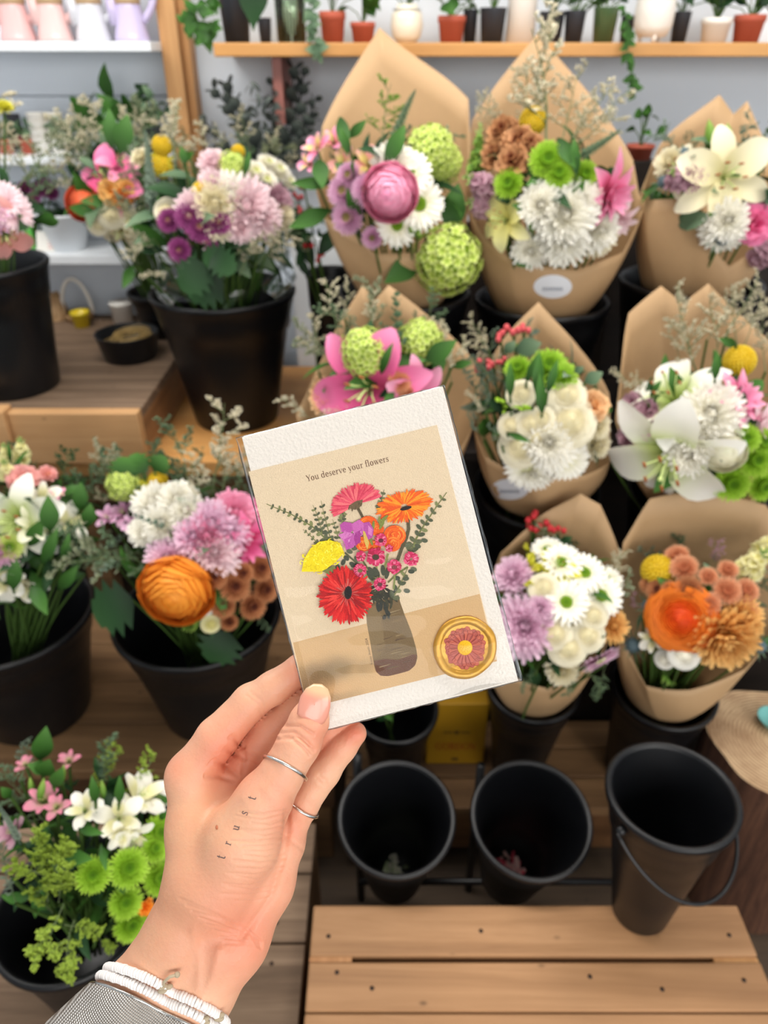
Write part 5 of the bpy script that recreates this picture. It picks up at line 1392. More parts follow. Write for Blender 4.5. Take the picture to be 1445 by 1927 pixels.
# ------------------------------------------------------------------ bunches of flowers
M_wrap = plain('kraft_wrap', (186, 151, 110), .62, bump=.12, bscale=700, var=.035, vscale=90)
nt = M_wrap.node_tree
CEL = clear('cellophane', (248, 250, 250), 1.45, .08, .9, bump=.5, bscale=18)
class Bunch:
    """a bunch of flowers: a dome of heads round centre c (world) above its neck"""
    def __init__(s, label, cpx, Y, rpx, neck, name='wrapped_bouquet', cat='bouquet', group=None, flat=.9, seed=1):
        s.c = PY(cpx[0], cpx[1], Y-(.03 if name == 'wrapped_bouquet' else 0)); s.R = rpx*pxm(s.c); s.neck = Vector(neck); s.flat = flat
        s.rg = random.Random(seed)
        s.t = thing(name, label, cat, s.neck, group); bpy.context.view_layer.update()
        s.stems = []; s.n = 0
    def at(s, x, y, lift=0.0):
        """point of the dome seen at a pixel, with its outward direction"""
        d = ray(x, y); o = EYE-s.c; R = s.R*(1+lift)
        A = d.dot(d); B = o.dot(d); C = o.dot(o)-R*R; D = B*B-A*C
        if D > 0: k = (-B-math.sqrt(D))/A
        else: k = -B/A
        p = EYE+d*k; n = (p-s.c); n = n/max(n.length, 1e-6)
        # the dome is squashed a little towards the camera
        p = p+(s.c-p).project(FW)*(1-s.flat)
        return p, n
    def head(s, kind, col, x, y, wpx, cen=None, face=None, spin=None, lift=0, label=None, var=None, dy=0, sc=None, **kw):
        p, n = s.at(x, y, lift)
        toc = (EYE-p).normalized()
        z = (n*.55+toc*.5+Vector((0, 0, .18))) if face in (None, 'cam') else (n*.3+toc*.4+RT*face[0]*1.2-UP*face[1]*1.2)
        if face == 'cam': z = toc
        z.normalize()
        r = wpx/2*1.1*pxm(p)
        if dy: p = p+FW*dy
        M_ = basis(z, spin=spin if spin is not None else s.rg.random()*6.28, loc=p-z*r*.25, sc=r)
        o = place(s.t, kind, col, M_, cen, var if var is not None else s.rg.randrange(2), label, **kw)
        s.stems.append(p-z*r*.3); s.n += 1
        return o
    def lin(s, kind, col, x0, y0, x1, y1, back=.0, label=None, wid=1.0, unit=1.0, var=None, spin=None, tilt=0, **kw):
        """long thing (sprig, spike, leaf, bud) from base pixel to tip pixel"""
        p0, n = s.at(x0, y0); k = zcam(p0)+back
        p0 = P(x0, y0, k); p1 = P(x1, y1, k+tilt)
        d = p1-p0; L_ = d.length/unit
        M_ = basis(d, spin=spin if spin is not None else s.rg.random()*6.28, up=Vector((.3, -.9, .2)), loc=p0, sc=L_)
        if wid != 1: M_ = M_ @ Matrix.Diagonal((wid, wid, 1, 1))
        o = place(s.t, kind, col, M_, None, var if var is not None else s.rg.randrange(3), label, **kw); s.n += 1
        s.stems.append(p0)
        return o
    def leaf(s, col, x0, y0, x1, y1, w=.34, back=-.01, kind='leaf', face=0):
        """blade from base pixel to tip pixel, broad side to the viewer"""
        p0, n = s.at(x0, y0); k = zcam(p0)+back
        p0 = P(x0, y0, k); p1 = P(x1, y1, k-.01)
        d = p1-p0; L_ = d.length; x = d.normalized(); toc = (EYE-p0).normalized(); z = (toc-x*toc.dot(x)).normalized(); z = (z+x.cross(z)*face).normalized(); y = z.cross(x)
        # the blade runs along +x of its mesh, rising and falling in z
        M_ = Matrix((x, y, z)).transposed().to_4x4() @ Matrix.Rotation(RAD(42), 4, 'Y') @ Matrix.Diagonal((L_, L_*w/.34, L_, 1)); M_.translation = p0
        s.stems.append(p0)
        return place(s.t, kind, col, M_, None, 0)
    def foliage(s, n=50, cols=('leaf', 'darkleaf'), lo=.3, hi=.8, L=(.05, .09), zmin=-.5):
        mb = MB(); rg = s.rg; mats = [petalmat('petal_'+c, C_[c], .5, trans=.2) for c in cols]
        for k in range(n):
            while True:
                d = Vector((rg.gauss(0, 1), rg.gauss(0, 1), rg.gauss(.1, .8))).normalized()
                if d.z > zmin: break
            p = s.c+d*s.R*rg.uniform(lo, hi); l = rg.uniform(*L)*.8
            f_ = MB(); petal(f_, 0, RAD(rg.uniform(20, 70)), 1, rg.uniform(.25, .5), 0, 0, bend=RAD(rg.uniform(-70, -10)), cup=.25, prof=(.12, .6, .95, 1, .8, .45, .04), n=5)
            mb.merge(f_, basis(d+Vector((0, 0, .4)), spin=rg.random()*6.28, loc=p, sc=l), mi=rg.randrange(len(cols)))
        mb.build('foliage', mats, s.t).matrix_world = Matrix.Identity(4)
    def airy(s, n, cols=('filldark', 'greygreen'), L=(.10, .17), lo=-15, hi=50, span=(0, 360)):
        """loose filler sprigs standing out all round the bunch"""
        for k in range(n):
            a = RAD(span[0]+(span[1]-span[0])*(k+s.rg.uniform(-.4, .4))/n); e = RAD(s.rg.uniform(lo, hi))
            d = Vector((math.cos(a)*math.cos(e), math.sin(a)*math.cos(e), math.sin(e))); p = s.c+d*s.R*.5
            if d.dot((EYE-s.c).normalized()) > .3: continue
            place(s.t, 'sprig', cols[k % len(cols)], basis(d+Vector((0, 0, .35)), spin=s.rg.random()*6, loc=p, sc=s.rg.uniform(*L)), None, s.rg.randrange(3))
            s.stems.append(p)
    def close(s, leaves=True):
        mb = MB()
        for p in s.stems:
            a = s.neck+Vector((s.rg.gauss(0, .012), s.rg.gauss(0, .012), -.02)); m = a.lerp(p, .55)+(a-p).cross(Vector((0, 1, 0)))*.03*s.rg.uniform(-1, 1)
            pts = [a, a.lerp(m, .6), m.lerp(p, .2), m.lerp(p, .6), p]
            mb.tube(pts, .0022, 5, caps=False)
        o = mb.build('stems', GREEN, s.t); o.matrix_world = Matrix.Identity(4)
        return s.t
    def wrap(s, ring_c, ring_r, top, mat=None, name='kraft_wrap', bulge=.0, nseg=96, ns=8, sticker=None):
        """paper sleeve from a ring at the neck up to an edge given as (angle, px, py, depth Y)"""
        top = sorted((a, x, y+(9 if 200 <= a <= 340 else 0), Y+(.03 if 200 <= a <= 340 else 0)) for (a, x, y, Y) in top) if mat is None else sorted(top); top = [(a, x, y, Y if Y < 1 or Y > 1.145 or s.c.y > 1.05 else 1+(Y-1)*.5) for (a, x, y, Y) in top]; rc = Vector(ring_c)
        ext = [(a+dd, x, y, Y) for dd in (-360, 0, 360) for (a, x, y, Y) in top]
        rows = [[] for _ in range(ns+1)]
        angs = sorted(set([360*k/nseg for k in range(nseg)]+[float(a) % 360 for a, *_ in top]))
        for a in angs:
            for i in range(len(ext)-1):
                if ext[i][0] <= a <= ext[i+1][0]:
                    t = (a-ext[i][0])/max(1e-9, ext[i+1][0]-ext[i][0]); q0 = PY(*ext[i][1:]); q1 = PY(*ext[i+1][1:]); q = q0.lerp(q1, t)
                    # keep the edge on a rounded plan instead of a chord
                    r0 = Vector((q0.x-rc.x, q0.y-rc.y)); r1 = Vector((q1.x-rc.x, q1.y-rc.y)); rq = Vector((q.x-rc.x, q.y-rc.y))
                    want = r0.length*(1-t)+r1.length*t
                    if rq.length > 1e-6 and ext[i+1][0]-ext[i][0] < 100: rq = rq.normalized()*(rq.length*.55+want*.45)
                    q = Vector((rc.x+rq.x, rc.y+rq.y, q.z)); break
            b = rc+Vector((ring_r*math.cos(RAD(a)), ring_r*math.sin(RAD(a)), 0))
            for i in range(ns+1):
                u = i/ns; p = b.lerp(q, u); out = Vector((math.cos(RAD(a)), math.sin(RAD(a)), 0))
                rows[i].append(p+out*(bulge*math.sin(PI*u)+.0025*math.sin(5*RAD(a)+4*u)*u))
        mb = MB(); mb.grid(rows, True)
        o = mb.build(name, mat or M_wrap, s.t); o.matrix_world = Matrix.Identity(4)
        if (mat or M_wrap) is M_wrap: solid(o, .0006)
        s.wrapbvh = BVHTree.FromPolygons([Vector(v) for v in mb.v], mb.f)
        return o
    def sticker(s, px, py, w, h):
        """round paper label on the front of the wrap"""
        mb = MB(); tb = MB(); ring = []; c = None
        def hit(x, y, lift):
            d = ray(x, y).normalized(); hh, n, i, t = s.wrapbvh.ray_cast(EYE, d)
            if hh is None: return None
            if n.dot(d) > 0: n = -n
            return hh+n*lift
        rows = [[hit(px+w/2*q*math.cos(2*PI*k/28), py+h/2*q*math.sin(2*PI*k/28), .0009) for k in range(28)] for q in (1, .66, .33, .02)]
        if any(p is None for r in rows for p in r): return
        mb.grid(rows, True); o = mb.build('label_sticker', plain('sticker_paper', (226, 228, 234), .5), s.t); o.matrix_world = Matrix.Identity(4)
        for k in range(9):
            x = px-w*.27+w*.06*k; q = [hit(x+dx, py+h*.1+dy, .0013) for dx, dy in ((0, -h*.07), (w*.042, -h*.07), (w*.042, h*.07), (0, h*.07))]
            if all(q): tb.add(q, [(0, 1, 2, 3)])
        q = tb.build('faint_print', plain('sticker_ink', (150, 156, 168), .6), s.t, smooth=False); q.matrix_world = Matrix.Identity(4)
GW = 'kraft wrapped bouquets'
def inpail(T, up=0.0, fr=.5):
    """point inside a pail below its rim (fr of the way up)"""
    t, M = T; h = [c for c in t.children if c.name.startswith('bucket')][0].dimensions.z
    return M @ Vector((0, 0, h*fr)), M @ Vector((0, 0, h+up)), h
bpy.context.view_layer.update()
# ---- A1: top row, left
nk, rim, h = inpail(T_a1, fr=.55)
B = Bunch('kraft-wrapped bouquet with pink ranunculus and a green ball drooping over its front', (735, 370), 1.52, 118, nk, group=GW, seed=11)
yf, ym, yb = 1.40, 1.53, 1.68
B.wrap(rim-Vector((0, 0, .03)), .078, [(0, 884, 370, ym), (35, 880, 187, 1.62), (88, 714, 52, 1.70), (140, 606, 236, 1.62), (178, 596, 350, ym), (222, 612, 402, 1.44), (250, 683, 440, yf), (262, 704, 468, yf), (300, 822, 464, yf), (335, 868, 420, 1.45)], bulge=.012)
B.foliage(60, L=(.06, .1))
for a in ((590, 268, 'pink', 60), (622, 255, 'pink', 58), (640, 300, 'peachpink', 62), (690, 297, 'peachpink', 66), (575, 300, 'pink', 50)): B.head('astro', a[2], a[0], a[1], a[3])
for a in ((645, 355, 62), (690, 352, 60), (653, 406, 62), (700, 445, 40), (655, 325, 50)): B.head('button', 'lilac', a[0], a[1], a[2], cen='lilac', lift=.05)
B.head('ranunculus', 'rosepink', 733, 358, 84, lift=.1, face=(-.1, .1))
for a in ((792, 378, 96), (770, 315, 90), (748, 420, 80)): B.head('daisy', 'white', a[0], a[1], a[2], cen='daisy')
B.head('mum', 'white', 740, 300, 80)
B.head('snowball', 'lime', 815, 275, 88); B.head('snowball', 'lime', 838, 300, 70)
B.head('snowball', 'lime', 846, 505, 116, lift=.25, dy=-.03)
B.head('freesia', 'budgreen', 775, 432, 70)
B.lin('sprig', 'budgreen', 716, 290, 745, 163, back=.06); B.lin('spike', 'greygreen', 735, 280, 785, 172, back=.02, unit=4)
for a in ((655, 260, 690, 225, .4), (640, 220, 655, 300, .3), (725, 310, 762, 235, .4), (620, 345, 545, 345, .3), (620, 395, 540, 430, .35), (845, 440, 862, 345, .5), (790, 485, 720, 535, .5), (600, 300, 608, 360, .5), (660, 290, 640, 240, .3)): B.leaf('leaf', *a)
B.airy(5, L=(.08, .12), lo=20)
B.close()
# ---- A0 berries and greenery behind
nk, rim, h = inpail(T_a0, fr=.5)
B = Bunch('loose red berry stems in the narrow pail beside the partition', (590, 440), 1.74, 50, nk, name='berry_stems', cat='flowers', seed=12)
B.foliage(26, ('darkleaf',), L=(.05, .09))
for a in ((575, 460, 34, 'red'), (600, 480, 30, 'red'), (572, 350, 30, 'berry'), (560, 372, 28, 'berry'), (566, 395, 26, 'berry')): B.head('berries', a[3], a[0], a[1], a[2], n=3)
for a in ((590, 500, 550, 420, .4), (600, 480, 640, 420, .4), (580, 520, 560, 480, .4)): B.leaf('darkleaf', *a)
B.close()
# ---- A2: top row, middle
nk, rim, h = inpail(T_a2, fr=.55)
B = Bunch('tall kraft-wrapped bouquet with a brown carnation and a round white sticker', (1030, 370), 1.52, 130, nk, group=GW, seed=13)
B.wrap(rim-Vector((0, 0, .035)), .086, [(0, 1205, 372, 1.53), (30, 1190, 300, 1.60), (60, 1120, 190, 1.66), (90, 1012, 62, 1.70), (125, 890, 225, 1.64), (150, 872, 330, 1.58), (180, 880, 380, 1.53), (215, 905, 430, 1.45), (240, 960, 478, 1.40), (285, 1085, 500, 1.39), (325, 1170, 465, 1.44), (345, 1210, 395, 1.49)], bulge=.015)
B.sticker(1040, 539, 72, 44)
B.foliage(60, L=(.06, .1))
for a in ((945, 240, 66, 'brown'), (975, 260, 70, 'brown'), (930, 285, 66, 'brown'), (965, 295, 66, 'brown'), (1000, 262, 46, 'brown')): B.head('carnation', a[3], a[0], a[1], a[2], n=40, ruf=.14)
B.head('billy', 'yellow', 1003, 219, 46)
for a in ((1035, 293, 72), (958, 340, 56), (1055, 318, 56), (1105, 320, 50)): B.head('button', 'green', a[0], a[1], a[2], cen='green')
for a in ((1067, 398, 118), (1000, 470, 70), (1020, 380, 80), (1065, 450, 90), (1130, 430, 80), (1100, 370, 70)): B.head('mum', 'white', a[0], a[1], a[2])
B.head('mum', 'cream', 1130, 445, 70)
B.head('lilyd', 'pink', 1160, 365, 118, face=(.5, .3), lift=.1); B.head('lilyd', 'blush', 1165, 420, 80, face=(.2, .6))
B.head('lily', 'paleyellow', 940, 410, 96, face=(-.3, -.1)); B.head('stock', 'mauve', 912, 350, 62, L=2.2); B.head('stock', 'mauve', 905, 385, 56, L=1.5)
B.lin('bud', 'budgreen', 1002, 425, 1008, 362, unit=2.0, wid=1.3); B.lin('bud', 'budgreen', 950, 455, 948, 415, unit=2, wid=1.4)
B.lin('stock', 'budgreen', 893, 330, 905, 225, unit=3.2, wid=.7)
B.lin('spike', 'greygreen', 1085, 298, 1168, 240, unit=4, back=-.02)
for a in ((1030, 300, 1030, 45, .05), (1000, 260, 985, 110, .05), (1050, 280, 1065, 130, .04), (960, 250, 905, 170, .06), (1075, 260, 1150, 150, .04), (1060, 300, 1100, 190, .05), (930, 240, 900, 200, .05), (1010, 240, 1020, 120, .06), (1090, 270, 1170, 165, .03)): B.lin('sprig', 'fill', *a[:4], back=a[4], wid=1.0)
for a in ((1085, 330, 1080, 260, .3), (1050, 260, 1085, 320, .35), (965, 480, 1000, 505, .5)): B.leaf('leaf', *a)
B.close()
# ---- A3: top right
nk, rim, h = inpail(T_a3, fr=.55)
B = Bunch('kraft-wrapped bouquet with a cream lily and green buds at the top right', (1335, 370), 1.52, 125, nk, group=GW, seed=14)
B.wrap(rim-Vector((0, 0, .03)), .09, [(0, 1475, 360, 1.53), (40, 1450, 300, 1.62), (62, 1406, 190, 1.67), (72, 1380, 215, 1.68), (90, 1353, 178, 1.69), (135, 1240, 275, 1.62), (175, 1204, 370, 1.54), (215, 1214, 368, 1.45), (250, 1314, 362, 1.39), (262, 1350, 470, 1.39), (275, 1372, 492, 1.39), (315, 1450, 440, 1.43)], bulge=.012)
B.foliage(60, ('leaf', 'darkleaf', 'greygreen'), L=(.06, .1))
B.head('lily', 'cream', 1378, 325, 150, lift=.1, face=(.1, .05)); B.head('lily', 'cream', 1280, 310, 80, face=(-.3, -.2))
for a in ((1340, 275, 1332, 212), (1372, 270, 1368, 222)): B.lin('bud', 'budgreen', *a, unit=2.0, wid=1.25, back=.02)
B.head('carnation', 'hotpink', 1425, 420, 80); B.head('carnation', 'hotpink', 1420, 280, 40)
for a in ((1250, 335, 46), (1290, 280, 40), (1365, 445, 60), (1255, 300, 44)): B.head('thistle', 'greygreen', a[0], a[1], a[2])
B.head('mum', 'white', 1375, 410, 76); B.head('daisy', 'white', 1360, 440, 84, cen='white', face=(-.2, .5)); B.head('mum', 'mauve', 1300, 325, 60); B.head('stock', 'mauve', 1275, 330, 50, L=1.6); B.head('mum', 'cream', 1262, 300, 56)
B.lin('euc', 'greygreen', 1440, 300, 1450, 215, back=.05)
B.head('stock', 'mauve', 1440, 480, 60, L=1.5)
B.airy(8, ('greygreen', 'grey'), L=(.08, .12), lo=20)
B.close()
# ---- B1: behind the card
nk, rim, h = inpail(T_b1, fr=.55)
B = Bunch('kraft-wrapped bouquet with the pink lily half hidden behind the card', (720, 720), 1.18, 118, nk, group=GW, seed=15)
B.wrap(rim-Vector((0, 0, .03)), .078, [(0, 905, 760, 1.19), (35, 900, 690, 1.26), (60, 800, 590, 1.33), (75, 732, 536, 1.34), (84, 705, 565, 1.34), (95, 683, 535, 1.34), (130, 600, 690, 1.28), (180, 560, 780, 1.18), (225, 590, 860, 1.08), (270, 720, 900, 1.04), (320, 850, 860, 1.07)], bulge=.012)
B.foliage(60, L=(.05, .09))
B.head('lily', 'hotpink', 685, 735, 190, face=(-.1, .1), lift=.05); B.head('lily', 'pink', 790, 745, 110, face=(.3, .3))
B.head('snowball', 'lime', 685, 655, 88); B.head('snowball', 'lime', 795, 638, 82); B.head('button', 'apricot', 752, 716, 44, cen='apricot'); B.head('button', 'apricot', 770, 740, 44, cen='apricot')
B.head('mum', 'peach', 610, 745, 70); B.head('mum', 'cream', 640, 790, 80)
B.lin('euc', 'greygreen', 735, 655, 748, 560, back=.02); B.lin('euc', 'greygreen', 770, 660, 720, 610, back=.0)
for a in ((640, 640, 625, 525, .05), (620, 660, 560, 645, .03), (650, 600, 655, 525, .06), (600, 800, 525, 750, .0), (850, 720, 830, 600, .02), (830, 720, 880, 640, .02), (800, 690, 850, 650, 0), (700, 640, 700, 545, .08), (600, 700, 600, 590, .05)): B.lin('sprig', 'fill', *a[:4], back=a[4], wid=.8)
for a in ((800, 680, 860, 640, .5), (830, 660, 820, 720, .4), (850, 690, 890, 680, .4), (740, 740, 720, 760, .5)): B.leaf('leaf', *a)
B.airy(8, L=(.08, .13), lo=10)
B.close()
# ---- B2: white roses and coral berries
nk, rim, h = inpail(T_b2, fr=.55)
B = Bunch('kraft-wrapped bouquet of white roses with coral berries and green leaves', (1015, 775), 1.18, 122, nk, group=GW, seed=16)
B.wrap(rim-Vector((0, 0, .03)), .08, [(0, 1150, 800, 1.19), (30, 1145, 740, 1.25), (62, 1090, 655, 1.31), (92, 1013, 568, 1.35), (125, 935, 660, 1.30), (150, 900, 730, 1.25), (180, 892, 790, 1.18), (225, 910, 850, 1.08), (270, 1000, 895, 1.04), (315, 1100, 885, 1.07), (340, 1145, 860, 1.12)], bulge=.012)
B.foliage(70, ('leaf', 'darkleaf', 'grey'), L=(.05, .09))
for a in ((940, 632, 26), (965, 625, 30), (985, 620, 26), (898, 692, 26), (926, 686, 30), (944, 682, 22)): B.head('berries', 'berry', a[0], a[1], a[2]*1.4, n=3)
for a in ((1078, 790, 84), (1072, 738, 62), (978, 842, 66), (1000, 795, 48), (982, 738, 46), (962, 800, 42), (1022, 786, 40)): B.head('rose', 'cream', a[0], a[1], a[2])
B.head('rose', 'cream', 1010, 820, 46)
for a in ((1045, 845, 92), (1070, 865, 84), (990, 880, 86)): B.head('daisy', 'white', a[0], a[1], a[2], cen='white', n=26)
B.head('mum', 'white', 1005, 890, 70); B.head('mum', 'white', 1035, 830, 90)
B.head('carnation', 'peach', 1122, 762, 64); B.head('mum', 'cream', 1125, 835, 60); B.head('mum', 'cream', 1128, 800, 50)
B.head('button', 'green', 1035, 685, 70, cen='green'); B.head('button', 'green', 975, 690, 50, cen='green'); B.head('mum', 'green', 1060, 705, 60)
B.head('freesia', 'green', 945, 760, 56); B.head('freesia', 'green', 985, 765, 52)
for a in ((960, 748, 960, 680), (1010, 745, 1015, 660), (1030, 740, 1050, 675), (990, 720, 1012, 665), (955, 815, 1000, 832), (1020, 780, 1015, 700)): B.leaf('leaf', *a, .26)
for a in ((1100, 720, 1135, 700), (1080, 700, 1100, 690), (970, 660, 1020, 645), (950, 665, 970, 640)): B.leaf('greygreen', *a, .7)
for a in ((900, 800, 900, 690, 0), (910, 830, 895, 770, -.02), (920, 660, 875, 600, .03), (915, 780, 900, 720, -.01), (945, 840, 915, 800, -.02), (930, 780, 880, 740, 0), (910, 690, 930, 620, .02)): B.lin('sprig', 'grey' if a[2] > 894 else 'fill', *a[:4], back=a[4], wid=.9)
B.airy(9, ('grey', 'fill'), L=(.08, .12), lo=10, span=(100, 260))
B.close(); B.sticker(960, 920, 70, 40)
# ---- B3: white lilies
nk, rim, h = inpail(T_b3, fr=.55)
B = Bunch('kraft-wrapped bouquet of open white lilies with bright green button flowers', (1310, 800), 1.17, 140, nk, group=GW, seed=17)
B.wrap(rim-Vector((0, 0, .03)), .082, [(0, 1490, 800, 1.18), (25, 1480, 680, 1.26), (58, 1400, 600, 1.32), (72, 1333, 533, 1.34), (84, 1285, 570, 1.34), (100, 1244, 538, 1.34), (120, 1185, 590, 1.31), (145, 1168, 680, 1.25), (180, 1160, 790, 1.17), (225, 1190, 880, 1.07), (270, 1300, 930, 1.04), (315, 1410, 935, 1.06)], bulge=.012)
B.foliage(70, L=(.05, .09))
B.head('lily', 'lilywhite', 1250, 878, 205, face=(-.15, .35), spin=.4, lift=.12, dy=-.01, var=0)
B.head('lily', 'lilywhite', 1262, 730, 165, face=(-.15, -.35), spin=1.2, var=1)
B.head('mum', 'white', 1345, 775, 116); B.head('mum', 'white', 1325, 825, 90); B.head('mum', 'white', 1300, 855, 80); B.head('ranunculus', 'creamgreen', 1370, 845, 66)
B.head('lilyd', 'pink', 1405, 750, 110, face=(.3, -.1)); B.head('lilyd', 'blush', 1440, 800, 90, face=(.4, .1))
for a in ((1412, 823, 54), (1430, 865, 66), (1383, 910, 68), (1440, 915, 60), (1445, 830, 50)): B.head('button', 'green', a[0], a[1], a[2], cen='green', lift=.05)
for a in ((1200, 785, 62), (1225, 800, 60), (1190, 760, 56), (1220, 770, 50), (1180, 820, 46)): B.head('carnation', 'mauve', a[0], a[1], a[2], n=30, ruf=.12)
B.head('billy', 'yellow', 1397, 673, 54)
for a in ((1310, 700, 1270, 545, .06), (1350, 690, 1330, 560, .05), (1390, 660, 1395, 530, .05), (1400, 650, 1440, 560, .04), (1330, 640, 1380, 545, .06), (1280, 680, 1250, 620, .05), (1370, 620, 1420, 520, .05), (1220, 760, 1155, 700, -.01), (1230, 740, 1190, 700, -.02), (1320, 720, 1290, 600, .05), (1440, 700, 1445, 580, .05)): B.lin('sprig', 'fill', *a[:4], back=a[4], wid=.9)
for a in ((1385, 650, 1350, 635, .4), (1225, 740, 1245, 715, .4), (1345, 715, 1350, 660, .3), (1150, 870, 1180, 850, .4)): B.leaf('leaf', *a)
B.close()
# ---- C2: daisies, lilac mum, roses
nk, rim, h = inpail(T_c2, fr=.55)
B = Bunch('kraft-wrapped bouquet of white daisies and a lilac mum right of the card', (1045, 1150), 1.0, 128, nk, group=GW, seed=18)
B.wrap(rim-Vector((0, 0, .03)), .062, [(0, 1172, 1130, 1.02), (30, 1168, 1050, 1.07), (65, 1130, 950, 1.12), (88, 1092, 928, 1.14), (125, 1000, 990, 1.11), (155, 940, 1040, 1.07), (180, 900, 1150, 1.0), (225, 920, 1240, .93), (270, 1030, 1285, .90), (315, 1120, 1240, .93)], bulge=.01)
B.foliage(60, ('leaf', 'darkleaf'), L=(.045, .08))
for a in ((1070, 1133, 84), (1138, 1120, 84), (1060, 1055, 80), (1105, 1075, 80), (1030, 1030, 60), (1150, 1090, 60)): B.head('daisy', 'white', a[0], a[1], a[2], cen='daisy', n=22)
B.head('mum', 'lilacpale', 990, 1180, 118, cen='green'); B.head('mum', 'lilacpale', 965, 1080, 74); B.head('mum', 'lilacpale', 1020, 1145, 50)
B.head('daisy', 'lilacpale', 1135, 1250, 80, cen='white', face=(.3, .6))
for a in ((1072, 1222, 60), (1112, 1198, 54), (1048, 1195, 52), (1122, 1160, 46), (1025, 1105, 48)): B.head('rose', 'cream', a[0], a[1], a[2])
B.head('lily', 'yelgreen', 1050, 1065, 78, face=(0, -.2)); 
for a in ((1000, 1052, 50), (1020, 1070, 44), (990, 1030, 40), (1000, 1100, 40)): B.head('freesia', 'yelgreen', *a)
for a in ((1005, 978, 40), (1028, 990, 42), (1050, 1000, 34), (1000, 1000, 36)): B.head('berries', 'red', *a, n=3)
B.head('mum', 'gold', 1158, 1180, 60); B.head('mum', 'cream', 1060, 1265, 60)
for a in ((1130, 1080, 1180, 1035, .0), (1150, 1110, 1170, 1040, .03), (1100, 1255, 1130, 1320, -.02), (1010, 1260, 980, 1300, -.01), (1090, 1270, 1060, 1310, -.01), (1140, 1250, 1120, 1310, -.02)): B.lin('sprig', 'fill' if a[1] < 1150 else 'greygreen', *a[:4], back=a[4])
for a in ((1055, 1020, 1078, 1010, .6), (1010, 1290, 1000, 1250, .5), (1035, 1010, 1070, 1030, .4)): B.leaf('darkleaf', *a)
B.airy(6, L=(.07, .1), lo=10)
B.close()
# ---- C3: orange and peach
nk, rim, h = inpail(T_c3, fr=.55)
B = Bunch('kraft-wrapped bouquet with orange ranunculus and peach mums at lower right', (1320, 1150), 1.0, 132, nk, group=GW, seed=19)
B.wrap(rim-Vector((0, 0, .03)), .066, [(0, 1500, 1130, 1.02), (30, 1490, 1020, 1.08), (62, 1440, 950, 1.12), (90, 1330, 925, 1.14), (120, 1225, 940, 1.12), (150, 1170, 1020, 1.07), (180, 1160, 1130, 1.0), (215, 1178, 1210, .95), (250, 1215, 1280, .91), (285, 1300, 1290, .90), (320, 1400, 1250, .93)], bulge=.012)
B.foliage(60, ('darkleaf', 'greygreen', 'leaf'), L=(.045, .08))
B.head('rose', 'fireorange', 1283, 1168, 108, lift=.06, face=(-.05, .05))
B.head('mum', 'gold', 1372, 1208, 128, cen='green', face=(.1, .3)); B.head('mum', 'gold', 1405, 1160, 70)
B.head('billy', 'yellow', 1238, 1072, 58)
for a in ((1290, 1068, 52, 'apricot'), (1300, 1112, 56, 'bronze'), (1375, 1112, 52, 'apricot'), (1340, 1138, 46, 'apricot'), (1275, 1045, 46, 'apricot'), (1375, 1072, 38, 'apricot'), (1412, 1148, 46, 'apricot'), (1412, 1112, 46, 'apricot'), (1240, 1110, 44, 'bronze'), (1225, 1100, 40, 'bronze'), (1338, 1085, 36, 'apricot'), (1265, 1110, 36, 'bronze')): B.head('button', a[3], a[0], a[1], a[2], cen='bronze' if a[3] == 'bronze' else 'apricot')
B.head('rose', 'white', 1290, 1236, 46, lift=.05); B.head('rose', 'white', 1250, 1244, 30); B.head('astro', 'white', 1225, 1205, 56)
for a in ((1185, 1215, 56), (1222, 1140, 50), (1440, 1220, 46)): B.head('thistle', 'greygreen', *a)
B.head('stock', 'paleyellow', 1415, 1070, 60, L=2.4); B.head('stock', 'paleyellow', 1440, 1040, 60, L=2.4); B.head('freesia', 'budgreen', 1255, 1280, 40)
for a in ((1330, 1070, 1350, 1015, .03), (1345, 1075, 1330, 1020, .04), (1210, 1160, 1185, 1120, 0)): B.lin('sprig', 'mauve', *a[:4], back=a[4])
B.airy(8, ('greygreen', 'grey'), L=(.07, .1), lo=10)
B.close()
B = Bunch('greenery standing in the pail behind the lower edge of the card', (745, 1300), 1.02, 60, inpail(T_c1, fr=.5)[0], name='greenery_bunch', cat='greenery', seed=20)
B.foliage(30, ('leaf', 'darkleaf'), L=(.04, .07)); B.head('mum', 'cream', 700, 1270, 50); B.stems += [B.c]; B.close()
# ================================================================ left-hand bunches
# ---- pail on the honey plank: white, lilac and purple
nk, rim, h = inpail(T_main, fr=.5)
B = Bunch('large mixed bunch of pale mums and purple buttons in the pail on the honey plank', (410, 440), 1.68, 150, nk, name='flower_bunch', group='unwrapped bunches', seed=31)
B.foliage(120, ('leaf', 'darkleaf', 'greygreen'), L=(.07, .12), zmin=-.8)
for a in ((400, 375, 96, 'cream'), (460, 380, 110, 'blush'), (360, 385, 70, 'blush'), (430, 360, 90, 'white'), (490, 400, 80, 'blush'), (400, 345, 70, 'blush'), (395, 405, 80, 'cream'), (450, 420, 60, 'blush')): B.head('mum', a[3], a[0], a[1], a[2])
for a in ((352, 400, 56), (372, 420, 56), (408, 412, 44), (312, 408, 44), (333, 465, 44), (398, 463, 30)): B.head('button', 'purple', a[0], a[1], a[2], cen='purple', lift=.06)
for a in ((480, 318, 46), (505, 305, 44), (525, 318, 48), (500, 335, 46), (545, 340, 34)): B.head('button', 'white', a[0], a[1], a[2], cen='white')
B.head('snowball', 'lime', 434, 305, 54); B.head('billy', 'yellow', 447, 280, 24); B.head('billy', 'yellow', 373, 350, 30); B.head('billy', 'yellow', 300, 265, 34); B.head('billy', 'yellow', 298, 305, 40); B.head('mum', 'yelgreen', 296, 300, 50)
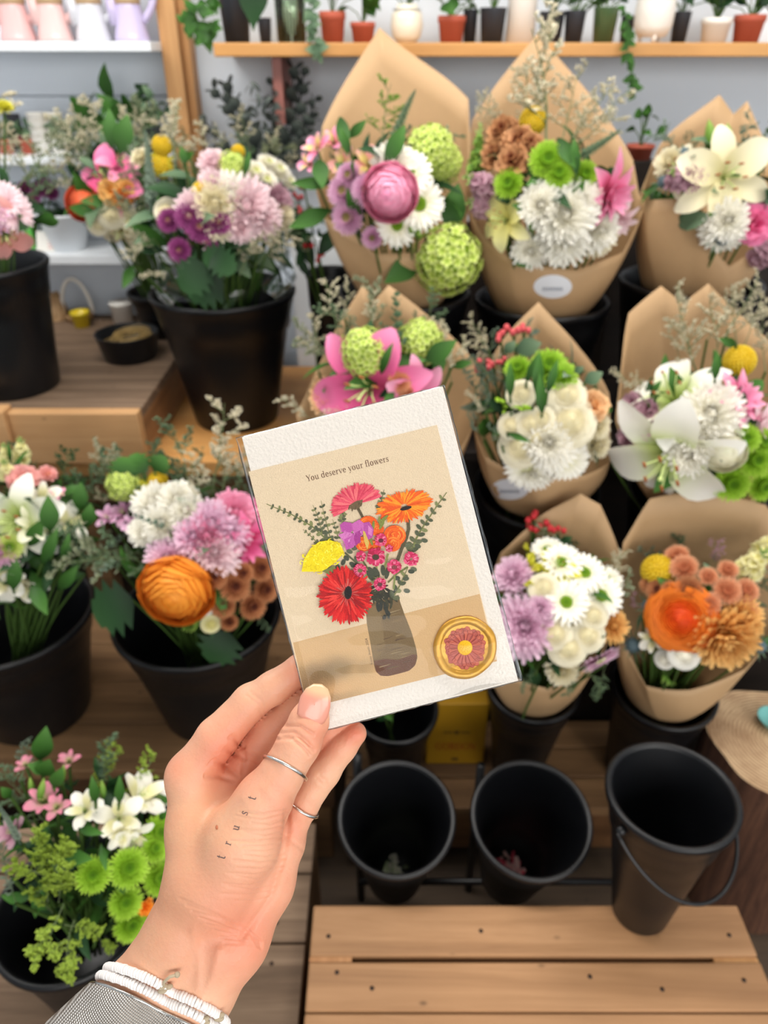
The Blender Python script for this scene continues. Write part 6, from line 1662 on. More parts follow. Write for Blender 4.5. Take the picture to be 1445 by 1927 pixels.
B.head('mum', 'mauve', 520, 370, 60); B.head('mum', 'cream', 530, 400, 50); B.head('mum', 'blush', 400, 300, 60); B.head('rose', 'cream', 306, 388, 40); B.head('mum', 'cream', 260, 290, 40)
B.lin('spike', 'grey', 285, 400, 268, 245, unit=4, wid=.8); B.lin('spike', 'grey', 290, 380, 274, 280, unit=4, wid=.8)
for a in ((330, 330, 325, 190, .05), (470, 290, 440, 210, .06), (400, 300, 380, 230, .06), (500, 480, 540, 410, 0), (480, 500, 560, 440, 0), (300, 480, 250, 430, 0), (330, 500, 270, 520, -.02), (450, 520, 480, 430, -.02), (290, 450, 230, 480, 0), (500, 300, 520, 240, .05), (360, 300, 300, 230, .05), (420, 300, 400, 240, .05), (260, 500, 240, 430, 0), (440, 480, 520, 450, -.03), (530, 320, 560, 290, .05)): B.lin('sprig', 'fill', *a[:4], back=a[4])
for a in ((390, 500, 340, 545), (400, 480, 440, 510), (420, 530, 350, 555), (430, 480, 380, 490)): B.leaf('darkleaf', *a, .5, -.02, 'oakleaf')
for a in ((345, 300, 365, 285, .6), (350, 310, 340, 275, .5), (460, 330, 470, 285, .3), (250, 500, 230, 545, .4)): B.leaf('leaf', *a)
B.airy(26, L=(.12, .2))
B.close()
rc = rim-Vector((0, 0, .03))
B.wrap(rc, .115, [(0, 560, 520, 1.70), (45, 540, 470, 1.79), (90, 430, 460, 1.82), (135, 320, 500, 1.79), (180, 285, 540, 1.70), (225, 320, 560, 1.60), (260, 400, 552, 1.57), (290, 460, 545, 1.57), (320, 505, 510, 1.6), (340, 540, 500, 1.64)], CEL, 'clear_wrap', bulge=.01)
# ---- bunch behind it: pink lily, coral rose
nk, rim, h = inpail(T_back, fr=.5)
B = Bunch('mixed bunch with a bright pink lily and coral rose behind the large pail', (225, 370), 1.86, 98, nk, name='flower_bunch', group='unwrapped bunches', seed=32)
B.foliage(60, ('leaf', 'darkleaf', 'greygreen'), L=(.07, .11), zmin=-.9)
B.head('lily', 'hotpink', 195, 330, 105, face=(-.2, -.1)); B.head('lily', 'pink', 225, 300, 70, face=(.2, -.4))
B.head('ranunculus', 'coral', 152, 378, 52); B.head('carnation', 'gold', 205, 355, 50); B.head('carnation', 'gold', 238, 350, 44); B.head('mum', 'orange', 225, 365, 40)
B.head('rose', 'cream', 205, 400, 44); B.head('lily', 'cream', 222, 435, 76, face=(-.1, .6)); B.head('rose', 'cream', 180, 420, 34); B.head('astro', 'white', 240, 405, 50); B.head('freesia', 'budgreen', 260, 420, 50)
for a in ((220, 300, 170, 180, .05), (190, 300, 105, 215, .05), (180, 330, 85, 305, .02), (240, 280, 230, 200, .06), (170, 320, 120, 250, .05), (260, 300, 200, 230, .05), (150, 350, 110, 340, 0), (250, 310, 270, 215, .05), (220, 290, 250, 210, .07), (200, 300, 140, 205, .07)): B.lin('sprig', 'fill', *a[:4], back=a[4])
for a in ((210, 280, 205, 205, .4), (225, 290, 240, 215, .5), (180, 400, 130, 390, .5)): B.leaf('leaf', *a)
B.airy(18, L=(.12, .2))
B.close()
# ---- left edge, upper pail
nk, rim, h = inpail(T_left, fr=.5)
B = Bunch('bunch of pink daisies and peach lilies at the left edge above the riser', (0, 400), 1.58, 85, nk, name='flower_bunch', group='unwrapped bunches', seed=33)
B.foliage(40, L=(.05, .09))
B.head('daisy', 'blush', 22, 392, 78, cen='purple', face=(.2, -.1)); B.head('daisy', 'blush', 0, 370, 70, cen='purple'); B.head('lily', 'peachpink', 8, 440, 100, face=(.2, .3)); B.head('mum', 'lilac', -30, 400, 80)
for a in ((0, 320, 5, 165, .05), (5, 340, 30, 250, .05), (-10, 320, -10, 190, .05)): B.lin('sprig', 'fill', *a[:4], back=a[4])
B.head('mum', 'yelgreen', 5, 195, 30)
B.airy(4)
B.close()
# ---- left edge, lower shelf: white lilies
nk, rim, h = inpail(T_ml, fr=.5)
B = Bunch('bunch of white lilies and pale pink blooms in the pail at the left edge', (50, 1010), 1.08, 140, nk, name='flower_bunch', group='unwrapped bunches', seed=34)
B.foliage(110, ('leaf', 'darkleaf'), L=(.06, .11), zmin=-.8)
B.head('lily', 'lilywhite', 12, 985, 150, face=(-.2, .1)); B.head('astro', 'white', 130, 980, 84); B.head('astro', 'white', 75, 935, 74); B.head('astro', 'white', 30, 1115, 100, face=(0, .5)); B.head('astro', 'white', 0, 1090, 90); B.head('astro', 'creamgreen', 60, 985, 80)
B.head('carnation', 'peachpink', 40, 900, 66, n=30); B.head('carnation', 'peachpink', 88, 890, 40, n=24); B.head('mum', 'lilac', -5, 1040, 60); B.head('astro', 'pink', 105, 925, 30)
for a in ((12, 862, 36), (40, 855, 40), (10, 890, 40)): B.head('stock', 'paleyellow', *a, L=2)
for a in ((20, 1030, 50, 'creamgreen'),): B.head('button', 'lime', 10, 1030, 50, cen='green')
for a in ((150, 960, 152, 905, .5), (165, 990, 170, 945, .6), (95, 1000, 90, 930, .5), (25, 1110, 30, 1045, .4), (80, 1060, 110, 990, .3), (110, 1110, 150, 1060, .35), (60, 1100, 90, 1160, .4), (20, 870, 15, 830, .2), (160, 1080, 100, 1090, .4), (120, 1060, 130, 1000, .3)): B.leaf('leaf', *a)
for a in ((100, 1040, 160, 1035, 0), (140, 940, 130, 890, .03), (110, 1050, 130, 1000, 0)): B.lin('euc', 'grey', *a[:4], back=a[4], wid=.8)
B.airy(14, ('greygreen', 'darkleaf'))
B.close()
rc = rim-Vector((0, 0, .03))
# ---- lower shelf, behind the hand
nk, rim, h = inpail(T_mr, fr=.5)
B = Bunch('bunch with a big orange ranunculus, lilac mums and bronze buttons by the card', (375, 1040), 1.08, 150, nk, name='flower_bunch', group='unwrapped bunches', seed=35)
B.foliage(130, ('leaf', 'darkleaf', 'greygreen'), L=(.06, .1), zmin=-.8)
B.head('ranunculus', 'orange', 326, 1116, 112, lift=.1, face=(-.1, .2))
for a in ((395, 985, 96, 'lilacpale'), (440, 965, 90, 'pink'), (360, 1010, 80, 'lilacpale'), (400, 1040, 96, 'blush'), (310, 1050, 80, 'lilacpale'), (430, 1000, 80, 'lilacpale')): B.head('mum', a[3], a[0], a[1], a[2])
B.head('mum', 'pink', 385, 1010, 90); B.head('lilyd', 'hotpink', 470, 1030, 110, face=(.2, .3)); B.head('lilyd', 'hotpink', 480, 970, 90)
for a in ((400, 1087, 46), (440, 1105, 58), (418, 1143, 46), (475, 1142, 52), (490, 1070, 50), (500, 1110, 50), (455, 1080, 40), (430, 1172, 34)): B.head('button', 'bronze', a[0], a[1], a[2], cen='bronze', lift=.06)
B.head('snowball', 'lime', 227, 907, 60); B.head('billy', 'yelgreen', 262, 920, 40); B.head('billy', 'yellow', 294, 904, 36)
for a in ((285, 945, 80), (330, 940, 80), (300, 985, 80), (345, 960, 70), (265, 1000, 60)): B.head('mum', 'white', *a)
for a in ((225, 960, 62), (195, 970, 50), (245, 985, 50)): B.head('astro', 'lilac', *a)
B.head('rose', 'white', 380, 1138, 40); B.head('freesia', 'budgreen', 360, 1178, 56); B.head('rose', 'paleyellow', 395, 1178, 30)
for a in ((270, 890, 245, 855), (290, 885, 310, 860), (430, 1190, 395, 1250), (250, 1130, 170, 1160), (230, 900, 235, 860)): B.leaf('leaf' if a[1] < 1000 else 'darkleaf', *a, .6, -.01, 'oakleaf')
for a in ((400, 930, 430, 760, .04), (380, 930, 350, 850, .04), (420, 930, 405, 830, .04), (200, 900, 175, 830, .04), (230, 880, 205, 840, .05), (450, 920, 455, 850, .03), (360, 960, 390, 880, .0), (240, 1050, 180, 1060, 0), (270, 1060, 230, 1030, 0), (490, 1150, 500, 1190, -.01), (200, 960, 180, 920, .03), (300, 1040, 250, 1090, 0), (440, 920, 470, 840, .03)): B.lin('sprig', 'fill' if a[3] < 1000 else 'greygreen', *a[:4], back=a[4])
for a in ((200, 1040, 240, 1000, 0), (230, 1050, 180, 1090, 0), (320, 1000, 260, 970, -.02)): B.lin('euc', 'grey', *a[:4], back=a[4], wid=.9)
B.airy(24, L=(.1, .18))
B.close()
# ---- lower left pail
nk, rim, h = inpail(T_bl, fr=.5)
B = Bunch('bunch of white trumpets, green buttons and feathery green at lower left', (160, 1600), .60, 165, nk, name='flower_bunch', group='unwrapped bunches', seed=36)
B.foliage(110, ('leaf', 'darkleaf'), L=(.04, .075), zmin=-.8)
for a in ((150, 1525, 76, (-.2, 0)), (220, 1545, 100, (-.1, .1)), (250, 1588, 84, (.1, .5)), (270, 1490, 110, (.2, -.3)), (225, 1580, 60, (0, .3)), (300, 1500, 60, (.3, -.1))): B.head('astro', 'white', a[0], a[1], a[2], face=a[3])
for a in ((168, 1655, 66), (238, 1640, 72), (300, 1570, 66), (300, 1655, 66), (232, 1705, 62), (245, 1745, 66), (290, 1600, 50)): B.head('button', 'green', a[0], a[1], a[2], cen='green', lift=.04)
B.head('carnation', 'orange', 272, 1712, 34, n=24, lift=.06)
for a in ((75, 1505, 70, 'pinkgreen'), (100, 1520, 50, 'pinkgreen'), (45, 1435, 40, 'pinkgreen'), (130, 1425, 44, 'pinkgreen'), (10, 1570, 60, 'mauve')): B.head('astro', a[3], a[0], a[1], a[2])
for a in ((75, 1430, 88, 1362, .5), (80, 1460, 95, 1425, .8), (95, 1450, 50, 1438, .6), (100, 1480, 120, 1440, .5), (180, 1510, 172, 1455, .3), (225, 1510, 225, 1455, .3), (150, 1560, 200, 1570, .3), (300, 1540, 320, 1525, .4), (190, 1590, 200, 1640, .3), (20, 1500, 0, 1480, .6)): B.leaf('leaf', *a)
for a in ((60, 1490, 55, 1455), (75, 1500, 85, 1455), (115, 1470, 122, 1430), (195, 1495, 190, 1460)): B.lin('bud', 'budgreen', *a, unit=2, wid=1.1)
B.lin('spike', 'grey', 40, 1590, -5, 1515, unit=4, wid=.9)
for a in ((80, 1640, 60, 1560, -.02), (90, 1650, 120, 1570, -.02), (100, 1660, 30, 1610, -.02), (110, 1700, 140, 1620, -.03), (100, 1720, 60, 1670, -.03), (140, 1730, 100, 1830, -.05), (120, 1740, 180, 1770, -.05), (180, 1760, 220, 1780, -.04), (70, 1680, 130, 1650, -.03), (60, 1640, 110, 1600, -.02), (120, 1700, 90, 1800, -.05), (90, 1700, 75, 1640, -.03)): B.lin('sprig', 'golden', *a[:4], back=a[4], size=.05, dens=1.6)
for a in ((40, 1470, 42, 1395, .03), (20, 1650, 0, 1590, -.01), (30, 1700, 10, 1640, -.02)): B.lin('sprig', 'grey', *a[:4], back=a[4])
B.airy(12, ('golden', 'greygreen'), L=(.08, .13))
B.close()
# ------------------------------------------------------------------ potted plants on the honey shelf and ware on the white shelves
M_terra = plain('terracotta', (176, 84, 62), .7, var=.1, vscale=40)
M_pot = plain('nursery_pot', (40, 43, 50), .5)
M_cer = plain('white_ceramic', (236, 232, 224), .35)
M_soil = plain('soil', (52, 40, 32), .9)
LEAFM = [petalmat('petal_leaf', C_['leaf']), petalmat('petal_darkleaf', C_['darkleaf']), petalmat('petal_greygreen', C_['greygreen'])]
def pot(label, x0, x1, yt, Y=2.09, mat=None, z=None, kind='rim', cat='pot plant', name='potted_plant', group='potted plants on the pine shelf', ytop_world=None, plant=None, base=.78, body='pot', seed=0):
    z = Z_PS if z is None else z
    a, b = PY(x0, max(yt, 0), Y), PY(x1, max(yt, 0), Y); R = (b.x-a.x)/2; cx = (a.x+b.x)/2; h = PY((x0+x1)/2, yt, Y).z-z
    t = thing(name, label, cat, (cx, Y, z+.0004), group)
    if kind == 'rim': prof = [(.003, 0), (R*base, 0), (R*.93, h*.74), (R, h*.76), (R, h), (R-.004, h), (R*.9, h*.75), (R*base*.9, h*.1)]
    elif kind == 'tall': prof = [(.003, 0), (R*base, 0), (R*.98, h*.96), (R, h), (R-.004, h), (R*base*.92, h*.1)]
    elif kind == 'round': prof = [(.003, 0), (R*.55, 0), (R*.85, h*.15), (R, h*.45), (R*.93, h*.75), (R*.66, h*.93), (R*.62, h), (R*.56, h), (R*.6, h*.9), (R*.8, h*.5)]
    elif kind == 'footed': prof = [(.003, h*.1), (R*.7, h*.1), (R*.96, h*.3), (R, h*.6), (R*.92, h*.92), (R*.86, h), (R*.8, h), (R*.85, h*.6), (R*.6, h*.2)]
    MB().lathe(prof, 36, cap0=True).build(body, mat or M_terra, t)
    if kind == 'footed':
        for k in range(3):
            an = 2*PI*k/3+.5; mb = MB(); mb.tube([(R*.55*math.cos(an), R*.55*math.sin(an), 0), (R*.6*math.cos(an), R*.6*math.sin(an), h*.16)], [R*.1, R*.16], 12); mb.build('foot', mat or M_cer, t)
    if plant:
        MB().lathe([(R*.9, h*.86), (.003, h*.9)], 24).build('soil', M_soil, t)
        rg = random.Random(seed+1); mb = MB(); st = MB()
        ht, sp, n, lw, lm = plant
        for k in range(n):
            an = rg.uniform(0, 2*PI); r = abs(rg.gauss(0, sp)); top = Vector((r*math.cos(an), -abs(r*math.sin(an))*.6+r*.2, h+ht*rg.uniform(.2, 1)))
            st.tube([(0, 0, h*.85), (top.x*.4, top.y*.4, h+(top.z-h)*.6), top], .0016, 4, caps=False)
            f_ = MB(); petal(f_, 0, RAD(rg.uniform(10, 70)), 1, .3 if lw < .03 else .6, 0, 0, bend=RAD(-60), cup=.2, prof=(.15, .8, 1, .75, .4, .03), n=5)
            mb.merge(f_, basis(Vector((math.cos(an), math.sin(an), .8)), spin=rg.random()*6.28, loc=top, sc=lw*rg.uniform(.8, 1.25)))
        st.build('stems', GREEN, t); mb.build('foliage', LEAFM[lm], t)
    return t, R, h
def vine(t, pts, lw, lm=0, seed=0, name='trailing_vine'):
    """hanging stem of leaves along measured points"""
    rg = random.Random(seed); mb = MB(); Q = [Vector(p) for p in pts]; P_ = []
    for i in range(len(Q)-1):
        for k in range(4): P_.append(Q[i].lerp(Q[i+1], k/4))
    P_.append(Q[-1]); mb.tube(P_, .0014, 4, caps=False)
    for p in P_:
        for s in (0, 1):
            f_ = MB(); petal(f_, 0, RAD(-10), 1, .7, 0, 0, bend=RAD(-30), cup=.15, prof=(.2, .9, 1, .7, .3, .03), n=5)
            mb.merge(f_, basis(Vector((rg.gauss(0, .4), -.8, .4)), spin=rg.random()*6.28, loc=p, sc=lw*rg.uniform(.7, 1.2)))
    bpy.context.view_layer.update(); o = mb.build(name, LEAFM[lm], t); o.matrix_world = Matrix.Identity(4)
pot('tall black nursery pot with a big dark hanging leaf at the shelf end', 410, 470, -25, mat=M_pot, kind='tall', plant=(.10, .05, 10, .05, 1), seed=1)
t_, R_, h_ = pot('small squat black pot between the tall pot and the ribbed vase', 484, 510, 34, Y=2.06, mat=M_pot, kind='tall')
t, R, h = pot('ribbed clear glass vase on the pine shelf beside a terracotta pot', 516, 574, -40, cat='vase', name='glass_vase', kind='tall', mat=clear('ribbed_glass', (232, 240, 230), 1.5, .05, 1.2, bump=.0), base=.9, body='vase_wall', group=None)
mb = MB()
for k in range(28):
    a = 2*PI*k/28; mb.tube([(R*.9*math.cos(a), R*.9*math.sin(a), .004), (R*math.cos(a), R*math.sin(a), h)], .0016, 5)
mb.build('glass_ribs', clear('rib_glass', (214, 226, 212), 1.5, .08, 1.2), t)
pot('terracotta pot with grassy blades left of the wrapped peak', 600, 650, 22, plant=(.12, .04, 12, .07, 0), seed=2)
pot('low terracotta pot with a rosette plant just left of the paper peak', 659, 706, 42, plant=(.09, .04, 14, .05, 0), seed=3)
pot('round cream jar with a tan neck and leafy stems', 735, 797, 8, mat=plain('cream_glaze', (232, 224, 204), .25), kind='round', plant=(.07, .08, 14, .05, 0), seed=4)
pot('terracotta pot right of the cream jar', 824, 877, 30, plant=(.08, .05, 14, .045, 0), seed=5)
pot('narrow black pot behind the terracotta pot', 872, 900, 18, Y=2.13, mat=M_pot, kind='tall', plant=(.06, .03, 8, .05, 0), seed=6)
pot('black pot with variegated leaves left of the tall white vase', 903, 954, 15, mat=M_pot, kind='tall', plant=(.08, .05, 12, .05, 2), seed=7)
pot('tall plain white ceramic vase standing between black pots', 956, 1012, -30, mat=M_cer, kind='tall', base=.96, name='ceramic_vase', cat='vase', body='vase_wall', group=None)
pot('first black pot right of the tall white vase', 1016, 1064, 22, mat=M_pot, kind='tall', plant=(.06, .05, 12, .04, 0), seed=8)
pot('second black pot right of the tall white vase', 1064, 1104, 20, Y=2.08, mat=M_pot, kind='tall', plant=(.06, .05, 12, .04, 0), seed=9)
t, R, h = pot('green glass jar with heart-shaped leaves and a trailing vine', 1118, 1166, 14, kind='tall', mat=plain('green_glass', (74, 96, 62), .15), plant=(.05, .06, 10, .06, 1), seed=10, body='jar')
vine(t, [PY(1175, 20, 2.0), PY(1186, 60, 1.96), PY(1180, 100, 1.95), PY(1188, 140, 1.96), PY(1195, 175, 1.97)], .022, 0, 3)
pot('slim black pot beside the footed white planter', 1170, 1196, 30, Y=2.12, mat=M_pot, kind='tall')
pot('large white textured planter on three little feet', 1199, 1273, -25, Y=2.07, kind='footed', mat=plain('white_stone', (234, 230, 222), .6, bump=.8, bscale=60), name='footed_planter', cat='planter', body='bowl', group=None)
pot('black pot half hidden behind the footed white planter', 1268, 1302, 22, Y=2.13, mat=M_pot, kind='tall', plant=(.07, .05, 8, .06, 1), seed=11)
pot('small white pot with round dark leaves near the right end', 1322, 1378, 34, mat=M_cer, kind='rim', plant=(.07, .05, 16, .045, 1), seed=12)
pot('terracotta pot at the right end of the shelf', 1384, 1442, 28, plant=(.07, .05, 12, .045, 1), seed=13)
t, R, h = pot('tiny terracotta pot with a sprig by the top right bouquet', 1180, 1232, 272, Y=1.88, z=zat(300, 1.88), plant=(.06, .02, 8, .03, 0), seed=14, group=None)
# trailing stems over the shelf edge
bp_ = [o for o in bpy.data.objects if o.get('label', '').startswith('tall black nursery')][0]
vine(bp_, [PY(400, -10, 2.02), PY(372, 20, 2.0), PY(350, 45, 2.0), PY(380, 70, 2.0), PY(400, 50, 2.0)], .035, 0, 5)
mb = MB(); petal(mb, 0, 0, 1, .75, 0, 0, bend=RAD(-30), cup=.12, prof=(.5, .95, 1, .8, .5, .2, .02), n=8)
q0, q1 = PY(478, -30, 2.0), PY(474, 55, 1.97); d = (q1-q0); x = d.normalized(); z = Vector((0, -1, .1)); z = (z-x*z.dot(x)).normalized(); M_ = Matrix((x, z.cross(x), z)).transposed().to_4x4() @ Matrix.Scale(d.length, 4); M_.translation = q0
bpy.context.view_layer.update(); o = mb.build('big_leaf', petalmat('petal_darkleaf', C_['darkleaf']), bp_); o.matrix_world = M_
jar_ = [o for o in bpy.data.objects if o.get('label', '').startswith('terracotta pot with grassy')][0]
vine(jar_, [PY(590, -5, 2.03), PY(585, 40, 1.97), PY(592, 75, 1.96), PY(600, 100, 1.96)], .03, 2, 7)
# wall eucalyptus bunch behind the partition (dried, grey)
B = Bunch('dusky eucalyptus bunch against the wall left of the tall paper peak', (490, 215), 2.0, 70, PY(520, 470, 1.98), name='eucalyptus_bunch', cat='greenery', seed=41)
for a in ((510, 330, 400, 180), (515, 330, 440, 150), (520, 320, 500, 160), (525, 320, 570, 150), (520, 330, 585, 190), (510, 340, 380, 230), (525, 330, 560, 230), (520, 340, 450, 230), (515, 330, 540, 130), (520, 340, 600, 230)): B.lin('euc', 'dusk', *a, wid=.8)
B.foliage(40, ('dusk',), lo=.2, hi=.8, L=(.03, .045)); B.close()
# jugs on the top white shelf
def jug(label, x0, x1, col):
    Y = 2.09; a, b = PY(x0, 77, Y), PY(x1, 77, Y); R = (b.x-a.x)/2; z = Z_S1
    t = thing('ceramic_jug', label, 'jug', ((a.x+b.x)/2, Y, z+.0004), 'pastel jugs on the top white shelf')
    m = plain('glaze_%d_%d' % (col[0], col[2]), col, .18, coat=.3)
    MB().lathe([(.003, 0), (R*.95, 0), (R, .006), (R*.9, .024), (R*.74, .062), (R*.66, .076), (R*.7, .085), (R*.86, .125), (R*.9, .165), (R*.86, .165), (R*.66, .085), (R*.85, .02)], 40, cap0=True).build('jug_body', m, t)
    MB().lathe([(R*.67, .072), (R*.73, .075), (R*.74, .083), (R*.67, .087)], 40).build('tan_band', plain('tan_glaze', (170, 140, 104), .4), t)
    mb = MB(); mb.tube([Vector((R*.8, 0, .14))+Vector((R*.75*math.sin(PI*k/10), 0, -.10*k/10)) for k in range(11)], .0085, 10); mb.build('jug_handle', m, t)
    sp = MB(); sp.tube([(-R*.7, -R*.25, .035), (-R*.82, -R*.4, .07), (-R*.9, -R*.45, .10)], [.016, .012, .009], 10); sp.build('spout', m, t)
jug('dusty pink jug at the left end of the jug row', 5, 70, (222, 178, 176)); jug('blush pink jug second from the left', 75, 139, (226, 188, 184)); jug('pale grey jug second from the right', 146, 211, (206, 206, 212)); jug('lilac jug at the right end of the jug row by the post', 218, 282, (196, 184, 216))
# middle white shelf
pot('terracotta seedling pot at the far left of the middle shelf', -8, 24, 262, Y=2.08, z=Z_S2, plant=(.03, .03, 10, .03, 2), seed=20, group='seedling pots')
pot('terracotta seedling pot with grey leaves beside the white cups', 34, 66, 262, Y=2.08, z=Z_S2, plant=(.03, .03, 12, .03, 2), seed=21, group='seedling pots')
t = thing('plant_card', 'dark printed card standing behind the seedling pots', 'card', PY(38, 294, 2.14)*1.0)
t.location.z = Z_S2+.0004
q = PY(38, 214, 2.14); hh = q.z-Z_S2; MB().box((-.022, 0, 0), (.022, .002, hh)).build('card_board', plain('dark_print', (52, 50, 56), .4), t, smooth=False)
MB().box((-.015, -.0008, hh*.25), (.015, -.0002, hh*.42)).build('red_panel', plain('dull_red', (140, 70, 76), .5), t, smooth=False)
for i, (x, lab) in enumerate(((84, 'left stack of white paper cups on the middle shelf'), (116, 'right stack of white paper cups on the middle shelf'))):
    q = PY(x, 296, 2.08); t = thing('cup_stack', lab, 'cups', (q.x, 2.08, Z_S2+.0004), 'white cup stacks')
    for k in range(4): MB().lathe([(.003, 0), (.018, 0), (.0225, .036), (.0235, .037), (.0215, .037), (.0172, .003)], 28, cap0=True, M=Matrix.Translation((0, 0, .018*k))).build('paper_cup', M_cer, t)
t, R, h = pot('black pot with an upright dark sprig on the middle shelf by the post', 262, 308, 238, Y=2.06, z=Z_S2, mat=M_pot, kind='tall', plant=(.06, .035, 26, .03, 2), seed=22, group=None)
vine(t, [PY(272, 240, 2.06), PY(268, 200, 2.06), PY(265, 158, 2.06)], .022, 1, 8, 'upright_sprig')
pot('leafy green plant in a pale pot on the middle shelf', 214, 250, 262, Y=2.08, z=Z_S2, mat=M_cer, plant=(.09, .03, 14, .07, 0), seed=23, group=None)
# lower white shelf
q = PY(134, 478, 2.08)
t = thing('planter_bowl', 'white tapered planter bowl with a small plant on the lower white shelf', 'bowl', (q.x, 2.08, Z_S3+.0004))
MB().lathe([(.003, 0), (.043, 0), (.064, .084), (.068, .086), (.068, .094), (.062, .094), (.04, .006)], 40, cap0=True).build('bowl', M_white, t)
mb = MB(); rg = random.Random(6)
for k in range(20):
    f_ = MB(); petal(f_, 0, RAD(rg.uniform(30, 80)), 1, .5, 0, 0, bend=RAD(-60), cup=.2, n=4); mb.merge(f_, basis((rg.gauss(0, .5), rg.gauss(0, .5), 1), spin=rg.random()*6, loc=(rg.gauss(0, .015), rg.gauss(0, .015), .07), sc=.045))
mb.build('foliage', LEAFM[1], t)
q = PY(52, 480, 2.07); t = thing('seed_pack', 'bright green printed carton on the lower white shelf', 'carton', (q.x, 2.07, Z_S3+.0004))
MB().box((-.026, 0, 0), (.026, .035, PY(52, 418, 2.07).z-Z_S3)).build('pack_body', plain('pack_green', (92, 176, 72), .35, var=.35, vscale=30), t, smooth=False, bevel=.002)
q = PY(88, 482, 2.05); t = thing('price_card', 'small white card with red marks leaning on the lower white shelf', 'card', (q.x, 2.05, Z_S3+.0004)); t.rotation_euler = (-.35, 0, -.2)
MB().box((-.026, 0, 0), (.026, .001, .05)).build('card_board', M_cer, t, smooth=False)
mb = MB()
for k in range(5): MB().box((.008, -.0006, .008+.008*k), (.02, -.0001, .010+.008*k)).build('red_line', plain('red_ink', (196, 70, 80), .6), t, smooth=False)
B = Bunch('dark purple flower bunch on the lower white shelf behind the left pail', (75, 375), 2.1, 46, (PY(75, 470, 2.1).x, 2.1, Z_S3+.03), name='flower_bunch', cat='flowers', seed=42)
for a in ((45, 352, 30), (70, 355, 30), (95, 360, 28), (60, 370, 26), (85, 345, 24)): B.head('button', 'purple', *a, cen='purple')
B.foliage(24, ('darkleaf',), L=(.03, .05)); B.close()
# odds and ends under the lowest shelf, on the riser
q = PY(148, 588, 2.09); t = thing('hoop_basket', 'small basket with a tall white hoop handle at the back of the riser', 'basket', (q.x, 2.09, ZT+.0004))
MB().tube([Vector((.042*math.cos(PI*k/20), 0, .02+.095*math.sin(PI*k/20))) for k in range(21)], .0055, 10).build('hoop_handle', M_cer, t)
MB().lathe([(.003, 0), (.036, 0), (.042, .022), (.04, .022), (.034, .003)], 28, cap0=True).build('basket_bowl', plain('wicker', (150, 116, 76), .8, bump=.8, bscale=90), t)
q = PY(150, 590, 2.03); t = thing('flower_pot', 'small yellow pot at the back of the riser', 'pot', (q.x, 2.03, ZT+.0004))
MB().lathe([(.003, 0), (.02, 0), (.0245, .034), (.026, .034), (.026, .042), (.022, .042), (.017, .004)], 28, cap0=True).build('pot', plain('yellow_glaze', (226, 200, 40), .35), t)
q = PY(230, 590, 2.07); t = thing('white_tub', 'white tub at the back of the riser beside the slim dark pail', 'tub', (q.x, 2.07, ZT+.0004))
MB().lathe([(.003, 0), (.027, 0), (.03, .05), (.032, .05), (.032, .058), (.003, .058)], 28, cap0=True).build('tub', M_cer, t)
q = PY(100, 590, 2.1); t = thing('paper_bag', 'crumpled brown paper bag at the back of the riser', 'bag', (q.x, 2.1, ZT+.0004))
mb = MB(); rg = random.Random(2); rows = []
for z, s in ((0, 1), (.02, 1.05), (.045, .95), (.065, .8), (.075, .5)): rows.append([Vector((.04*s*math.copysign(abs(math.cos(a))**.6, math.cos(a))*rg.uniform(.85, 1.1), .03*s*math.copysign(abs(math.sin(a))**.6, math.sin(a))*rg.uniform(.85, 1.1), z*rg.uniform(.9, 1.1))) for a in [2*PI*k/18 for k in range(18)]])
mb.grid(rows, True); mb.build('bag', M_wrap, t, smooth=False)

q = PY(1206, 300, 1.88); zq = zat(300, 1.88)
o = MB().box((q.x-.03, 1.85, .7605), (q.x+.03, 1.92, zq)).build('pot_stand', MD, smooth=False, bevel=.002); tag(o, 'narrow dark stand carrying the tiny terracotta pot behind the top bouquets', 'stand')
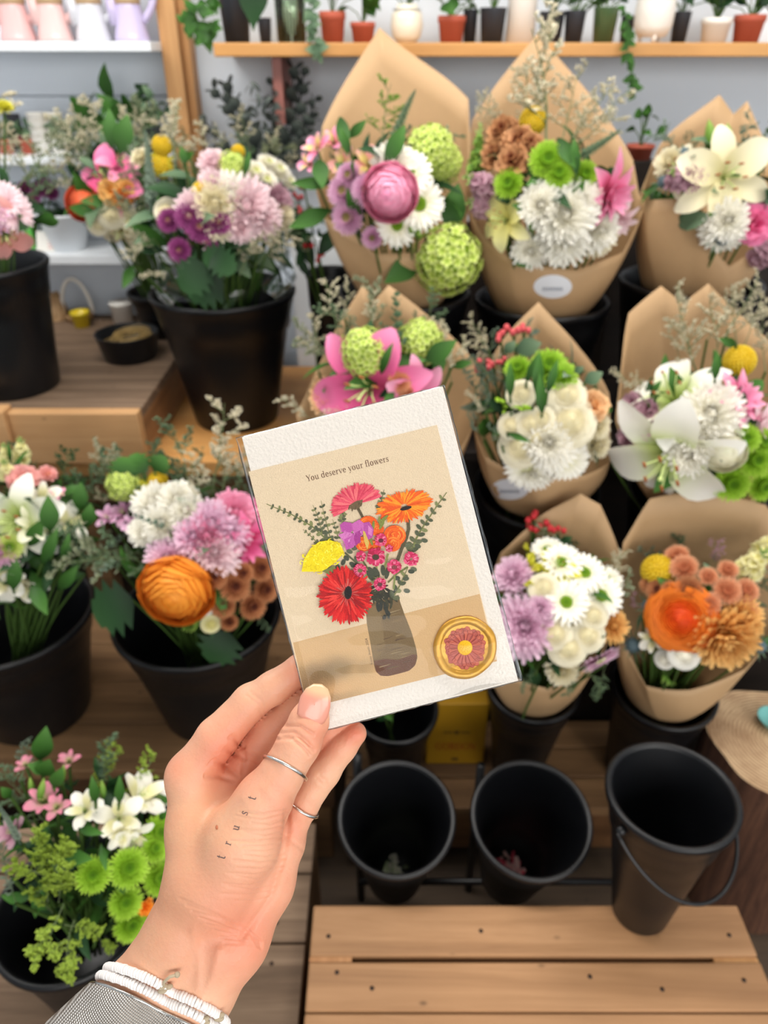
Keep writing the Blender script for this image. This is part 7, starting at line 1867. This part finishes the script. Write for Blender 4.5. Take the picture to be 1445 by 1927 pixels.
# ------------------------------------------------------------------ light: a bright shop front behind the viewer
c = MB().box((-3.1, -1.6, 2.7), (3.1, YW+.1, 2.8)).build('ceiling', plain('ceiling_paint', (236, 234, 228), .8), smooth=False); struct(c)
for nm, a, b in (('wall_left', (-3.1, -1.6, 0), (-3.0, YW+.1, 2.7)), ('wall_right', (3.0, -1.6, 0), (3.1, YW+.1, 2.7))):
    o = MB().box(a, b).build(nm, M_wall, smooth=False); struct(o)
fm = MB().box((-3.1, -1.7, 0), (3.1, -1.6, 1.12)); fm.box((-3.1, -1.7, 2.3), (3.1, -1.6, 2.7)); o = fm.build('wall_front_blocker', M_wall, smooth=False); struct(o)  # unseen parapet and header, added to block low and high light
for k in range(4): o = MB().box((-3.0+k*1.98, -1.68, 1.12), (-2.94+k*1.98, -1.62, 2.3)).build('window_1', M_rackm, smooth=False); struct(o)
wd = bpy.data.worlds.new('street_daylight'); SC.world = wd; wd.use_nodes = True
bg = wd.node_tree.nodes['Background']; bg.inputs['Color'].default_value = (.88, .94, 1.0, 1); bg.inputs['Strength'].default_value = .8
def area(name, loc, target, sx, sy, power, col):
    l = bpy.data.lights.new(name, 'AREA'); l.shape = 'RECTANGLE'; l.size = sx; l.size_y = sy; l.energy = power; l.color = col
    o = bpy.data.objects.new(name, l); COL.objects.link(o); o.location = loc
    d = Vector(target)-Vector(loc); o.rotation_euler = d.to_track_quat('-Z', 'Y').to_euler()
    return o
area('shop_window', (1.0, -1.95, 1.72), (.1, 1.0, .95), 4.2, 1.15, 76, (1, .97, .93))
area('ceiling_fill', (.5, 1.0, 2.66), (.5, 1.25, 0), 1.6, .4, 30, (1, .96, .91))  # both ceiling lights are unseen fills added to brighten the back wall
area('ceiling_fill', (-1.0, 1.2, 2.66), (-1.0, 1.5, 0), 1.2, .4, 26, (1, .97, .93))
s = bpy.data.lights.new('sun', 'SUN'); s.energy = .7; s.angle = math.radians(9); s.color = (1, .93, .84)
so = bpy.data.objects.new('sun', s); COL.objects.link(so); so.rotation_euler = Vector((-.3, .8, -.55)).to_track_quat('-Z', 'Y').to_euler()
vs = SC.view_settings; vs.view_transform = 'Standard'; vs.look = 'None'; vs.gamma = 1; vs.use_curve_mapping = False; vs.exposure = -0.06
